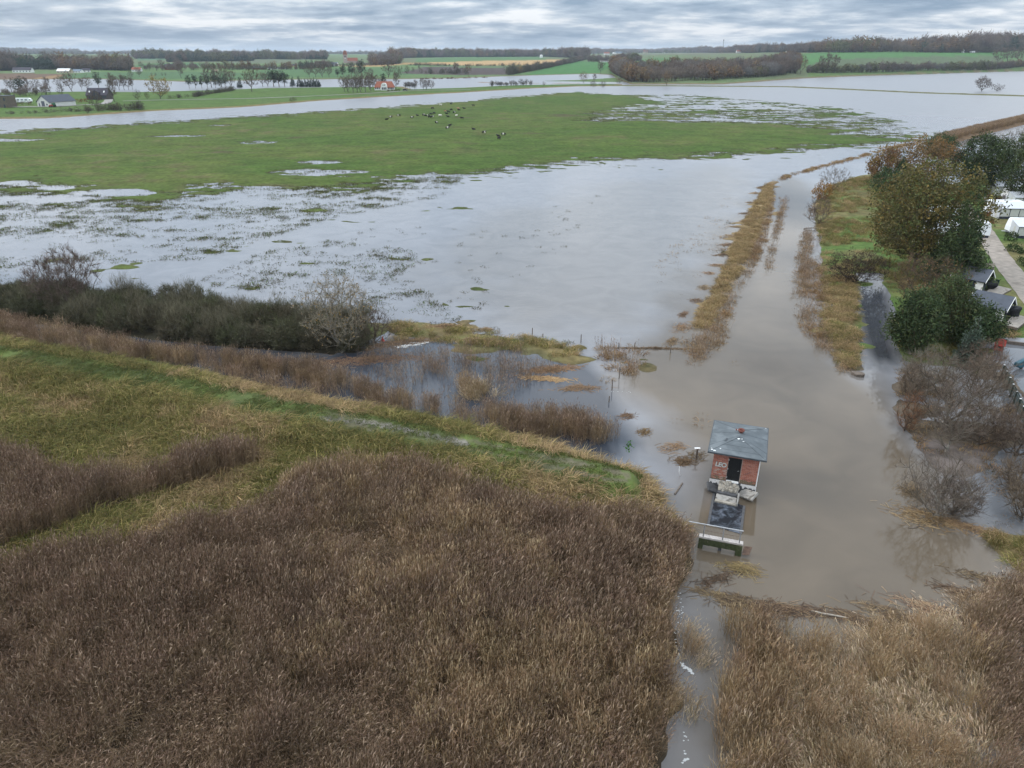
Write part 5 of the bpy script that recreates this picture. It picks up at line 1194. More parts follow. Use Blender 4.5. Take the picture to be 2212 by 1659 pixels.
part('handle', B().bar((DX1 - .12, -D2 + .04, 1.72), (DX1 - .12, -D2 + .09, 1.72), .022, 8).bar((DX1 - .12, -D2 + .045, 1.72), (DX1 - .22, -D2 + .045, 1.70), .016, 6).mesh('handle', 'steel'), door)
for z in (1.05, 1.75, 2.5): part('hinge', B().box(DX0 - .05, DX0 + .05, -D2 - .012, -D2 + .09, z, z + .07).mesh('hinge', 'steel'), door)
part('downpipe', B().bar((W2 + .03, -D2 - .03, .05), (W2 + .03, -D2 - .03, 3.1), .035, 8).mesh('downpipe', 'white_pvc'), ph, 'white downpipe at the right corner')
EX, EY, EZ, RZ_, RG = 1.97, 2.5, 3.17, 3.66, .52
part('soffit', B().box(-EX + .1, EX - .1, -EY + .1, EY - .1, Z1_ - .02, EZ - .07).mesh('soffit', 'cream_paint'), ph, 'cream painted soffit under the eaves')
g_ = B()
for (x0, x1, y0, y1) in ((-EX - .05, EX + .05, -EY - .05, -EY + .02), (-EX - .05, EX + .05, EY - .02, EY + .05), (-EX - .05, -EX + .02, -EY + .02, EY - .02), (EX - .02, EX + .05, -EY + .02, EY - .02)): g_.box(x0, x1, y0, y1, EZ - .09, EZ + .03)
part('eaves_board', g_.mesh('eaves_board', 'felt_dark'), ph)
roof = part('roof', B().poly([(-EX, -EY, EZ), (EX, -EY, EZ), (0, -RG, RZ_)]).poly([(EX, -EY, EZ), (EX, EY, EZ), (0, RG, RZ_), (0, -RG, RZ_)]).poly([(EX, EY, EZ), (-EX, EY, EZ), (0, RG, RZ_)])
            .poly([(-EX, EY, EZ), (-EX, -EY, EZ), (0, -RG, RZ_), (0, RG, RZ_)]).poly([(-EX, EY, EZ), (EX, EY, EZ), (EX, -EY, EZ), (-EX, -EY, EZ)]).mesh('roof', 'felt_dark'), ph, 'grey felt covered hipped roof')
def lerp(a, b2, t): return tuple(a[i] + (b2[i] - a[i]) * t for i in range(3))
def felt(c0, c1, a0, a1, n_, alongslope):
    """strips between eave line c0-c1 and top line a0-a1"""
    for i in range(n_):
        t0, t1 = i / n_, (i + 1) / n_
        if alongslope:                                    # strips running up the slope
            q = [lerp(c0, c1, t0 + .003), lerp(c0, c1, t1 - .003), lerp(a0, a1, t1), lerp(a0, a1, t0)]
        else:                                             # level strips, lapped
            q = [lerp(c0, a0, t0), lerp(c1, a1, t0), lerp(c1, a1, min(t1, .985)), lerp(c0, a0, min(t1, .985))]
        dz0, dz1 = (.022 + .008 * (i % 2), .022 + .008 * (i % 2)) if alongslope else (.03, .014)
        top_ = [(p[0], p[1], p[2] + (dz0 if j < 2 else dz1)) for j, p in enumerate(q)]
        bot_ = [(p[0], p[1], p[2] + .002) for p in q]
        part('felt_strip', B().hexa(bot_ + top_).mesh('felt_strip', 'felt'), roof)
felt((-EX, -EY, EZ), (EX, -EY, EZ), (-.02, -RG, RZ_), (.02, -RG, RZ_), 4, False)
felt((EX, EY, EZ), (-EX, EY, EZ), (.02, RG, RZ_), (-.02, RG, RZ_), 4, False)
felt((EX, -EY, EZ), (EX, EY, EZ), (0, -RG, RZ_), (0, RG, RZ_), 5, True)
felt((-EX, EY, EZ), (-EX, -EY, EZ), (0, RG, RZ_), (0, -RG, RZ_), 5, True)
for s in (-1, 1):
    for t in (-1, 1): part('hip_ridge', B().bar((s * EX, t * EY, EZ + .025), (0, t * RG, RZ_ + .03), .014, 5).mesh('hip_ridge', 'felt_dark'), roof)
part('vent', B().lathe([(.05, 3.6), (.13, 3.62), (.15, 3.74), (.23, 3.8), (.25, 3.87), (.21, 3.92), (.15, 3.87), (.10, 3.72), (.0, 3.70)], 14, (.06, .25)).bar((-.22, .25, 3.82), (-.33, .25, 3.84), .06, 6).mesh('vent', 'terracotta'), roof, 'rusty red round roof vent')
def patch_on_roof(x, y, sz, seed, mat, nm):
    zt = EZ + (RZ_ - EZ) * max(0, min(1 - abs(x) / EX, (EY - abs(y)) / (EY - RG))) + .036
    rnd2 = random.Random(seed); gx = -(RZ_ - EZ) / EX * (1 if x > 0 else -1) if (1 - abs(x) / EX) < (EY - abs(y)) / (EY - RG) else 0
    gy = 0 if gx else -(RZ_ - EZ) / (EY - RG) * (1 if y > 0 else -1)
    pts_ = []
    for k in range(8):
        a = k * math.pi / 4; r_ = sz * rnd2.uniform(.4, 1); dx_, dy_ = r_ * math.cos(a) * 1.5, r_ * math.sin(a)
        pts_.append((x + dx_, y + dy_, zt + gx * dx_ + gy * dy_ + .006))
    part(nm, B().poly(pts_).poly([(p[0], p[1], p[2] - .004) for p in pts_][::-1]).mesh(nm, mat), roof)
for i, (x, y, s) in enumerate([(-.05, -.75, .09), (.18, -.72, .05), (.30, -.95, .05), (-.15, .62, .14), (-1.75, -2.25, .1), (-1.55, -2.35, .08), (-1.2, -2.05, .05), (1.8, 2.3, .06), (-1.8, -2.05, .05)]):
    patch_on_roof(x, y, s, i, 'pale_stain', 'pale_patch')
part('torn_felt', B().hexa([(-1.0, -1.05, 3.40), (-.86, -1.1, 3.42), (-.80, -.7, 3.45), (-.9, -.62, 3.42), (-1.0, -1.05, 3.46), (-.86, -1.1, 3.50), (-.80, -.7, 3.53), (-.9, -.62, 3.50)]).mesh('torn_felt', 'felt_dark'), roof)
def text_mesh(txt, size, offset, depth, mat, name):
    cu = bpy.data.curves.new(name, 'FONT'); cu.body = txt; cu.size = size; cu.offset = offset; cu.extrude = depth; cu.shear = .12; cu.space_character = .92
    cu.align_x = 'CENTER'; cu.align_y = 'CENTER'; cu.resolution_u = 3
    o = bpy.data.objects.new('tmp', cu); COL.objects.link(o); dg = bpy.context.evaluated_depsgraph_get(); dg.update()
    me = bpy.data.meshes.new_from_object(o.evaluated_get(dg)); bpy.data.objects.remove(o); bpy.data.curves.remove(cu)
    me.materials.clear(); me.materials.append(MATS[mat]); me.name = name; return me
for off, mt_, yy, lab in ((.036, 'dark_spray', -D2 - .006, None), (.016, 'silver_spray', -D2 - .011, 'silver bubble letter graffiti reading LEO')):
    o = part('graffiti', text_mesh('LEO', .50, off, .002, mt_, 'graffiti'), ph, lab, loc=(-1.0, yy, 2.03)); o.rotation_euler = (R(90), 0, R(0)); o.scale = (.92, 1.0, 1.0)

# ------------------------------------------------------------------ broken stairs, slabs and the outlet channel
def rock(seed, sx, sy, sz, mat='stone', sub=2):
    bm = bmesh.new(); bmesh.ops.create_icosphere(bm, subdivisions=sub, radius=1.0); rnd2 = random.Random(seed)
    off = [rnd2.uniform(0, 9) for _ in range(3)]
    for v in bm.verts:
        k = 1 + .22 * math.sin(v.co.x * 3 + off[0]) * math.cos(v.co.y * 2.7 + off[1]) + .12 * math.sin(v.co.z * 5 + off[2])
        v.co = Vector((math.copysign(abs(v.co.x) ** .7, v.co.x) * sx * k, math.copysign(abs(v.co.y) ** .7, v.co.y) * sy * k, math.copysign(abs(v.co.z) ** .7, v.co.z) * sz * k))
    me = bpy.data.meshes.new('rock'); bm.to_mesh(me); bm.free(); me.materials.append(MATS[mat]); return me
def hl(x, y, z=0.0):        # pump house frame to the world
    c, s = math.cos(HRZ), math.sin(HRZ); return (HC[0] + c * x - s * y, HC[1] + s * x + c * y, z)
st = top('broken_stairs', None, 'broken concrete entrance stairs with exposed rubble in front of the black door', 'stairs', loc=hl(-.2, -D2 - .5), rz=HRZ)
rnd = random.Random(8)
for i in range(26):
    x = rnd.uniform(-.72, .62); y = rnd.uniform(-.32, .42)
    o = part('rubble_stone', rock(i, rnd.uniform(.10, .2), rnd.uniform(.09, .17), rnd.uniform(.09, .15)), st, loc=(x, y, .50 + .28 * (y + .3) - .05 * abs(x) + rnd.uniform(-.05, .05)))
    o.rotation_euler = (rnd.random() * 3, rnd.random() * 3, rnd.random() * 3)
part('rubble_core', B().hexa([(-.8, -.5, -.9), (.72, -.5, -.9), (.72, .43, -.9), (-.8, .43, -.9), (-.72, -.38, .42), (.62, -.36, .42), (.66, .43, .66), (-.75, .43, .66)]).mesh('rubble_core', 'concrete', .03), st)
stb = B().hexa([(-.85, -1.35, -.25), (.62, -1.42, -.28), (.64, -1.22, -.1), (-.83, -1.15, -.1), (-.85, -1.37, .16), (.62, -1.44, .12), (.64, -1.22, .15), (-.83, -1.15, .19)])
part('step', stb.mesh('step', 'stone', .02), st, 'fallen bottom step with pale front')
part('step', B().hexa([(-.82, -1.14, -.4), (.6, -1.2, -.4), (.62, -.66, -.3), (-.8, -.6, -.3), (-.82, -1.14, .12), (.6, -1.2, .09), (.62, -.66, .26), (-.8, -.6, .3)]).mesh('step', 'concrete', .03), st)
part('step', B().hexa([(-.78, -.58, -.4), (.58, -.64, -.4), (.6, -.4, -.3), (-.76, -.36, -.3), (-.78, -.58, .40), (.58, -.64, .36), (.6, -.4, .42), (-.76, -.36, .46)]).mesh('step', 'concrete_dark', .02), st)
part('side_slab', B().hexa([(.63, -1.42, -.3), (.74, -1.40, -.3), (.80, -.45, -.3), (.66, -.45, -.3), (.63, -1.42, .24), (.70, -1.40, .22), (.78, -.45, .52), (.66, -.45, .56)]).mesh('side_slab', 'concrete', .015), st)
for lab, cx_, cy_, sx_, sy_, rx, ry, rz_ in (('tilted grey concrete slab fallen against the right side of the plinth', 1.12, -.55, .66, .40, R(24), R(-14), R(-38)), ('dark concrete slab sloping from the left plinth corner into the channel', -1.28, -.42, .5, .42, R(16), R(26), R(22))):
    o = top('concrete_slab', B().box(-sx_, sx_, -sy_, sy_, -.09, .09).mesh('concrete_slab', 'concrete' if cx_ > 0 else 'concrete_dark', .02), lab, 'slab', loc=hl(cx_, -D2 + cy_, .30 if cx_ > 0 else .22)); o.rotation_euler = (rx, ry, HRZ + rz_)
def zz(x, y): return (2730 + .217 * x, 1840 + .217 * y)
ch = [gs(*zz(*q)) for q in ((395, 480), (900, 700), (838, 1210), (290, 1050))]
chn = top('outlet_channel', None, 'sunken concrete outlet channel between pump house and footbridge', 'channel', loc=(0, 0, 0))
def wallseg(a, b2, th, z0, z1):
    d = (b2 - a)[:2]; d = d / np.linalg.norm(d); n_ = np.array([-d[1], d[0]]) * th
    return B().hexa([(a[0], a[1], z0), (b2[0], b2[1], z0), (b2[0] + n_[0], b2[1] + n_[1], z0), (a[0] + n_[0], a[1] + n_[1], z0), (a[0], a[1], z1), (b2[0], b2[1], z1), (b2[0] + n_[0], b2[1] + n_[1], z1), (a[0] + n_[0], a[1] + n_[1], z1)])
part('channel_wall', wallseg(ch[3], ch[0], .16, -.9, .045).mesh('channel_wall', 'concrete_dark'), chn)
part('channel_wall', wallseg(ch[2], ch[1], -.16, -.9, .045).mesh('channel_wall', 'concrete_dark'), chn)
m, n, l, b = newmat('channel_water')
ge = N(n, 'ShaderNodeNewGeometry'); no = N(n, 'ShaderNodeTexNoise'); no.inputs['Scale'].default_value = 1.3; no.inputs['Detail'].default_value = 9; no.inputs['Roughness'].default_value = .62; no.inputs['Distortion'].default_value = .7
l.new(ge.outputs['Position'], no.inputs['Vector'])
l.new(ramp(n, l, no.outputs[0], [(.46, (.018, .020, .024)), (.55, (.05, .058, .07)), (.66, (.12, .135, .165)), (.76, (.10, .075, .06))]), b.inputs['Base Color'])
b.inputs['Roughness'].default_value = .25; b.inputs['IOR'].default_value = 1.333
cm = bpy.data.meshes.new('channel_water'); qv = [tuple(p[:2]) + (.018,) for p in ch]
cm.from_pydata(qv, [], [(3, 2, 1, 0)]); cm.materials.append(m); top('channel_water', cm, None, kind='structure')

# footbridge
fb = top('footbridge', None, 'narrow concrete footbridge with mossy beam and grey railing at the outlet', 'footbridge', loc=(0, 0, 0))
zt = .95
a_, b_ = gs(*zz(105, 1250), zt), gs(*zz(905, 1400), zt); dv = (b_ - a_); Lb = np.linalg.norm(dv); dv /= Lb; nv = np.array([-dv[1], dv[0], 0])
def bq(t, s, z): q = a_ + dv * t + nv * s; return (q[0], q[1], z)
def bbox(t0, t1, s0, s1, z0, z1): return B().hexa([bq(t0, s0, z0), bq(t1, s0, z0), bq(t1, s1, z0), bq(t0, s1, z0), bq(t0, s0, z1), bq(t1, s0, z1), bq(t1, s1, z1), bq(t0, s1, z1)])
plain('deck_concrete', (.46, .42, .39), .9, .2, 3, .3, dirt=((.28, .25, .22), 4, .6))
part('deck', bbox(0, Lb, 0, .34, zt - .14, zt).mesh('deck', 'deck_concrete', .015), fb, 'pale concrete deck')
part('beam', bbox(.3, Lb - .05, .04, .30, .30, zt - .14).mesh('beam', 'moss', .02), fb, 'mossy green beam')
part('pier', bbox(.0, .3, .02, .5, -.9, zt - .14).mesh('pier', 'moss', .02), fb)
part('pier', bbox(Lb - .4, Lb - .02, -.02, .5, -.9, zt - .14).mesh('pier', 'moss', .02), fb, 'mossy end pier')
part('pier', bbox(Lb / 2 - .1, Lb / 2 + .1, .15, .4, -.9, .32).mesh('pier', 'concrete_dark'), fb)
for t in (.25, Lb * .53, Lb - .25): part('rail_post', B().bar(bq(t, .06, zt), bq(t, .06, zt + .95), .042, 6).mesh('rail_post', 'steel'), fb)
part('handrail', B().bar(bq(-.75, .06, zt + .93), bq(Lb - .1, .06, zt + .95), .036, 6).mesh('handrail', 'steel'), fb)
part('middle_rail', B().bar(bq(.25, .06, zt + .48), bq(Lb - .25, .06, zt + .48), .012, 4).mesh('middle_rail', 'rust'), fb)
mw = B()
for i in range(int((Lb - .5) / .09)): mw.bar(bq(.27 + i * .09, .06, zt + .05), bq(.27 + i * .09, .06, zt + .92), .004, 3)
part('rail_mesh', mw.mesh('rail_mesh', 'rust'), fb)
part('bent_grating', B().hexa([bq(Lb + .02, -.1, .2), bq(Lb + .45, -.05, .25), bq(Lb + .6, .5, .5), bq(Lb + .1, .5, .45), bq(Lb + .02, -.1, .23), bq(Lb + .45, -.05, .28), bq(Lb + .6, .5, .53), bq(Lb + .1, .5, .48)]).mesh('bent_grating', 'rust'), fb, 'bent rusty grating at the end of the bridge')

# ------------------------------------------------------------------ gauge post, fence posts, logs, wrack
plain('weathered_wood', (.13, .105, .085), .9, .3, 6, .4)
plain('pale_wood', (.34, .30, .25), .9, .25, 5, .4)
plain('red_plastic', (.5, .04, .03), .5, .05); plain('green_paint', (.02, .045, .035), .5, .15, 4)
q = gs(2741, 1808); gp_ = top('gauge_post', None, 'short post with white top plate standing in the flood left of the pump house', 'post', loc=(q[0], q[1], 0))
part('post', B().box(-.07, .07, -.07, .07, -.9, .95).mesh('post', 'weathered_wood', .01), gp_); part('top_plate', B().box(-.22, .22, -.09, .09, .952, 1.02).mesh('top_plate', 'white_pvc', .01), gp_)
FP = [(2094.7, 1320, .9, 'left of the grassy bank'), (2136, 1327, .4, ''), (2287, 1350, 1.0, ''), (2437, 1372, .7, ''), (2497, 1372, .7, ''), (2639, 1388, .9, ''), (2437, 1490, 1.2, ''), (2410, 1535, 1.1, ''), (2397, 1582, .6, '')]
FL = ['thin fence post at the left end of the drowned bank', 'short stump beside the leftmost fence post', 'tall fence post near the middle of the drowned bank', 'fence post in the brown weed clump, left one', 'fence post in the brown weed clump, right one', 'corner fence post where two wrack lines meet', 'pale fence post below the brown weed clump', 'leaning fence post with straw round its foot', 'short dark post alone in the muddy swirl']
for (x, y, h, _), lb in zip(FP, FL):
    q = gs(x, y); top('fence_post', B().bar((0, 0, -.8), (random.uniform(-.05, .05), random.uniform(-.05, .05), h), .06, 6, .05).mesh('fence_post', 'weathered_wood'), lb, 'post', loc=(q[0], q[1], 0))
def stick_pile(seed, L, W_, hgt, n_, cols, th=.03):
    rg = np.random.default_rng(seed); p_ = rg.normal(size=(n_, 3)) * np.array([L / 2.6, W_ / 2.6, 0]); r2 = np.hypot(p_[:, 0] / L, p_[:, 1] / W_)
    p_[:, 2] = hgt * np.clip(1 - 2.2 * r2, 0, 1) * rg.random(n_) + .02
    a = rg.normal(size=n_) * .7; d = np.stack([np.cos(a), np.sin(a), rg.normal(size=n_) * .18], -1); l_ = rg.uniform(.25, .9, n_)[:, None]
    e0 = p_ - d * l_ / 2; e1 = p_ + d * l_ / 2; e0[:, 2] = np.maximum(e0[:, 2], .01); e1[:, 2] = np.maximum(e1[:, 2], .01)
    return rib(np.stack([e0, (e0 + e1) / 2 + np.array([0, 0, .02]), e1], 1), np.full((n_, 3), th), pal(rg, n_, cols), side=unit(np.stack([-d[:, 1], d[:, 0], rg.random(n_) * .8], -1)))
def pile(name, label, x, y, L, W_, h, n_, rz, cols=((.20, .13, .07), (.15, .095, .055), (.25, .17, .10)), th=.03, cat='debris', group=None):
    q = gs(x, y); drift = name in ('reed_drift', 'straw_mat', 'wrack_band')
    return top(name, mesh_np(name, *stick_pile(int(x + y), L, W_, h, n_, cols, th)[:2], 'grass_mat', stick_pile(int(x + y), L, W_, h, n_, cols, th)[2]), label, None if drift else cat, group, 'stuff' if drift else None, loc=(q[0], q[1], max(H1(q[0], q[1]), 0)), rz=rz)
pile('debris_raft', 'small round raft of reed litter nearest the reed island', 2468, 1640, .9, .7, .3, 90, .3)
pile('debris_raft', 'small straw raft on the drifting line left of the pump house', 2537, 1702, .8, .7, .3, 90, .9, ((.32, .23, .11), (.22, .15, .08)))
pile('debris_raft', 'branchy litter raft between dike end and pump house', 2648, 1762, 1.6, 1.0, .35, 110, .2)
pile('debris_raft', 'dark round heap of reed litter floating near the dike end', 2688, 1818, 1.0, .8, .3, 150, 0)
pile('debris_raft', 'thin twig raft around the foot of the gauge post', 2741, 1800, 1.3, 1.0, .3, 90, 1.0)
pile('straw_clump', 'pale uprooted reed tuft floating below the footbridge', 2925, 2245, 1.5, .8, .5, 170, -.4, ((.34, .25, .12), (.26, .18, .09)))
pile('debris_raft', 'dark bent reeds floating in the creek mouth', 2815, 2285, 2.2, .6, .2, 120, .5, ((.12, .085, .055), (.17, .115, .07)))
pile('debris_raft', 'arched line of drifted reeds across the creek mouth', 2830, 2345, 2.4, .4, .2, 130, -.3, ((.2, .14, .08), (.13, .09, .06)))
pile('straw_heap', 'heap of brown straw caught at the foot of the lower shrub', 3650, 2040, 2.6, 1.6, .7, 420, -.5, ((.27, .18, .09), (.2, .13, .07), (.32, .23, .13)))
pile('straw_heap', 'pale bent straw tuft in the left side of the lower shrub', 3590, 1935, 1.4, 1.2, 1.1, 200, 1.2, ((.34, .24, .14), (.25, .17, .10)))
pile('straw_heap', 'drift line of reed straw leading from the shrub to the right bank', 3800, 2075, 3.6, .7, .25, 300, -.6, ((.25, .17, .09), (.18, .12, .07)))
pile('straw_mat', 'orange brown curved mat of floating straw in the blue pool', 2170, 1455, 3.6, 1.0, .25, 420, .2, ((.34, .22, .12), (.28, .17, .09)), .05)
pile('straw_mat', 'lower orange straw mat curving below the larger one', 2150, 1492, 3.0, .7, .2, 260, -.15, ((.34, .22, .12), (.28, .17, .09)), .05)
pile('straw_mat', 'small loose straw mat right of the orange mats', 2275, 1530, 2.4, .9, .2, 220, .05, ((.31, .21, .12), (.24, .16, .09)), .04)
pile('wrack_heap', 'brown heap of flood wrack by the gap in the drowned bank', 1750, 1287, 3.0, .7, .4, 260, .1)
pile('wrack_heap', 'small straw heap beside the leftmost fence post', 1912, 1300, 1.2, .7, .5, 150, .1, ((.28, .2, .1), (.2, .14, .08)))
pile('wrack_band', 'long brown drift line of reed litter running to the washed gap', 1590, 1350, 9.0, 1.4, .2, 700, .35, ((.15, .09, .055), (.19, .12, .07), (.11, .075, .05)), .04)
pile('wrack_band', 'drift of brown litter below the dark thicket end', 1420, 1420, 9.0, 1.6, .2, 700, .15, ((.15, .095, .06), (.19, .125, .075)), .04)
WL = ['longest', 'ragged', 'small', 'dark', 'forked', 'loose', 'thin', 'low']
rw = random.Random(9)
for i, (x, y, L) in enumerate([(2640, 1345, 2.0), (2668, 1290, 2.4), (2690, 1240, 1.6), (2735, 1190, 1.3), (2760, 1130, 1.6), (2790, 1082, 1.0), (2812, 1050, 2.0), (2838, 1000, 2.2), (2850, 963, 3.4), (2872, 932, 3.2), (2890, 905, 2.0), (2912, 870, 1.4), (2920, 846, 2.0), (2945, 800, 1.2), (2958, 764, 2.0), (2985, 740, 2.4)]):
    pile('wrack_bundle', 'brown bundle of flood wrack combed against the fence line left of the embankment', x + 12 + rw.gauss(0, 7), y + rw.gauss(0, 6), L * .9, rw.uniform(.6, 1.3), rw.uniform(.2, .45), int(85 * L), (1.05 if i < 5 else rw.gauss(.12, .25)), ((.23, .15, .09), (.17, .115, .07), (.28, .2, .12)), .035, 'debris', 'wrack bundles along the embankment')
for i, (x, y, L, lab) in enumerate([(2905, 2372, 2.2, 'dark reed litter below the footbridge basin, left piece'), (3010, 2392, 2.6, 'dark reed litter along the lower basin edge beside the pale branch'), (3130, 2408, 2.2, 'dark reed litter touching the left end of the pale branch'), (3420, 2455, 3.0, 'brown drift of bent reeds right of the pale branch'), (3560, 2435, 3.4, 'wide brown drift of bent reeds in the lower basin bay'), (3700, 2410, 3.2, 'brown drift of bent reeds before the right reed stand'), (3830, 2350, 3.0, 'brown bent reeds floating off the right reed stand'), (3900, 2290, 2.4, 'pale bent reeds at the upper tip of the right reed stand')]):
    pile('reed_drift', lab, x, y, L, .8, .25, int(95 * L), -.15 if i < 3 else -.5, ((.20, .135, .08), (.15, .10, .065), (.30, .215, .125), (.12, .085, .06)), .03)
pile('wrack_line', 'straight line of straw on the fence between brown weed clump and corner post', 2570, 1373, 5.6, .22, .25, 260, -.03, ((.17, .11, .065), (.12, .08, .05)), .04)
def log(label, pts, r, mat='weathered_wood'):
    b2 = B(); P3 = [gs(x, y, z) for x, y, z in pts]
    for i in range(len(P3) - 1): b2.bar(P3[i], P3[i + 1], r * (1 - .25 * i / len(P3)), 7, r * (1 - .25 * (i + 1) / len(P3)))
    return top('driftwood_log', b2.mesh('driftwood_log', mat), label, 'log')
log('dark plank floating at the broken dike end', [(2657, 1946, .03), (2672, 1925, .04), (2687, 1902, .03)], .07)
log('thin blue white pole leaning out of the water at the dike tip', [(2678, 1872, 0), (2674, 1856, .5), (2676, 1838, .9)], .03, 'white_pvc')
log('pale bleached branch lying along the lower edge of the muddy basin', [(3195, 2406, .05), (3240, 2416, .08), (3290, 2424, .08), (3340, 2434, .04)], .06, 'pale_wood')
log('broken pale limb sticking out in front of the crooked bare tree', [(3700, 1650, .6), (3722, 1672, .7), (3745, 1680, .6), (3755, 1688, .3)], .07, 'pale_wood')
log('thin twig floating in front of the straw caught shrub', [(3578, 2079, .02), (3605, 2078, .03), (3622, 2068, .05), (3622, 2056, .2)], .025)
log('snapped pine trunk with torn yellow end above the low pine', [(3600, 1325, 1.2), (3640, 1275, 3.2), (3672, 1245, 4.6)], .10, 'bark_pine')
plain('torn_wood', (.42, .28, .15), .8, .2, 8)
q = gs(3674, 1240, 4.8); sp = B()
for i in range(7): sp.bar((0, 0, -.3), (random.uniform(-.3, .3), random.uniform(-.15, .15), random.uniform(.2, .55)), .06, 4, .01)
top('torn_branch', sp.mesh('torn_branch', 'torn_wood'), 'splintered yellow end of the snapped pine trunk', 'branch', loc=q)
log('horizontal dead branch across the canal bank', [(3165, 900, .1), (3195, 897, .25), (3225, 900, .3)], .09)
q = gs(3378, 1478); top('floating_stump', rock(91, .55, .5, .35, 'weathered_wood'), 'round brown clod at the tip of the straw spit', 'stump', loc=(q[0], q[1], .05))
q = gs(1507, 1342); mc = B().lathe([(.16, 0), (.13, .1), (.03, .55), (.0, .56)], 8).box(-.2, .2, -.2, .2, 0, .03); top('marker_cone', mc.mesh('marker_cone', 'red_plastic'), 'small red marker lying on the drift line', 'cone', loc=(q[0], q[1], max(H1(q[0], q[1]), 0)))
q = gs(1472, 1372); top('marker_stake', B().box(-.09, .09, -.09, .09, -.4, 1.0).mesh('marker_stake', 'weathered_wood', .01), 'lone dark stake in the washed gap of the drift line', 'post', loc=(q[0], q[1], 0))
q = gs(2475, 1795); top('young_plant', mesh_np('young_plant', *leaf_cards(np.random.default_rng(3), np.array([[0, 0, .9], [.08, 0, 1.15], [-.1, .05, .7]]), 14, .22, .14, ((.08, .2, .03), (.06, .15, .03)))[:2], 'leaf_mat', leaf_cards(np.random.default_rng(3), np.array([[0, 0, .9], [.08, 0, 1.15], [-.1, .05, .7]]), 14, .22, .14, ((.08, .2, .03), (.06, .15, .03)))[2]), 'bright green leafy weed at the dike edge by the water', 'plant', loc=(q[0], q[1], max(H1(q[0], q[1]), 0)))
# foam on the creek
plain('foam_mat', (.52, .53, .53), .7, .1, 20)
fo = B(); rnd = random.Random(5)
def foam(x, y, r_):
    q = gs(x, y); n_ = rnd.randint(5, 8); fo.poly([(q[0] + r_ * rnd.uniform(.5, 1.2) * math.cos(k * 6.283 / n_) * 1.4, q[1] + r_ * rnd.uniform(.5, 1.2) * math.sin(k * 6.283 / n_), .012 + .0005 * rnd.random()) for k in range(n_)])
for _ in range(70): foam(2672 + rnd.gauss(0, 9), 2330 + rnd.random() * 260 + rnd.gauss(0, 6), rnd.uniform(.015, .05))
for t in range(26): foam(2678 + t * 2.0 + rnd.gauss(0, 3), 2612 + t * 1.5 + rnd.gauss(0, 3), rnd.uniform(.03, .09))
for _ in range(12): foam(2700 + rnd.gauss(0, 8), 2880 + rnd.random() * 130, rnd.uniform(.02, .07))
for t in range(40): foam(1560 + t * 3.2 + rnd.gauss(0, 5), 1366 - t * .45 + rnd.gauss(0, 3), rnd.uniform(.05, .3))
for t in range(9): foam(2410 + t * 9 + rnd.gauss(0, 5), 1541 + t * .4 + rnd.gauss(0, 3), rnd.uniform(.02, .05))
top('foam', fo.mesh('foam', 'foam_mat'), 'white foam flecks drifting on the creek and the washed gap', kind='stuff')
# ------------------------------------------------------------------ campsite
plain('cabin_wall', (.03, .04, .05), .7, .2, 3); plain('cabin_roof', (.075, .085, .105), .85, .12, 2, .2)
plain('white_paint', (.78, .78, .76), .5, .06, 3); plain('deck_wood', (.30, .27, .235), .85, .2, 2, .3, dirt=((.21, .18, .15), 1.5, .56))
plain('awning_grey', (.52, .54, .57), .7, .06, 2); plain('awning_wall', (.50, .50, .46), .7, .08, 2); plain('navy', (.02, .024, .04), .6, .1)
plain('caravan_white', (.80, .82, .84), .35, .04, 2); plain('glass_dark', (.04, .05, .055), .1, .1, 1, spec=.6); plain('tyre', (.02, .02, .02), .8, .1)
plain('window_blind', (.55, .56, .52), .6, .05, 2); plain('black_cover', (.008, .009, .011), .6, .2, 3)
plain('playhouse_red', (.36, .04, .025), .6, .15, 3); plain('yellow', (.55, .48, .16), .5, .08); plain('play_blue', (.02, .09, .12), .4, .2)
GZC = .62
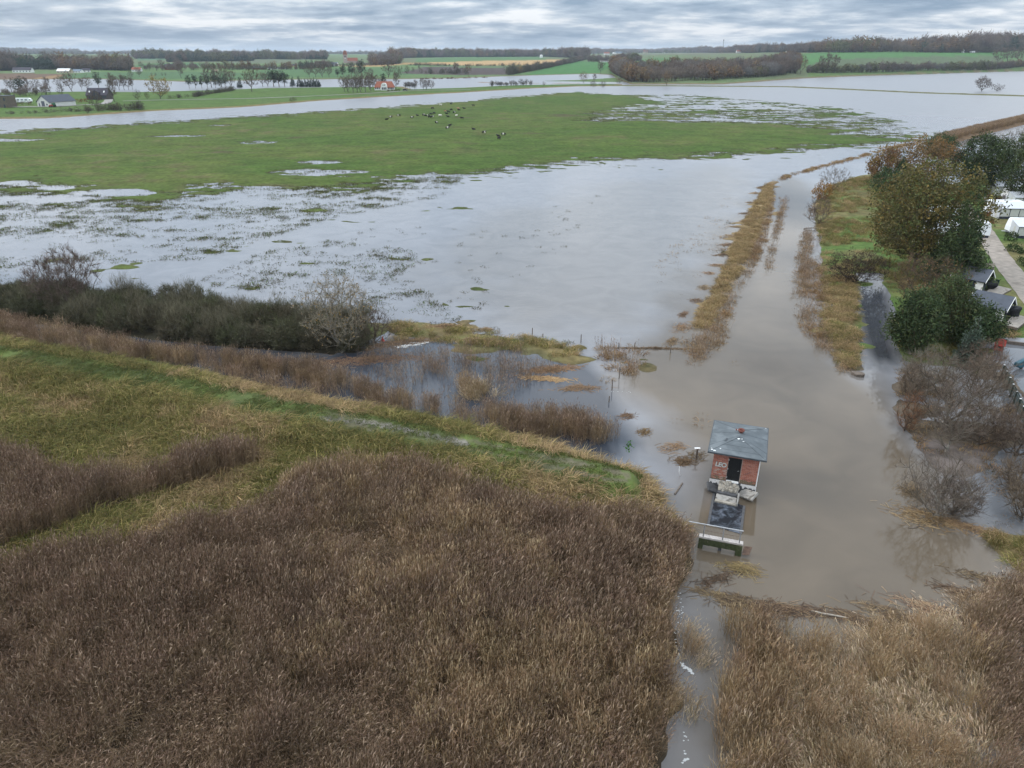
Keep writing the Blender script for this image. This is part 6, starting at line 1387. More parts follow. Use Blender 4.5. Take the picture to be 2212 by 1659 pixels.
def cabin(label, rp0, rp1, deckq, group=None, table=None, flip=False):
    """ridge seen from rp0 (back) to rp1 (front gable), picture px of the 4032 photo"""
    a = gs(*rp0, 3.45); b2 = gs(*rp1, 3.45); d = b2 - a; L = np.linalg.norm(d); rz = math.atan2(d[1], d[0])
    L = min(max(L, 4.2), 5.6); o = b2 - d / np.linalg.norm(d) * L
    e = top('cabin', None, label, 'cabin', group, loc=(o[0], o[1], GZC), rz=rz)
    hw, ez_, rz_ = 1.45, 1.75, 2.85                       # half width, eaves, ridge over the ground
    Lw = L - 1.25                                         # room, then the open porch
    body = B().extr([(-hw + .12, .0), (hw - .12, .0), (hw - .12, ez_), (0, rz_ - .14), (-hw + .12, ez_)], 'x', .25, Lw)
    part('wall', body.mesh('wall', 'cabin_wall'), e, 'dark plank wall')
    for s in (-1, 1):
        r_ = B().hexa([(0, s * (hw + .3), ez_ - .22), (L, s * (hw + .3), ez_ - .22), (L, 0, rz_ - .02), (0, 0, rz_ - .02), (0, s * (hw + .3), ez_ - .14), (L, s * (hw + .3), ez_ - .14), (L, 0, rz_ + .06), (0, 0, rz_ + .06)])
        rf = part('roof', r_.mesh('roof', 'cabin_roof'), e, 'dark blue grey felt roof slope')
        for x in (-.03, L - .005):
            part('bargeboard', B().hexa([(x, s * (hw + .32), ez_ - .32), (x + .04, s * (hw + .32), ez_ - .32), (x + .04, 0, rz_ - .1), (x, 0, rz_ - .1), (x, s * (hw + .32), ez_ - .13), (x + .04, s * (hw + .32), ez_ - .13), (x + .04, 0, rz_ + .08), (x, 0, rz_ + .08)]).mesh('bargeboard', 'white_paint'), rf)
        part('porch_post', B().box(L - .15, L - .05, s * (hw - .12) - .05, s * (hw - .12) + .05, 0, ez_).mesh('porch_post', 'cabin_wall'), e)
        part('rafter_tail', B().box(L - .02, L + .02, s * (hw + .1), s * (hw + .16), ez_ - .34, ez_ - .22).mesh('rafter_tail', 'cabin_wall'), e)
    wn_ = part('window', B().box(1.0, 2.1, -hw + .06, -hw + .12, .75, 1.35).mesh('window', 'glass_dark'), e)
    fr = B().box(.95, 2.15, -hw + .04, -hw + .058, .68, .75).box(.95, 2.15, -hw + .04, -hw + .058, 1.35, 1.42).box(.95, 1.02, -hw + .04, -hw + .058, .75, 1.35).box(2.08, 2.15, -hw + .04, -hw + .058, .75, 1.35).box(1.52, 1.58, -hw + .04, -hw + .058, .75, 1.35)
    part('window_frame', fr.mesh('window_frame', 'white_paint'), wn_)
    part('door', B().box(Lw, Lw + .04, -.9, -.05, .02, 1.75).mesh('door', 'white_paint'), e, 'white door under the porch')
    part('porch_screen', B().box(Lw + .05, Lw + .95, -hw + .10, -hw + .14, .0, 1.35).mesh('porch_screen', 'white_paint'), e)
    return e
def deck(label, q4):
    P4 = [gs(x, y, GZC + .25) for x, y in q4]; c = sum(P4) / 4
    e = top('wooden_deck', None, label, 'deck', loc=(c[0], c[1], GZC))
    A_, B_, C_, D_ = [p - c for p in P4]; n_ = 12
    for i in range(n_):
        t0, t1 = i / n_ + .004, (i + 1) / n_ - .004
        p0, p1 = A_ + (D_ - A_) * t0, A_ + (D_ - A_) * t1; p2, p3 = B_ + (C_ - B_) * t1, B_ + (C_ - B_) * t0
        z0, z1 = .19, .25 + .004 * (i % 2); qv = [p0, p3, p2, p1]
        part('plank', B().hexa([(p[0], p[1], z0) for p in qv] + [(p[0], p[1], z1) for p in qv]).mesh('plank', 'deck_wood'), e)
    k = .97; part('deck_base', B().hexa([(p[0] * k, p[1] * k, -.1) for p in (A_, B_, C_, D_)] + [(p[0] * k, p[1] * k, .185) for p in (A_, B_, C_, D_)]).mesh('deck_base', 'weathered_wood'), e)
    return e
def v4(x, y): return (3720 + .2532 * x, 900 + .2532 * y)
cabin('dark cabin nearest the path bend, almost hidden by the dark evergreen', v4(60, 175), v4(400, 200), None)
cabin('middle dark cabin with white framed window in its side', v4(225, 555), v4(757, 655), None)
cabin('nearest dark cabin, partly behind the bushy pine', v4(480, 950), v4(1098, 1075), None)
deck('weathered wooden deck of the farthest cabin with a small table on it', [v4(240, 440), v4(400, 385), v4(655, 445), v4(400, 555)])
deck('weathered wooden deck of the middle cabin', [v4(640, 985), v4(760, 870), v4(1045, 940), v4(870, 1032)])
deck('weathered wooden deck of the nearest cabin at the right edge', [v4(930, 1490), v4(1080, 1325), v4(1330, 1390), v4(1130, 1545)])
def cover_bag(label, x, y, r_=.55, h=1.25):
    q = gs(*v4(x, y), GZC + .25); o = top('covered_grill', rock(int(x), r_, r_ * .85, h / 2, 'black_cover', 3), label, 'covered grill', loc=(q[0], q[1], GZC + .25 + h / 2 - .06)); return o
cover_bag('black covered grill on the deck of the farthest cabin', 335, 425); cover_bag('black covered grill at the porch of the middle cabin', 680, 930, .7); cover_bag('black covered grill at the porch of the nearest cabin', 1030, 1350, .7)
q = gs(*v4(420, 400), GZC + .25); tb = top('garden_table', None, 'small grey garden table on the farthest deck', 'table', loc=(q[0], q[1], GZC + .255), rz=.3)
part('table_top', B().box(-.55, .55, -.35, .35, .70, .74).mesh('table_top', 'awning_grey'), tb)
for sx_ in (-1, 1):
    for sy_ in (-1, 1): part('leg', B().bar((sx_ * .48, sy_ * .28, 0), (sx_ * .48, sy_ * .28, .70), .025, 5).mesh('leg', 'steel'), tb)
q = gs(*v4(780, 905), GZC + .25); cr = top('garden_chair', None, 'thin metal garden chair on the deck of the middle cabin', 'chair', loc=(q[0], q[1], GZC + .255), rz=.5)
part('seat', B().box(-.25, .25, -.25, .25, .42, .45).mesh('seat', 'green_paint'), cr); part('backrest', B().box(.22, .25, -.25, .25, .45, .95).mesh('backrest', 'green_paint'), cr)
for sx_ in (-1, 1):
    for sy_ in (-1, 1): part('leg', B().bar((sx_ * .22, sy_ * .22, 0), (sx_ * .22, sy_ * .22, .42), .02, 4).mesh('leg', 'steel'), cr)
q = gs(*v4(665, 632), GZC); pb = top('garden_bench', None, 'pale wooden bench behind the middle cabin', 'bench', loc=(q[0], q[1], GZC), rz=-.1)
part('seat', B().box(-.9, .9, -.2, .2, .4, .46).mesh('seat', 'pale_wood'), pb); part('backrest', B().box(-.9, .9, .2, .25, .5, .85).mesh('backrest', 'pale_wood'), pb)
for sx_ in (-.75, .75): part('leg', B().box(sx_ - .05, sx_ + .05, -.18, .24, 0, .4).mesh('leg', 'pale_wood'), pb)

def caravan(label, x, y, rz, L=6.0, awning=True, tone='awning_grey'):
    """x, y = photo px of the near left foot of the van"""
    q = gs(x, y, GZC); e = top('caravan', None, label, 'caravan', loc=(q[0], q[1], GZC), rz=rz)
    pr = [(.0, .45), (.02, 1.2), (.25, 2.3), (.45, 2.55), (L - .45, 2.55), (L - .2, 2.3), (L, 1.2), (L, .45)]
    b2 = B(); n_ = len(pr); vs0 = [(u, 0, w) for u, w in pr]; vs1 = [(u, 2.25, w) for u, w in pr]
    b2.poly(vs0[::-1] if False else vs0); b2.poly(vs1[::-1])
    for i in range(n_): b2.poly([vs0[i], vs1[i], vs1[(i + 1) % n_], vs0[(i + 1) % n_]])
    part('body', b2.mesh('body', 'caravan_white', .04), e)
    part('front_window', B().hexa([(.06, .4, 1.45), (.06, 1.85, 1.45), (.10, 1.85, 1.45), (.10, .4, 1.45), (.20, .4, 2.15), (.20, 1.85, 2.15), (.26, 1.85, 2.15), (.26, .4, 2.15)]).mesh('front_window', 'white_pvc'), e)
    part('roof_hatch', B().box(1.4, 2.1, .8, 1.4, 2.552, 2.63).box(3.4, 4.3, .7, 1.5, 2.552, 2.62).mesh('roof_hatch', 'window_blind', .02), e)
    part('skirt', B().box(.15, L - .15, .08, 2.17, .02, .45).mesh('skirt', 'navy'), e)
    for xx in (L * .48,):
        for yy in (.02, 2.05): part('wheel', B().bar((xx, yy, .3), (xx, yy + .18, .3), .3, 14).mesh('wheel', 'tyre'), e)
    part('drawbar', B().bar((.1, .6, .4), (-1.0, 1.12, .4), .05, 4).bar((.1, 1.65, .4), (-1.0, 1.12, .4), .05, 4).mesh('drawbar', 'steel'), e)
    return e
def awning(label, x, y, rz, L=7.5, D=2.6, panels=5):
    q = gs(x, y, GZC); e = top('awning_tent', None, label, 'awning', loc=(q[0], q[1], GZC), rz=rz)
    part('canopy', B().hexa([(-.12, -.18, 1.92), (L, -.18, 1.92), (L, D, 2.62), (-.12, D, 2.62), (-.12, -.18, 1.98), (L, -.18, 1.98), (L, D, 2.68), (-.12, D, 2.68)]).mesh('canopy', 'awning_grey'), e, 'light grey sloping canopy')
    side = B().hexa([(.0, .0, .0), (.04, .0, .0), (.04, D, .0), (.0, D, .0), (.0, .0, 1.90), (.04, .0, 1.90), (.04, D, 2.60), (.0, D, 2.60)])
    part('side_wall', side.mesh('side_wall', 'awning_grey'), e)
    part('skirt', B().box(.04, L, .0, .05, .0, .42).mesh('skirt', 'navy'), e)
    pw = (L - .04) / panels
    for i in range(panels):
        x0 = .04 + i * pw; w_ = part('window_panel', B().box(x0 + .10, x0 + pw - .03, .01, .03, .44, 1.80).mesh('window_panel', 'awning_wall'), e)
        part('pole', B().box(x0, x0 + .09, -.01, .05, .42, 1.90).mesh('pole', 'navy'), e)
    part('valance', B().box(.04, L, .0, .04, 1.80, 1.905).mesh('valance', 'navy'), e)
    part('side_door', B().box(-.02, -.003, .9, 1.5, .1, 1.75).mesh('side_door', 'awning_wall'), e)
    return e
def c3(x, y): return (3780 + .1567 * x, 700 + .1567 * y)
caravan('white caravan with long grey awning in the middle of the row', *c3(700, 930), R(-4), 6.6)
awning('long grey awning with five blind windows before the middle caravan', *c3(965, 1030), R(-4), 8.5, 2.7, 5)
caravan('white caravan half covered by a grey canopy, second from the back', *c3(1140, 610), R(-4), 6.0)
awning('grey awning of the second caravan from the back', *c3(1330, 740), R(-4), 7.5, 2.6, 5)
caravan('front caravan at the right edge beside the green hedge', *c3(1260, 1430), R(-6), 6.0)
awning('awning of the front caravan at the right edge', *c3(1400, 1520), R(-8), 7, 2.6, 4)
# frame tent at the back
q = gs(*c3(850, 440), GZC); te = top('frame_tent', None, 'pale grey gabled tent with navy poles at the back of the caravan row', 'tent', loc=(q[0], q[1], GZC), rz=R(-3))
part('canopy', B().extr([(-.15, 1.85), (1.8, 2.75), (3.75, 1.85), (3.75, 1.93), (1.8, 2.83), (-.15, 1.93)], 'x', -.1, 9.0).mesh('canopy', 'awning_grey'), te)
part('wall', B().box(0, .04, .05, 3.55, 0, 1.85).box(.04, 8.9, .05, .09, 0, 1.86).box(.04, 8.9, 3.51, 3.55, 0, 1.86).mesh('wall', 'awning_wall'), te)
for y in (0., 1.75, 3.55): part('pole', B().box(-.07, -.005, y, y + .12, 0, 1.85 + (.75 if y == 1.75 else 0)).mesh('pole', 'navy'), te)
for y in (.3, 2.0): part('window_panel', B().box(-.03, -.006, y, y + 1.3, .7, 1.6).mesh('window_panel', 'white_pvc'), te)
# campers seen through the oak
for lab, x, y, rz in (('white camper mostly hidden behind the big oak, farther one', 3655, 868, R(-12)), ('white camper hidden behind oak and dark evergreen, nearer one', 3640, 930, R(-12)), ('white trailer corner poking out right of the dark evergreen', 3762, 930, R(-20))):
    caravan(lab, x, y, rz, 5.0)
# hedges of the pitches
def hedge(label, a, b2, h, w, cols, dens=900, name='hedge'):
    A_ = gs(*a, GZC); B_ = gs(*b2, GZC); rg = np.random.default_rng(int(a[0])); L = np.linalg.norm(B_ - A_); n_ = int(L * w * h * 60)
    t = rg.random(n_)[:, None]; d = (B_ - A_) / L; nv_ = np.array([-d[1], d[0], 0]); p_ = (B_ - A_) * t + nv_ * rg.normal(size=(n_, 1)) * w / 3
    p_[:, 2] = rg.random(n_) ** .7 * h * (.8 + .3 * np.sin(t[:, 0] * L * 1.7))
    v_, f_, c_ = leaf_cards(rg, p_, 4, .2, .12, cols)
    e = top(name, None, label, 'hedge', loc=A_); part('foliage', mesh_np('foliage', v_, f_, 'leaf_mat', c_), e)
    st_ = B()
    for i in range(int(L / .6) + 1): s_ = min(i * .6, L); st_.bar(tuple(d * s_ + np.array([0, 0, -.1])), tuple(d * s_ + np.array([0, 0, h * .7])), .025, 4)
    part('stems', st_.mesh('stems', 'bark'), e)
BEECH = ((.21, .075, .03), (.16, .06, .028), (.12, .055, .03)); GRN = ((.05, .085, .025), (.07, .10, .03), (.045, .07, .025))
hedge('rust red beech hedge behind the middle caravan', c3(600, 600), c3(1090, 590), 1.3, 1.0, BEECH)
hedge('small orange bush at the front of the middle caravan', c3(620, 1000), c3(740, 1010), 1.1, .9, ((.27, .10, .02), (.22, .085, .025)))
hedge('tiny orange shrubs along the pitch edge below the middle caravan', c3(720, 1090), c3(850, 1170), .5, .5, ((.24, .09, .03), (.18, .08, .03)))
hedge('green hedge before the front caravan', c3(1100, 1560), c3(1420, 1600), 1.4, 1.3, GRN)
hedge('low green hedge at the right edge beside the path', v4(960, 330), v4(1240, 400), 1.1, 1.2, GRN)
hedge('dark low hedge beneath the massive pine', c3(180, 350), c3(780, 400), 1.0, 1.6, ((.04, .06, .022), (.055, .07, .03)))
hedge('young green hedge plants beside the path at the right edge', v4(1140, 520), v4(1260, 600), .9, .6, GRN)
# sign, wheelbarrow, kayak
q = gs(*c3(790, 620), GZC); sg = top('sign_post', None, 'small white sign on a post before the beech hedge', 'sign', loc=(q[0], q[1], GZC), rz=R(8))
part('post', B().bar((0, 0, -.2), (.25, 0, 2.1), .035, 5).mesh('post', 'pale_wood'), sg); part('board', B().box(-.1, .7, -.03, .0, 1.75, 2.7).mesh('board', 'white_paint', .02), sg)
part('emblem', B().poly([(.08, -.032, 2.05), (.3, -.032, 2.02), (.42, -.032, 2.25), (.55, -.032, 2.42), (.3, -.032, 2.4), (.12, -.032, 2.42)]).mesh('emblem', 'felt_dark'), sg)
q = gs(*c3(755, 620), GZC); kb_loc = (q[0], q[1], GZC + .02)
tu_ = B(); n_ = 16
for (s0, y0), (s1, y1) in (((1, -.1), (1.02, .1)), ((.8, -.1), (1, -.1)), ((.8, -.1), (.7, .08))):
    for k in range(n_):
        a0, a1 = 6.283 * k / n_, 6.283 * (k + 1) / n_
        tu_.poly([(.42 * s0 * math.cos(a0), y0, .75 + .75 * s0 * math.sin(a0)), (.42 * s0 * math.cos(a1), y0, .75 + .75 * s0 * math.sin(a1)), (.42 * s1 * math.cos(a1), y1, .75 + .75 * s1 * math.sin(a1)), (.42 * s1 * math.cos(a0), y1, .75 + .75 * s1 * math.sin(a0))])
tu_.poly([(.42 * .7 * math.cos(6.283 * k / n_), .08, .75 + .75 * .7 * math.sin(6.283 * k / n_)) for k in range(n_)])
top('yellow_tub', tu_.mesh('yellow_tub', 'yellow'), 'pale yellow oval tub leaning on the sign post', 'tub', loc=kb_loc, rz=.2)
q = gs(*c3(630, 625), GZC); wb = top('wheelbarrow', None, 'grey wheelbarrow standing on end beside the beech hedge', 'wheelbarrow', loc=(q[0], q[1], GZC), rz=.2)
part('tray', B().hexa([(-.3, -.1, .25), (.3, -.1, .25), (.22, .25, .3), (-.22, .25, .3), (-.35, -.1, 1.05), (.35, -.1, 1.05), (.28, .3, 1.0), (-.28, .3, 1.0)]).mesh('tray', 'steel', .02), wb)
for s in (-1, 1): part('handle', B().bar((s * .25, .05, .4), (s * .3, .1, 1.55), .03, 5).mesh('handle', 'pale_wood'), wb)
part('wheel', B().bar((-.05, .05, .2), (.05, .05, .2), .2, 12).mesh('wheel', 'tyre'), wb)
# playground flood: red playhouse, fence, play tower
q = gs(3932, 1370, .2); pl = top('playhouse', None, 'small red wooden playhouse with steep roof at the flooded playground corner', 'playhouse', loc=(q[0], q[1], 0), rz=R(-30)); pl.scale = (.68,) * 3
part('wall', B().box(-.6, .6, -.55, .55, -.3, 1.0).mesh('wall', 'playhouse_red'), pl)
for s in (-1, 1): part('roof', B().hexa([(-.75, s * .8, .85), (.75, s * .8, .85), (.75, 0, 1.75), (-.75, 0, 1.75), (-.75, s * .8, .92), (.75, s * .8, .92), (.75, 0, 1.83), (-.75, 0, 1.83)]).mesh('roof', 'playhouse_red'), pl)
part('window', B().box(-.2, .2, -.57, -.552, .45, .8).mesh('window', 'black_paint'), pl)
fa, fb_ = gs(3940, 1485, .0), gs(4060, 1755, .0); d = fb_ - fa; L = np.linalg.norm(d); d /= L
fe = top('rail_fence', None, 'dark green slatted fence with pale post caps along the flooded playground', 'fence', loc=(fa[0], fa[1], 0), rz=math.atan2(d[1], d[0]))
npst = 10
for i in range(npst):
    x = i * L / (npst - 1); po = part('post', B().box(x - .06, x + .06, -.06, .06, -.5, 1.3).mesh('post', 'green_paint'), fe); part('cap', B().box(x - .07, x + .07, -.07, .07, 1.3, 1.35).mesh('cap', 'white_pvc'), po)
for z in (.15, .4, .65, .9, 1.15): part('slat', B().box(0, L, .065, .09, z, z + .16).mesh('slat', 'green_paint'), fe)
ea, eb_ = gs(3945, 1342, .3), gs(4080, 1358, .3); top('kerb_board', wallseg(ea, eb_, .25, -.5, .34).mesh('kerb_board', 'weathered_wood'), 'dark timber edge along the top of the flooded playground', 'edging')
q = gs(4020, 1450); pt = top('play_rocker', None, 'dark teal play figure standing in the flooded playground at the right edge', 'play equipment', loc=(q[0], q[1], 0), rz=.4)
part('body', B().extr([(-1.1, .5), (-.5, .15), (.3, .2), (1.2, .6), (1.3, .95), (.5, 1.1), (-.3, .95), (-1.0, .8)], 'y', -.2, .2).mesh('body', 'play_blue', .05), pt); part('spring', B().bar((0, 0, -.5), (0, 0, .25), .14, 10).mesh('spring', 'rust'), pt)
# ------------------------------------------------------------------ farm buildings and far houses
plain('roof_slate', (.075, .085, .105), .8, .1, 1); plain('barn_white', (.62, .62, .58), .8, .08, 1); plain('barn_grey', (.10, .11, .13), .7, .1, 1)
plain('house_dark', (.075, .06, .055), .85, .2, 2); plain('roof_dark', (.045, .04, .052), .8, .15, 1); plain('brown_brick', (.12, .10, .075), .9, .2, 2)
plain('roof_red', (.25, .085, .05), .85, .15, 1); plain('white_wall', (.74, .74, .72), .8, .05, 1); plain('tan_wall', (.42, .36, .25), .8, .1, 1)
plain('church_wall', (.36, .28, .24), .9, .2, .5); plain('roof_blue', (.13, .17, .21), .7, .1, 1); plain('far_glass', (.05, .06, .075), .2, .1, 1); plain('red_brick_far', (.22, .09, .065), .9, .15, 1)
def building(name, label, c, rz, L, W_, hw, hr, wall, roof, wins=(), doors=(), chimney=False, over=.4, hip=0.0, cat='house', group=None):
    """c = centre of the base; long axis along local x; wins = (face, along, z, w, h) with face 'f','b' (long sides) or 'l','r' (gables)"""
    e = top(name, None, label, cat, group, loc=(c[0], c[1], c[2] - .1), rz=rz)
    body = B().extr([(-W_ / 2, 0), (W_ / 2, 0), (W_ / 2, hw), (0, hw + (hr - hw) * (1 if not hip else .0)), (-W_ / 2, hw)] if not hip else [(-W_ / 2, 0), (W_ / 2, 0), (W_ / 2, hw), (-W_ / 2, hw)], 'x', -L / 2, L / 2)
    part('wall', body.mesh('wall', wall), e)
    o = over; k = hip; r_ = B(); ze = hw - o * (hr - hw) / (W_ / 2); t = .18
    for s in (-1, 1):
        q_ = [(-L / 2 - o, s * (W_ / 2 + o), ze), (L / 2 + o, s * (W_ / 2 + o), ze), (L / 2 + o - k, 0, hr + .02), (-L / 2 - o + k, 0, hr + .02)]
        r_.hexa(q_ + [(p[0], p[1], p[2] + t) for p in q_])
    if hip:
        for s in (-1, 1):
            q_ = [(s * (L / 2 + o), -(W_ / 2 + o), ze + .02), (s * (L / 2 + o), W_ / 2 + o, ze + .02), (s * (L / 2 + o - k), .01, hr + .04), (s * (L / 2 + o - k), -.01, hr + .04)]
            r_.hexa(q_ + [(p[0], p[1], p[2] + t) for p in q_])
    rf = part('roof', r_.mesh('roof', roof), e)
    if chimney: part('chimney', B().box(-.4, .4, -.35, .35, hr - .6, hr + 1.0).mesh('chimney', 'red_brick_far'), rf)
    for (fc, a, z, w, h, *mt_) in tuple(wins) + tuple(d_ + ('door',) if False else d_ for d_ in doors):
        th = .06; mm = mt_[0] if mt_ else 'far_glass'
        if fc in 'fb': s = -1 if fc == 'f' else 1; y = s * (W_ / 2); b2 = B().box(a - w / 2, a + w / 2, min(y, y + s * th), max(y, y + s * th), z, z + h)
        else: s = -1 if fc == 'l' else 1; x = s * L / 2; b2 = B().box(min(x, x + s * th), max(x, x + s * th), a - w / 2, a + w / 2, z, z + h)
        part('door' if z < .2 else 'window', b2.mesh('opening', mm), e)
    return e
def pz(x, y): return P(x / 1.82278, y / 1.82278)
def z6(x, y): return pz(.2034 * x, 330 + .2034 * y)
def z7(x, y): return pz(1300 + .2034 * x, 190 + .2034 * y)
A_, B_, C_ = z6(690, 442), z6(965, 448), z6(1475, 408)
d = C_ - B_; rz = math.atan2(d[1], d[0]); L = min(max(np.hypot(d[0], d[1]), 16), 30); W_ = 9.0
ux = np.array([math.cos(rz), math.sin(rz), 0]); uy = np.array([-math.sin(rz), math.cos(rz), 0])
c = B_ + ux * L / 2 + uy * W_ / 2
building('barn', 'long white barn with slate grey gabled roof on the left river bank', c, rz, L, W_, 2.7, 6.0, 'barn_white', 'roof_slate',
         wins=[('l', -2.8, .9, .9, .9), ('l', 2.9, .25, .9, 1.7, 'barn_grey'), ('l', 0., .02, 2.4, 3.1, 'barn_grey')], cat='barn')
c = z6(1945, 300)
dh = building('dark_house', 'dark brick house with steep black roof and tall glazed dormer', c, R(2), 13.4, 8.5, 3.0, 7.0, 'house_dark', 'roof_dark', wins=[('f', -4.5, 1.0, 1.2, 1.2), ('f', 4.2, 1.0, 2.0, 1.3), ('f', 5.8, 1.0, .8, 1.3)])
part('dormer', B().extr([(-2.2, 0), (2.2, 0), (2.2, 4.6), (0, 6.2), (-2.2, 4.6)], 'y', -5.2, 0).mesh('dormer', 'roof_dark'), dh); part('window', B().box(-1.6, 1.6, -5.28, -5.2, .3, 4.2).mesh('window', 'far_glass'), dh)
for x in (-4.8, 4.8): part('skylight', B().hexa([(x - .35, -3.4, 4.35), (x + .35, -3.4, 4.35), (x + .35, -2.5, 5.25), (x - .35, -2.5, 5.25), (x - .35, -3.45, 4.6), (x + .35, -3.45, 4.6), (x + .35, -2.55, 5.5), (x - .35, -2.55, 5.5)]).mesh('skylight', 'white_pvc'), dh)
c = z6(60, 462); fl = top('block_house', None, 'brown brick flat roofed house cut by the left edge', 'house', loc=(c[0], c[1] + 3, c[2] - .1), rz=R(-6))
part('wall', B().box(-5, 4.2, -3.5, 3.5, 0, 6.2).mesh('wall', 'brown_brick'), fl); part('roof', B().box(-5.1, 4.3, -3.6, 3.6, 6.2, 6.45).mesh('roof', 'felt_dark'), fl)
for (x, z, w, h) in ((2.2, 3.7, 1.0, 1.6), (1.5, .1, 1.0, 1.7), (-1.6, .9, 1.0, 1.0)): part('window', B().box(x, x + w, -3.57, -3.5, z, z + h).mesh('window', 'far_glass'), fl)
c = z6(470, 372); cv = top('camper_van', None, 'long white camper van parked behind the red hedge at the farm', 'camper van', loc=(c[0], c[1], c[2]), rz=R(2))
part('body', B().extr([(-5.0, .5), (4.6, .5), (5.0, 1.4), (4.5, 2.3), (3.8, 2.95), (-4.6, 2.95), (-5.0, 2.4)], 'y', -1.15, 1.15).mesh('body', 'caravan_white', .06), cv)
part('windscreen', B().box(4.2, 4.65, -1.17, 1.17, 1.5, 2.2).mesh('windscreen', 'far_glass'), cv)
for x in (-3.4, -1.0, 1.4): part('window', B().box(x, x + 1.4, -1.18, -1.151, 1.6, 2.2).mesh('window', 'far_glass'), cv)
for x in (-3, 3.2):
    for y in (-1.1, .9): part('wheel', B().bar((x, y, .38), (x, y + .2, .38), .38, 12).mesh('wheel', 'tyre'), cv)
a, b2 = z6(190, 412), z6(640, 408)
def far_hedge(label, a, b2, h, w, cols):
    rg = np.random.default_rng(int(abs(a[0] * 10))); L = np.linalg.norm((b2 - a)[:2]); n_ = int(L * 14); t = rg.random(n_)[:, None]; p_ = (b2 - a) * t + rg.normal(size=(n_, 3)) * np.array([w / 3, w / 3, 0]); p_[:, 2] += rg.random(n_) * h
    v_, f_, c_ = leaf_cards(rg, p_, 2, .5, .2, cols); top('hedge', mesh_np('hedge', v_, f_, 'leaf_mat', c_), label, 'hedge', loc=a)
far_hedge('dark red beech hedge in front of the camper van', a, b2, 2.2, 1.2, ((.10, .035, .028), (.13, .05, .035)))
far_hedge('orange brown hedge right of the grey barn', z6(1480, 370), z6(1700, 352), 2.2, 1.4, ((.20, .08, .03), (.15, .065, .03)))
# tractor in front of the barn
c = z6(1060, 450); tr = top('tractor', None, 'small red and green tractor beside the long barn wall', 'tractor', loc=(c[0], c[1] - 1.5, c[2]), rz=rz)
plain('tractor_red', (.32, .04, .03), .5, .1); plain('tractor_green', (.03, .12, .06), .5, .1)
part('hood', B().box(-2.2, -.2, -.45, .45, .6, 1.4).mesh('hood', 'tractor_red', .05), tr); part('cab', B().box(-.2, 1.4, -.7, .7, .7, 2.3).mesh('cab', 'tractor_green', .05), tr)
for x, r_ in ((-1.7, .45), (.9, .7)):
    for y in (-.85, .6): part('wheel', B().bar((x, y, r_), (x, y + .25, r_), r_, 12).mesh('wheel', 'tyre'), tr)
# white farmhouse
c = z7(1045, 812)
fh = building('farmhouse', 'white farmhouse with red tiled roof and rounded gable wing by the river road', c + np.array([0, 4, 0]), R(3), 16, 8.0, 2.5, 6.6, 'white_wall', 'roof_red', hip=2.2, chimney=True,
              wins=[('f', x, 1.0, .9, 1.2) for x in (3.6, 4.8, 6.0, 7.2)] + [('f', x, 1.0, .9, 1.2) for x in (-4.2, -5.6, -7.0)])
wg = B().extr([(-2.6, 0), (2.6, 0), (2.6, 3.0), (2.1, 4.6), (1.1, 5.6), (-1.1, 5.6), (-2.1, 4.6), (-2.6, 3.0)], 'y', -6.2, -1.0); part('gable_wing', wg.mesh('gable_wing', 'white_wall'), fh, 'white rounded gable wing')
for x, z, w, h in ((-1.7, .6, 1.0, 1.8), (-.3, .6, 1.0, 1.8), (1.1, .6, .9, 1.8), (-.9, 3.6, .6, 1.0), (.4, 3.6, .6, 1.0)): part('window', B().box(x, x + w, -6.27, -6.2, z, z + h).mesh('window', 'far_glass'), fh)
far_hedge('dark clipped hedge along the road beside the white farmhouse', z7(1110, 838), z7(1350, 828), 1.6, 1.2, ((.07, .05, .025), (.09, .06, .03)))
c = z7(1450, 822); car = top('parked_car', None, 'dark car parked at the road end right of the farmhouse', 'car', loc=(c[0], c[1], c[2]), rz=R(10))
plain('car_dark', (.015, .02, .025), .3, .1); part('body', B().extr([(-2.1, .35), (2.1, .35), (2.1, .8), (1.3, .95), (.7, 1.45), (-1.2, 1.45), (-1.9, .95), (-2.1, .8)], 'y', -.85, .85).mesh('body', 'car_dark', .05), car)
for x in (-1.3, 1.3):
    for y in (-.86, .7): part('wheel', B().bar((x, y, .32), (x, y + .16, .32), .32, 10).mesh('wheel', 'tyre'), car)
# church
c = z7(268, 292); k = 1.0; rgm = math.hypot(c[0], c[1]); s_ = rgm / 1750.0
chh = top('church', None, 'village church with red roofed square tower above the distant trees', 'church', loc=(c[0], c[1] + 20, c[2] - 3), rz=R(4)); chh.scale = (s_, s_, s_)
part('tower', B().box(-4.2, 4.2, -4.2, 4.2, 0, 20.5).mesh('tower', 'church_wall'), chh)
part('tower_roof', B().extr([(-4.6, 20.4), (4.6, 20.4), (1.8, 28.5), (-1.8, 28.5)], 'y', -4.6, 4.6).mesh('tower_roof', 'roof_red'), chh, 'steep red tower roof')
part('sound_opening', B().box(-1.2, 1.2, -4.3, -4.2, 15.0, 18.0).mesh('sound_opening', 'far_glass'), chh); part('clock_face', B().bar((0, -4.35, 13), (0, -4.2, 13), 1.1, 16).mesh('clock_face', 'white_wall'), chh)
part('nave', B().box(4.2, 26, -3.8, 3.8, 0, 8.0).mesh('nave', 'church_wall'), chh); part('nave_roof', B().extr([(-4.3, 7.8), (4.3, 7.8), (0, 14)], 'x', 4.22, 26.5).mesh('nave_roof', 'roof_red'), chh)
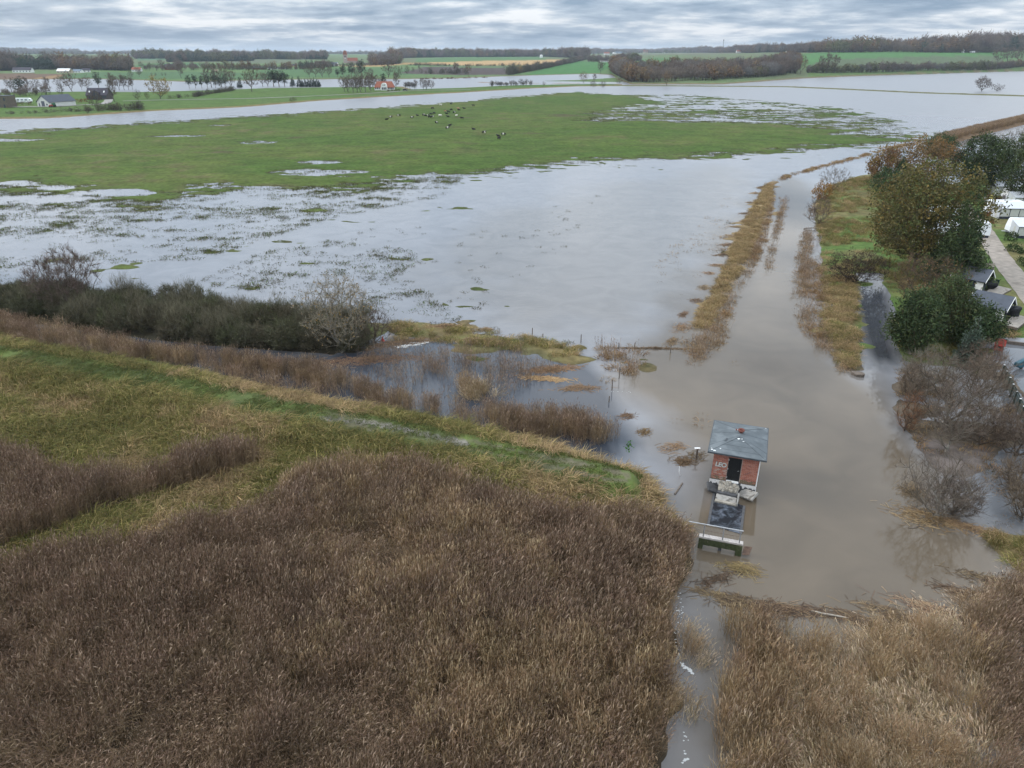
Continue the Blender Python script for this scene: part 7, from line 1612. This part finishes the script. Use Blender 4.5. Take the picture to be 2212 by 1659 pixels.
def small(x, y, wpx, hpx, label, wall='white_wall', roof='roof_dark', rz=0.0, zf=None, name='house', cat='house'):
    c = P(x, y); rgm = math.hypot(c[0], c[1]); w = wpx / FPX * rgm; h = hpx / FPX * rgm
    n_ = max(1, int(w / 4)); wd = min(w * .6, 9)
    return building(name, label, c + np.array([0, wd / 2, 0]), R(rz), w, wd, h * .5, h, wall, roof, wins=[('f', -w / 2 + (i + .5) * w / n_, h * .15, w / n_ * .35, h * .22) for i in range(n_)], cat=cat, over=.3)
SM = [(z1(190, 411), 120, 32, 'white gabled house with dark roof at the left edge of the far shore', 'white_wall', 'roof_dark', 6),
      (z1(553, 417), 95, 30, 'tan and white farm shed on the far left shore', 'tan_wall', 'white_wall', -8), (z1(670, 413), 62, 22, 'pale blue grey shed right of the tan shed', 'white_wall', 'roof_blue', -8),
      (z1(745, 408), 50, 26, 'small white gabled cottage right of the farm sheds', 'white_wall', 'roof_dark', 30), (z1(1185, 402), 62, 28, 'red roofed cottage behind the round brown tree', 'white_wall', 'roof_red', 5),
      (z1(1490, 388), 95, 40, 'large dark roofed brick house in the village beyond the lake', 'red_brick_far', 'roof_dark', 4), (z1(1880, 402), 28, 14, 'tiny pale hut in the green field beyond the shore pines', 'tan_wall', 'tan_wall', 0),
      (z1(1148, 275), 34, 14, 'tiny white cottage left on the far ridge', 'white_wall', 'roof_dark', 20), (z1(1250, 272), 14, 20, 'narrow white gable on the far left ridge', 'white_wall', 'white_wall', 0), (z1(1370, 268), 52, 16, 'white house row on the far ridge at left', 'white_wall', 'white_wall', 8),
      (z1(1580, 262), 34, 12, 'tiny white house among trees on the far ridge', 'white_wall', 'roof_red', 0),
      (z2(375, 385), 52, 22, 'white cottage with blue tarpaulin left of the church village', 'white_wall', 'roof_dark', -10), (z2(265, 384), 90, 22, 'low dark roofed houses in the village left of the church', 'red_brick_far', 'roof_dark', 6), (z2(455, 382), 60, 14, 'long low white house in the village before the church', 'white_wall', 'roof_dark', 4),
      (z2(570, 360), 40, 20, 'grey house half hidden by village trees', 'tan_wall', 'roof_dark', 0), (z2(645, 292), 40, 16, 'white farm on the ridge above the village', 'white_wall', 'roof_blue', 10), (z2(915, 353), 62, 26, 'white barn with rounded roof left below the church', 'white_wall', 'roof_blue', -12),
      (z3(1303, 256), 42, 20, 'white house with brown roof on the hillside, left one', 'white_wall', 'roof_red', 5), (z3(1362, 254), 14, 16, 'small white gable beside the blue grey barn', 'white_wall', 'white_wall', 0), (z3(1408, 250), 56, 18, 'blue grey barn on the hillside', 'barn_white', 'roof_blue', 5),
      (z3(1310, 320), 105, 14, 'long low white farmstead above the bright green field', 'white_wall', 'house_dark', 3), (z3(1640, 243), 40, 24, 'red roofed house among trees on the skyline', 'tan_wall', 'roof_red', 12), (z3(1805, 240), 22, 16, 'tiny white gable on the skyline', 'white_wall', 'white_wall', 0),
      (z3(1980, 236), 52, 26, 'white villa with red roof on the skyline', 'white_wall', 'roof_red', 3), (z4(357, 199), 40, 13, 'white house with red roof left of the green hill', 'white_wall', 'roof_red', 6), (z4(4, 209), 24, 14, 'red gabled house at the foot of the skyline trees', 'red_brick_far', 'roof_red', 0),
      (z4(1830, 160), 16, 20, 'white gable against the dark skyline wood', 'white_wall', 'white_wall', 25), (z4(1888, 161), 26, 8, 'low white shed before the dark skyline wood', 'white_wall', 'white_wall', 0), (z4(685, 209), 40, 8, 'pale sheds along the hedge of the green hill', 'white_wall', 'white_wall', 0)]
for (x, y), w, h, lab, wl_, rf_, rz_ in SM:
    kk = .3304 if lab.split()[-1] in ('hill', 'wood', 'trees') and x > 1481 else .248
    small(x, y, w * kk, h * kk, lab, wl_, rf_, rz_)
c = P(*z3(733, 281)); r_ = math.hypot(c[0], c[1]) / FPX; top('silo', B().lathe([(0, 0), (3.2 * r_ / 1.1, 0), (3.2 * r_ / 1.1, 9 * r_ * .5), (2.4 * r_ / 1.1, 9 * r_ * .56), (0, 9 * r_ * .6)], 14).mesh('silo', 'white_wall'), 'slim white silo at the edge of the middle ridge wood', 'silo', loc=c)
c = P(*z4(243, 190)); r_ = math.hypot(c[0], c[1]) / FPX; ms = top('radio_mast', None, 'thin grey mast tower standing above the skyline', 'mast', loc=c)
part('shaft', B().bar((0, 0, 0), (0, 0, 22 * r_), 1.1 * r_ * .6, 6, .8 * r_ * .5).mesh('shaft', 'roof_dark'), ms); part('head', B().bar((0, 0, 20 * r_), (0, 0, 22.4 * r_), 1.0 * r_ * .7, 8).mesh('head', 'roof_dark'), ms)

# ------------------------------------------------------------------ cattle
plain('cow_black', (.012, .011, .011), .8, .1, 3); plain('cow_white', (.62, .58, .52), .8, .1, 3); plain('cow_tan', (.28, .17, .10), .8, .1, 3)
def skin(name, verts, edges, radii, root=0, sub=1):
    me = bpy.data.meshes.new(name); me.from_pydata(verts, edges, []); o = bpy.data.objects.new(name, me); COL.objects.link(o)
    md = o.modifiers.new('skin', 'SKIN'); md.use_smooth_shade = True
    for i, r_ in enumerate(radii):
        sv = me.skin_vertices[0].data[i]; sv.radius = (r_, r_) if np.isscalar(r_) else r_; sv.use_root = (i == root)
    o.modifiers.new('sub', 'SUBSURF').levels = sub
    dg = bpy.context.evaluated_depsgraph_get(); dg.update()
    m2 = bpy.data.meshes.new_from_object(o.evaluated_get(dg)); bpy.data.objects.remove(o); m2.name = name; return m2
def cow_mesh(pose, kind):
    if pose == 'lie':
        V = [(0, 0, .48), (-.75, 0, .5), (.7, 0, .55), (1.0, 0, .85), (1.25, 0, 1.0), (1.55, .05, .85), (-1.05, 0, .45), (.75, .35, .2), (.35, .45, .12), (.75, -.35, .2), (.35, -.45, .12), (-.65, .4, .25), (-.2, .55, .15), (-.65, -.4, .25), (-.2, -.55, .15), (-1.15, .1, .2)]
    else:
        hd = [(1.0, 0, 1.2), (1.3, 0, .75), (1.5, .05, .35)] if pose == 'graze' else [(1.0, 0, 1.35), (1.25, 0, 1.6), (1.55, .05, 1.45)]
        V = [(0, 0, 1.0), (-.75, 0, 1.08), (.7, 0, 1.08)] + hd + [(-1.05, 0, 1.1), (.65, .28, .72), (.66, .28, .05), (.65, -.28, .72), (.60, -.28, .05), (-.72, .28, .75), (-.85, .28, .05), (-.72, -.28, .75), (-.78, -.28, .05), (-1.2, .0, .55)]
    E_ = [(0, 1), (0, 2), (2, 3), (3, 4), (4, 5), (1, 6), (2, 7), (7, 8), (2, 9), (9, 10), (1, 11), (11, 12), (1, 13), (13, 14), (6, 15)]
    Rr = [.42, .40, .40, .26, .19, .13, .22, .15, .075, .15, .075, .18, .08, .18, .08, .045]
    me = skin('cow_' + pose + kind, V, E_, Rr, 0, 1)
    mats = {'black': ['cow_black'], 'belted': ['cow_black', 'cow_white'], 'white': ['cow_white'], 'tan': ['cow_tan'], 'half': ['cow_black', 'cow_white']}[kind]
    for mm in mats: me.materials.append(MATS[mm])
    idx = np.zeros(len(me.polygons), np.int32)
    if kind in ('belted', 'half'):
        cx_ = np.array([p_.center[:] for p_ in me.polygons]); idx = ((cx_[:, 0] > (-.35 if kind == 'belted' else .3)) & (cx_[:, 0] < (.3 if kind == 'belted' else .8)) & (cx_[:, 2] > .3)).astype(np.int32)
    me.polygons.foreach_set('material_index', idx); me.update(); return me
CW = {}
cows = [(1377, 822, 'lie', 'black'), (1412, 801, 'lie', 'belted'), (1485, 793, 'graze', 'half'), (1597, 805, 'lie', 'belted'), (1647, 788, 'lie', 'black'), (1700, 788, 'graze', 'half'), (1717, 790, 'lie', 'black'), (1742, 793, 'graze', 'half'), (1750, 806, 'graze', 'black'), (1775, 803, 'stand', 'half'), (1765, 775, 'lie', 'black'), (1790, 772, 'graze', 'black'),
        (1843, 793, 'graze', 'white'), (1887, 749, 'lie', 'tan'), (1911, 797, 'lie', 'black'), (1900, 771, 'lie', 'black'), (1915, 761, 'stand', 'black'), (1940, 742, 'graze', 'black'), (1965, 766, 'stand', 'half'), (1985, 788, 'lie', 'white'), (2002, 727, 'lie', 'tan'), (2007, 739, 'lie', 'black'), (2052, 726, 'lie', 'black'), (2033, 817, 'stand', 'black'), (2132, 706, 'stand', 'black'),
        (1847, 699, 'stand', 'white'), (1939, 689, 'stand', 'black'), (1775, 729, 'graze', 'black'), (1812, 849, 'lie', 'belted'), (1927, 873, 'lie', 'black'), (1908, 904, 'stand', 'belted'), (2135, 908, 'lie', 'black')]
cows = [(z2(x, y), p_, k) for x, y, p_, k in cows] + [(z3(x, y), p_, k) for x, y, p_, k in ((233, 944, 'stand', 'half'), (358, 966, 'lie', 'black'), (403, 960, 'graze', 'belted'), (365, 994, 'stand', 'black'))]
CL = {'black': 'black cow', 'belted': 'black cow with a white belt', 'white': 'white cow', 'tan': 'tan brown cow', 'half': 'black cow with white shoulder'}
CP = {'lie': 'lying in the green meadow herd', 'graze': 'grazing in the green meadow herd', 'stand': 'standing in the green meadow herd'}
rnd = random.Random(3)
for i, ((x, y), p_, k) in enumerate(cows):
    if (p_, k) not in CW: CW[(p_, k)] = cow_mesh(p_, k)
    c = P(x, y); o = top('cow', CW[(p_, k)], CL[k] + ' ' + CP[p_], 'cow', 'cattle herd in the green meadow', loc=(c[0], c[1], c[2] - .03), rz=rnd.choice((0, math.pi)) + rnd.uniform(-.9, .9)); o.scale = (.72,) * 3
    if i == len(cows) - 1: o['label'] = 'large black cow nearest the camera, at the right front of the herd'
    elif i == 0: o['label'] = 'black cow lying at the far left end of the herd'
    elif i == 25: o['label'] = 'white cow standing at the back of the herd'
    elif i == 27: o['label'] = 'big black cow grazing at the back left of the herd'
    elif i == 24: o['label'] = 'black cow standing alone at the far right of the herd'
    elif i == 28: o['label'] = 'black cow with a white belt lying below the middle of the herd'
    elif i == 30: o['label'] = 'black and white cow standing below the middle of the herd'

# ------------------------------------------------------------------ labels that tell neighbours in a row apart
ORDW = ['second', 'third', 'fourth', 'fifth', 'sixth', 'seventh', 'eighth', 'ninth', 'tenth', 'eleventh', 'twelfth', 'thirteenth', 'fourteenth', 'fifteenth']
ROWS = {'bare trees on the lake shore behind the farm': 'bare tree in the lake shore row behind the farm', 'row of dark spruces': 'dark spruce in the dense row left of the farmhouse', 'pines on the lake shore': 'dark pine in the loose lake shore group',
        'bare trees behind the shore pines': 'bare tree behind the loose shore pines', 'brown trees beside the pine clump': 'brown bare tree beside the dark pine clump', 'three broad dark pines': 'broad dark pine in the clump of three',
        'brown clump on the far shore': 'bare tree in the brown far shore clump', 'pines on the far shore': 'far shore pine above the farmhouse grove', 'bare trees on the far shore': 'bare tree among the far shore pines', 'grove beside the white farmhouse': 'brown bare tree in the grove beside the farmhouse',
        'pollarded willows by the road': 'pollarded willow in the row right of the farmhouse', 'three bare trees by the road end': 'bare tree in the trio by the road end', 'taller trees in the young row': 'taller brown tree starting the young tree row', 'clump on the right hillside': 'round brown tree on the right edge hillside',
        'tiny bushes on the far green shore': 'tiny dark bush on the far green shore', 'grey trees standing in the flood': 'grey bare tree standing in the upper right flood'}
byg = {}
for o in scene.objects:
    if o.parent is None and o.get('group'): byg.setdefault(o['group'], []).append(o)
def number(lst, base, last, frm):
    for i, o in enumerate(lst):
        o['label'] = base + (', ' + last[0] if i == 0 else ', ' + last[1] if i == len(lst) - 1 else ', ' + ORDW[i - 1] + ' ' + frm)
for gname, base in ROWS.items():
    number(sorted(byg.get(gname, []), key=lambda o: o.location.x / o.location.y), base, ('leftmost', 'rightmost'), 'from left')
number(sorted(byg['wrack bundles along the embankment'], key=lambda o: o.location.y), 'brown flood wrack bundle along the embankment fence', ('nearest', 'farthest'), 'from near end')
cl = {}
for o in byg['cattle herd in the green meadow']: cl.setdefault(o['label'], []).append(o)
for lab, lst in cl.items():
    if len(lst) > 1: number(sorted(lst, key=lambda o: o.location.x / o.location.y), lab, ('leftmost such', 'rightmost such'), 'such from left')

# ------------------------------------------------------------------ hazy air
m = bpy.data.materials.new('haze_mat'); m.use_nodes = True; MATS['haze_mat'] = m
n, l = m.node_tree.nodes, m.node_tree.links; n.clear()
out = n.new('ShaderNodeOutputMaterial'); pv = n.new('ShaderNodeVolumePrincipled'); pv.inputs['Color'].default_value = (.72, .82, .95, 1); pv.inputs['Density'].default_value = .00007; pv.inputs['Anisotropy'].default_value = 0.1
l.new(pv.outputs[0], out.inputs['Volume'])
if USE_HAZE:
    top('haze', B().box(-15500, 15500, -15500, 15500, -1.8, 118).mesh('haze', 'haze_mat'), 'thin pale blue haze in the air over the flooded valley', kind='stuff')
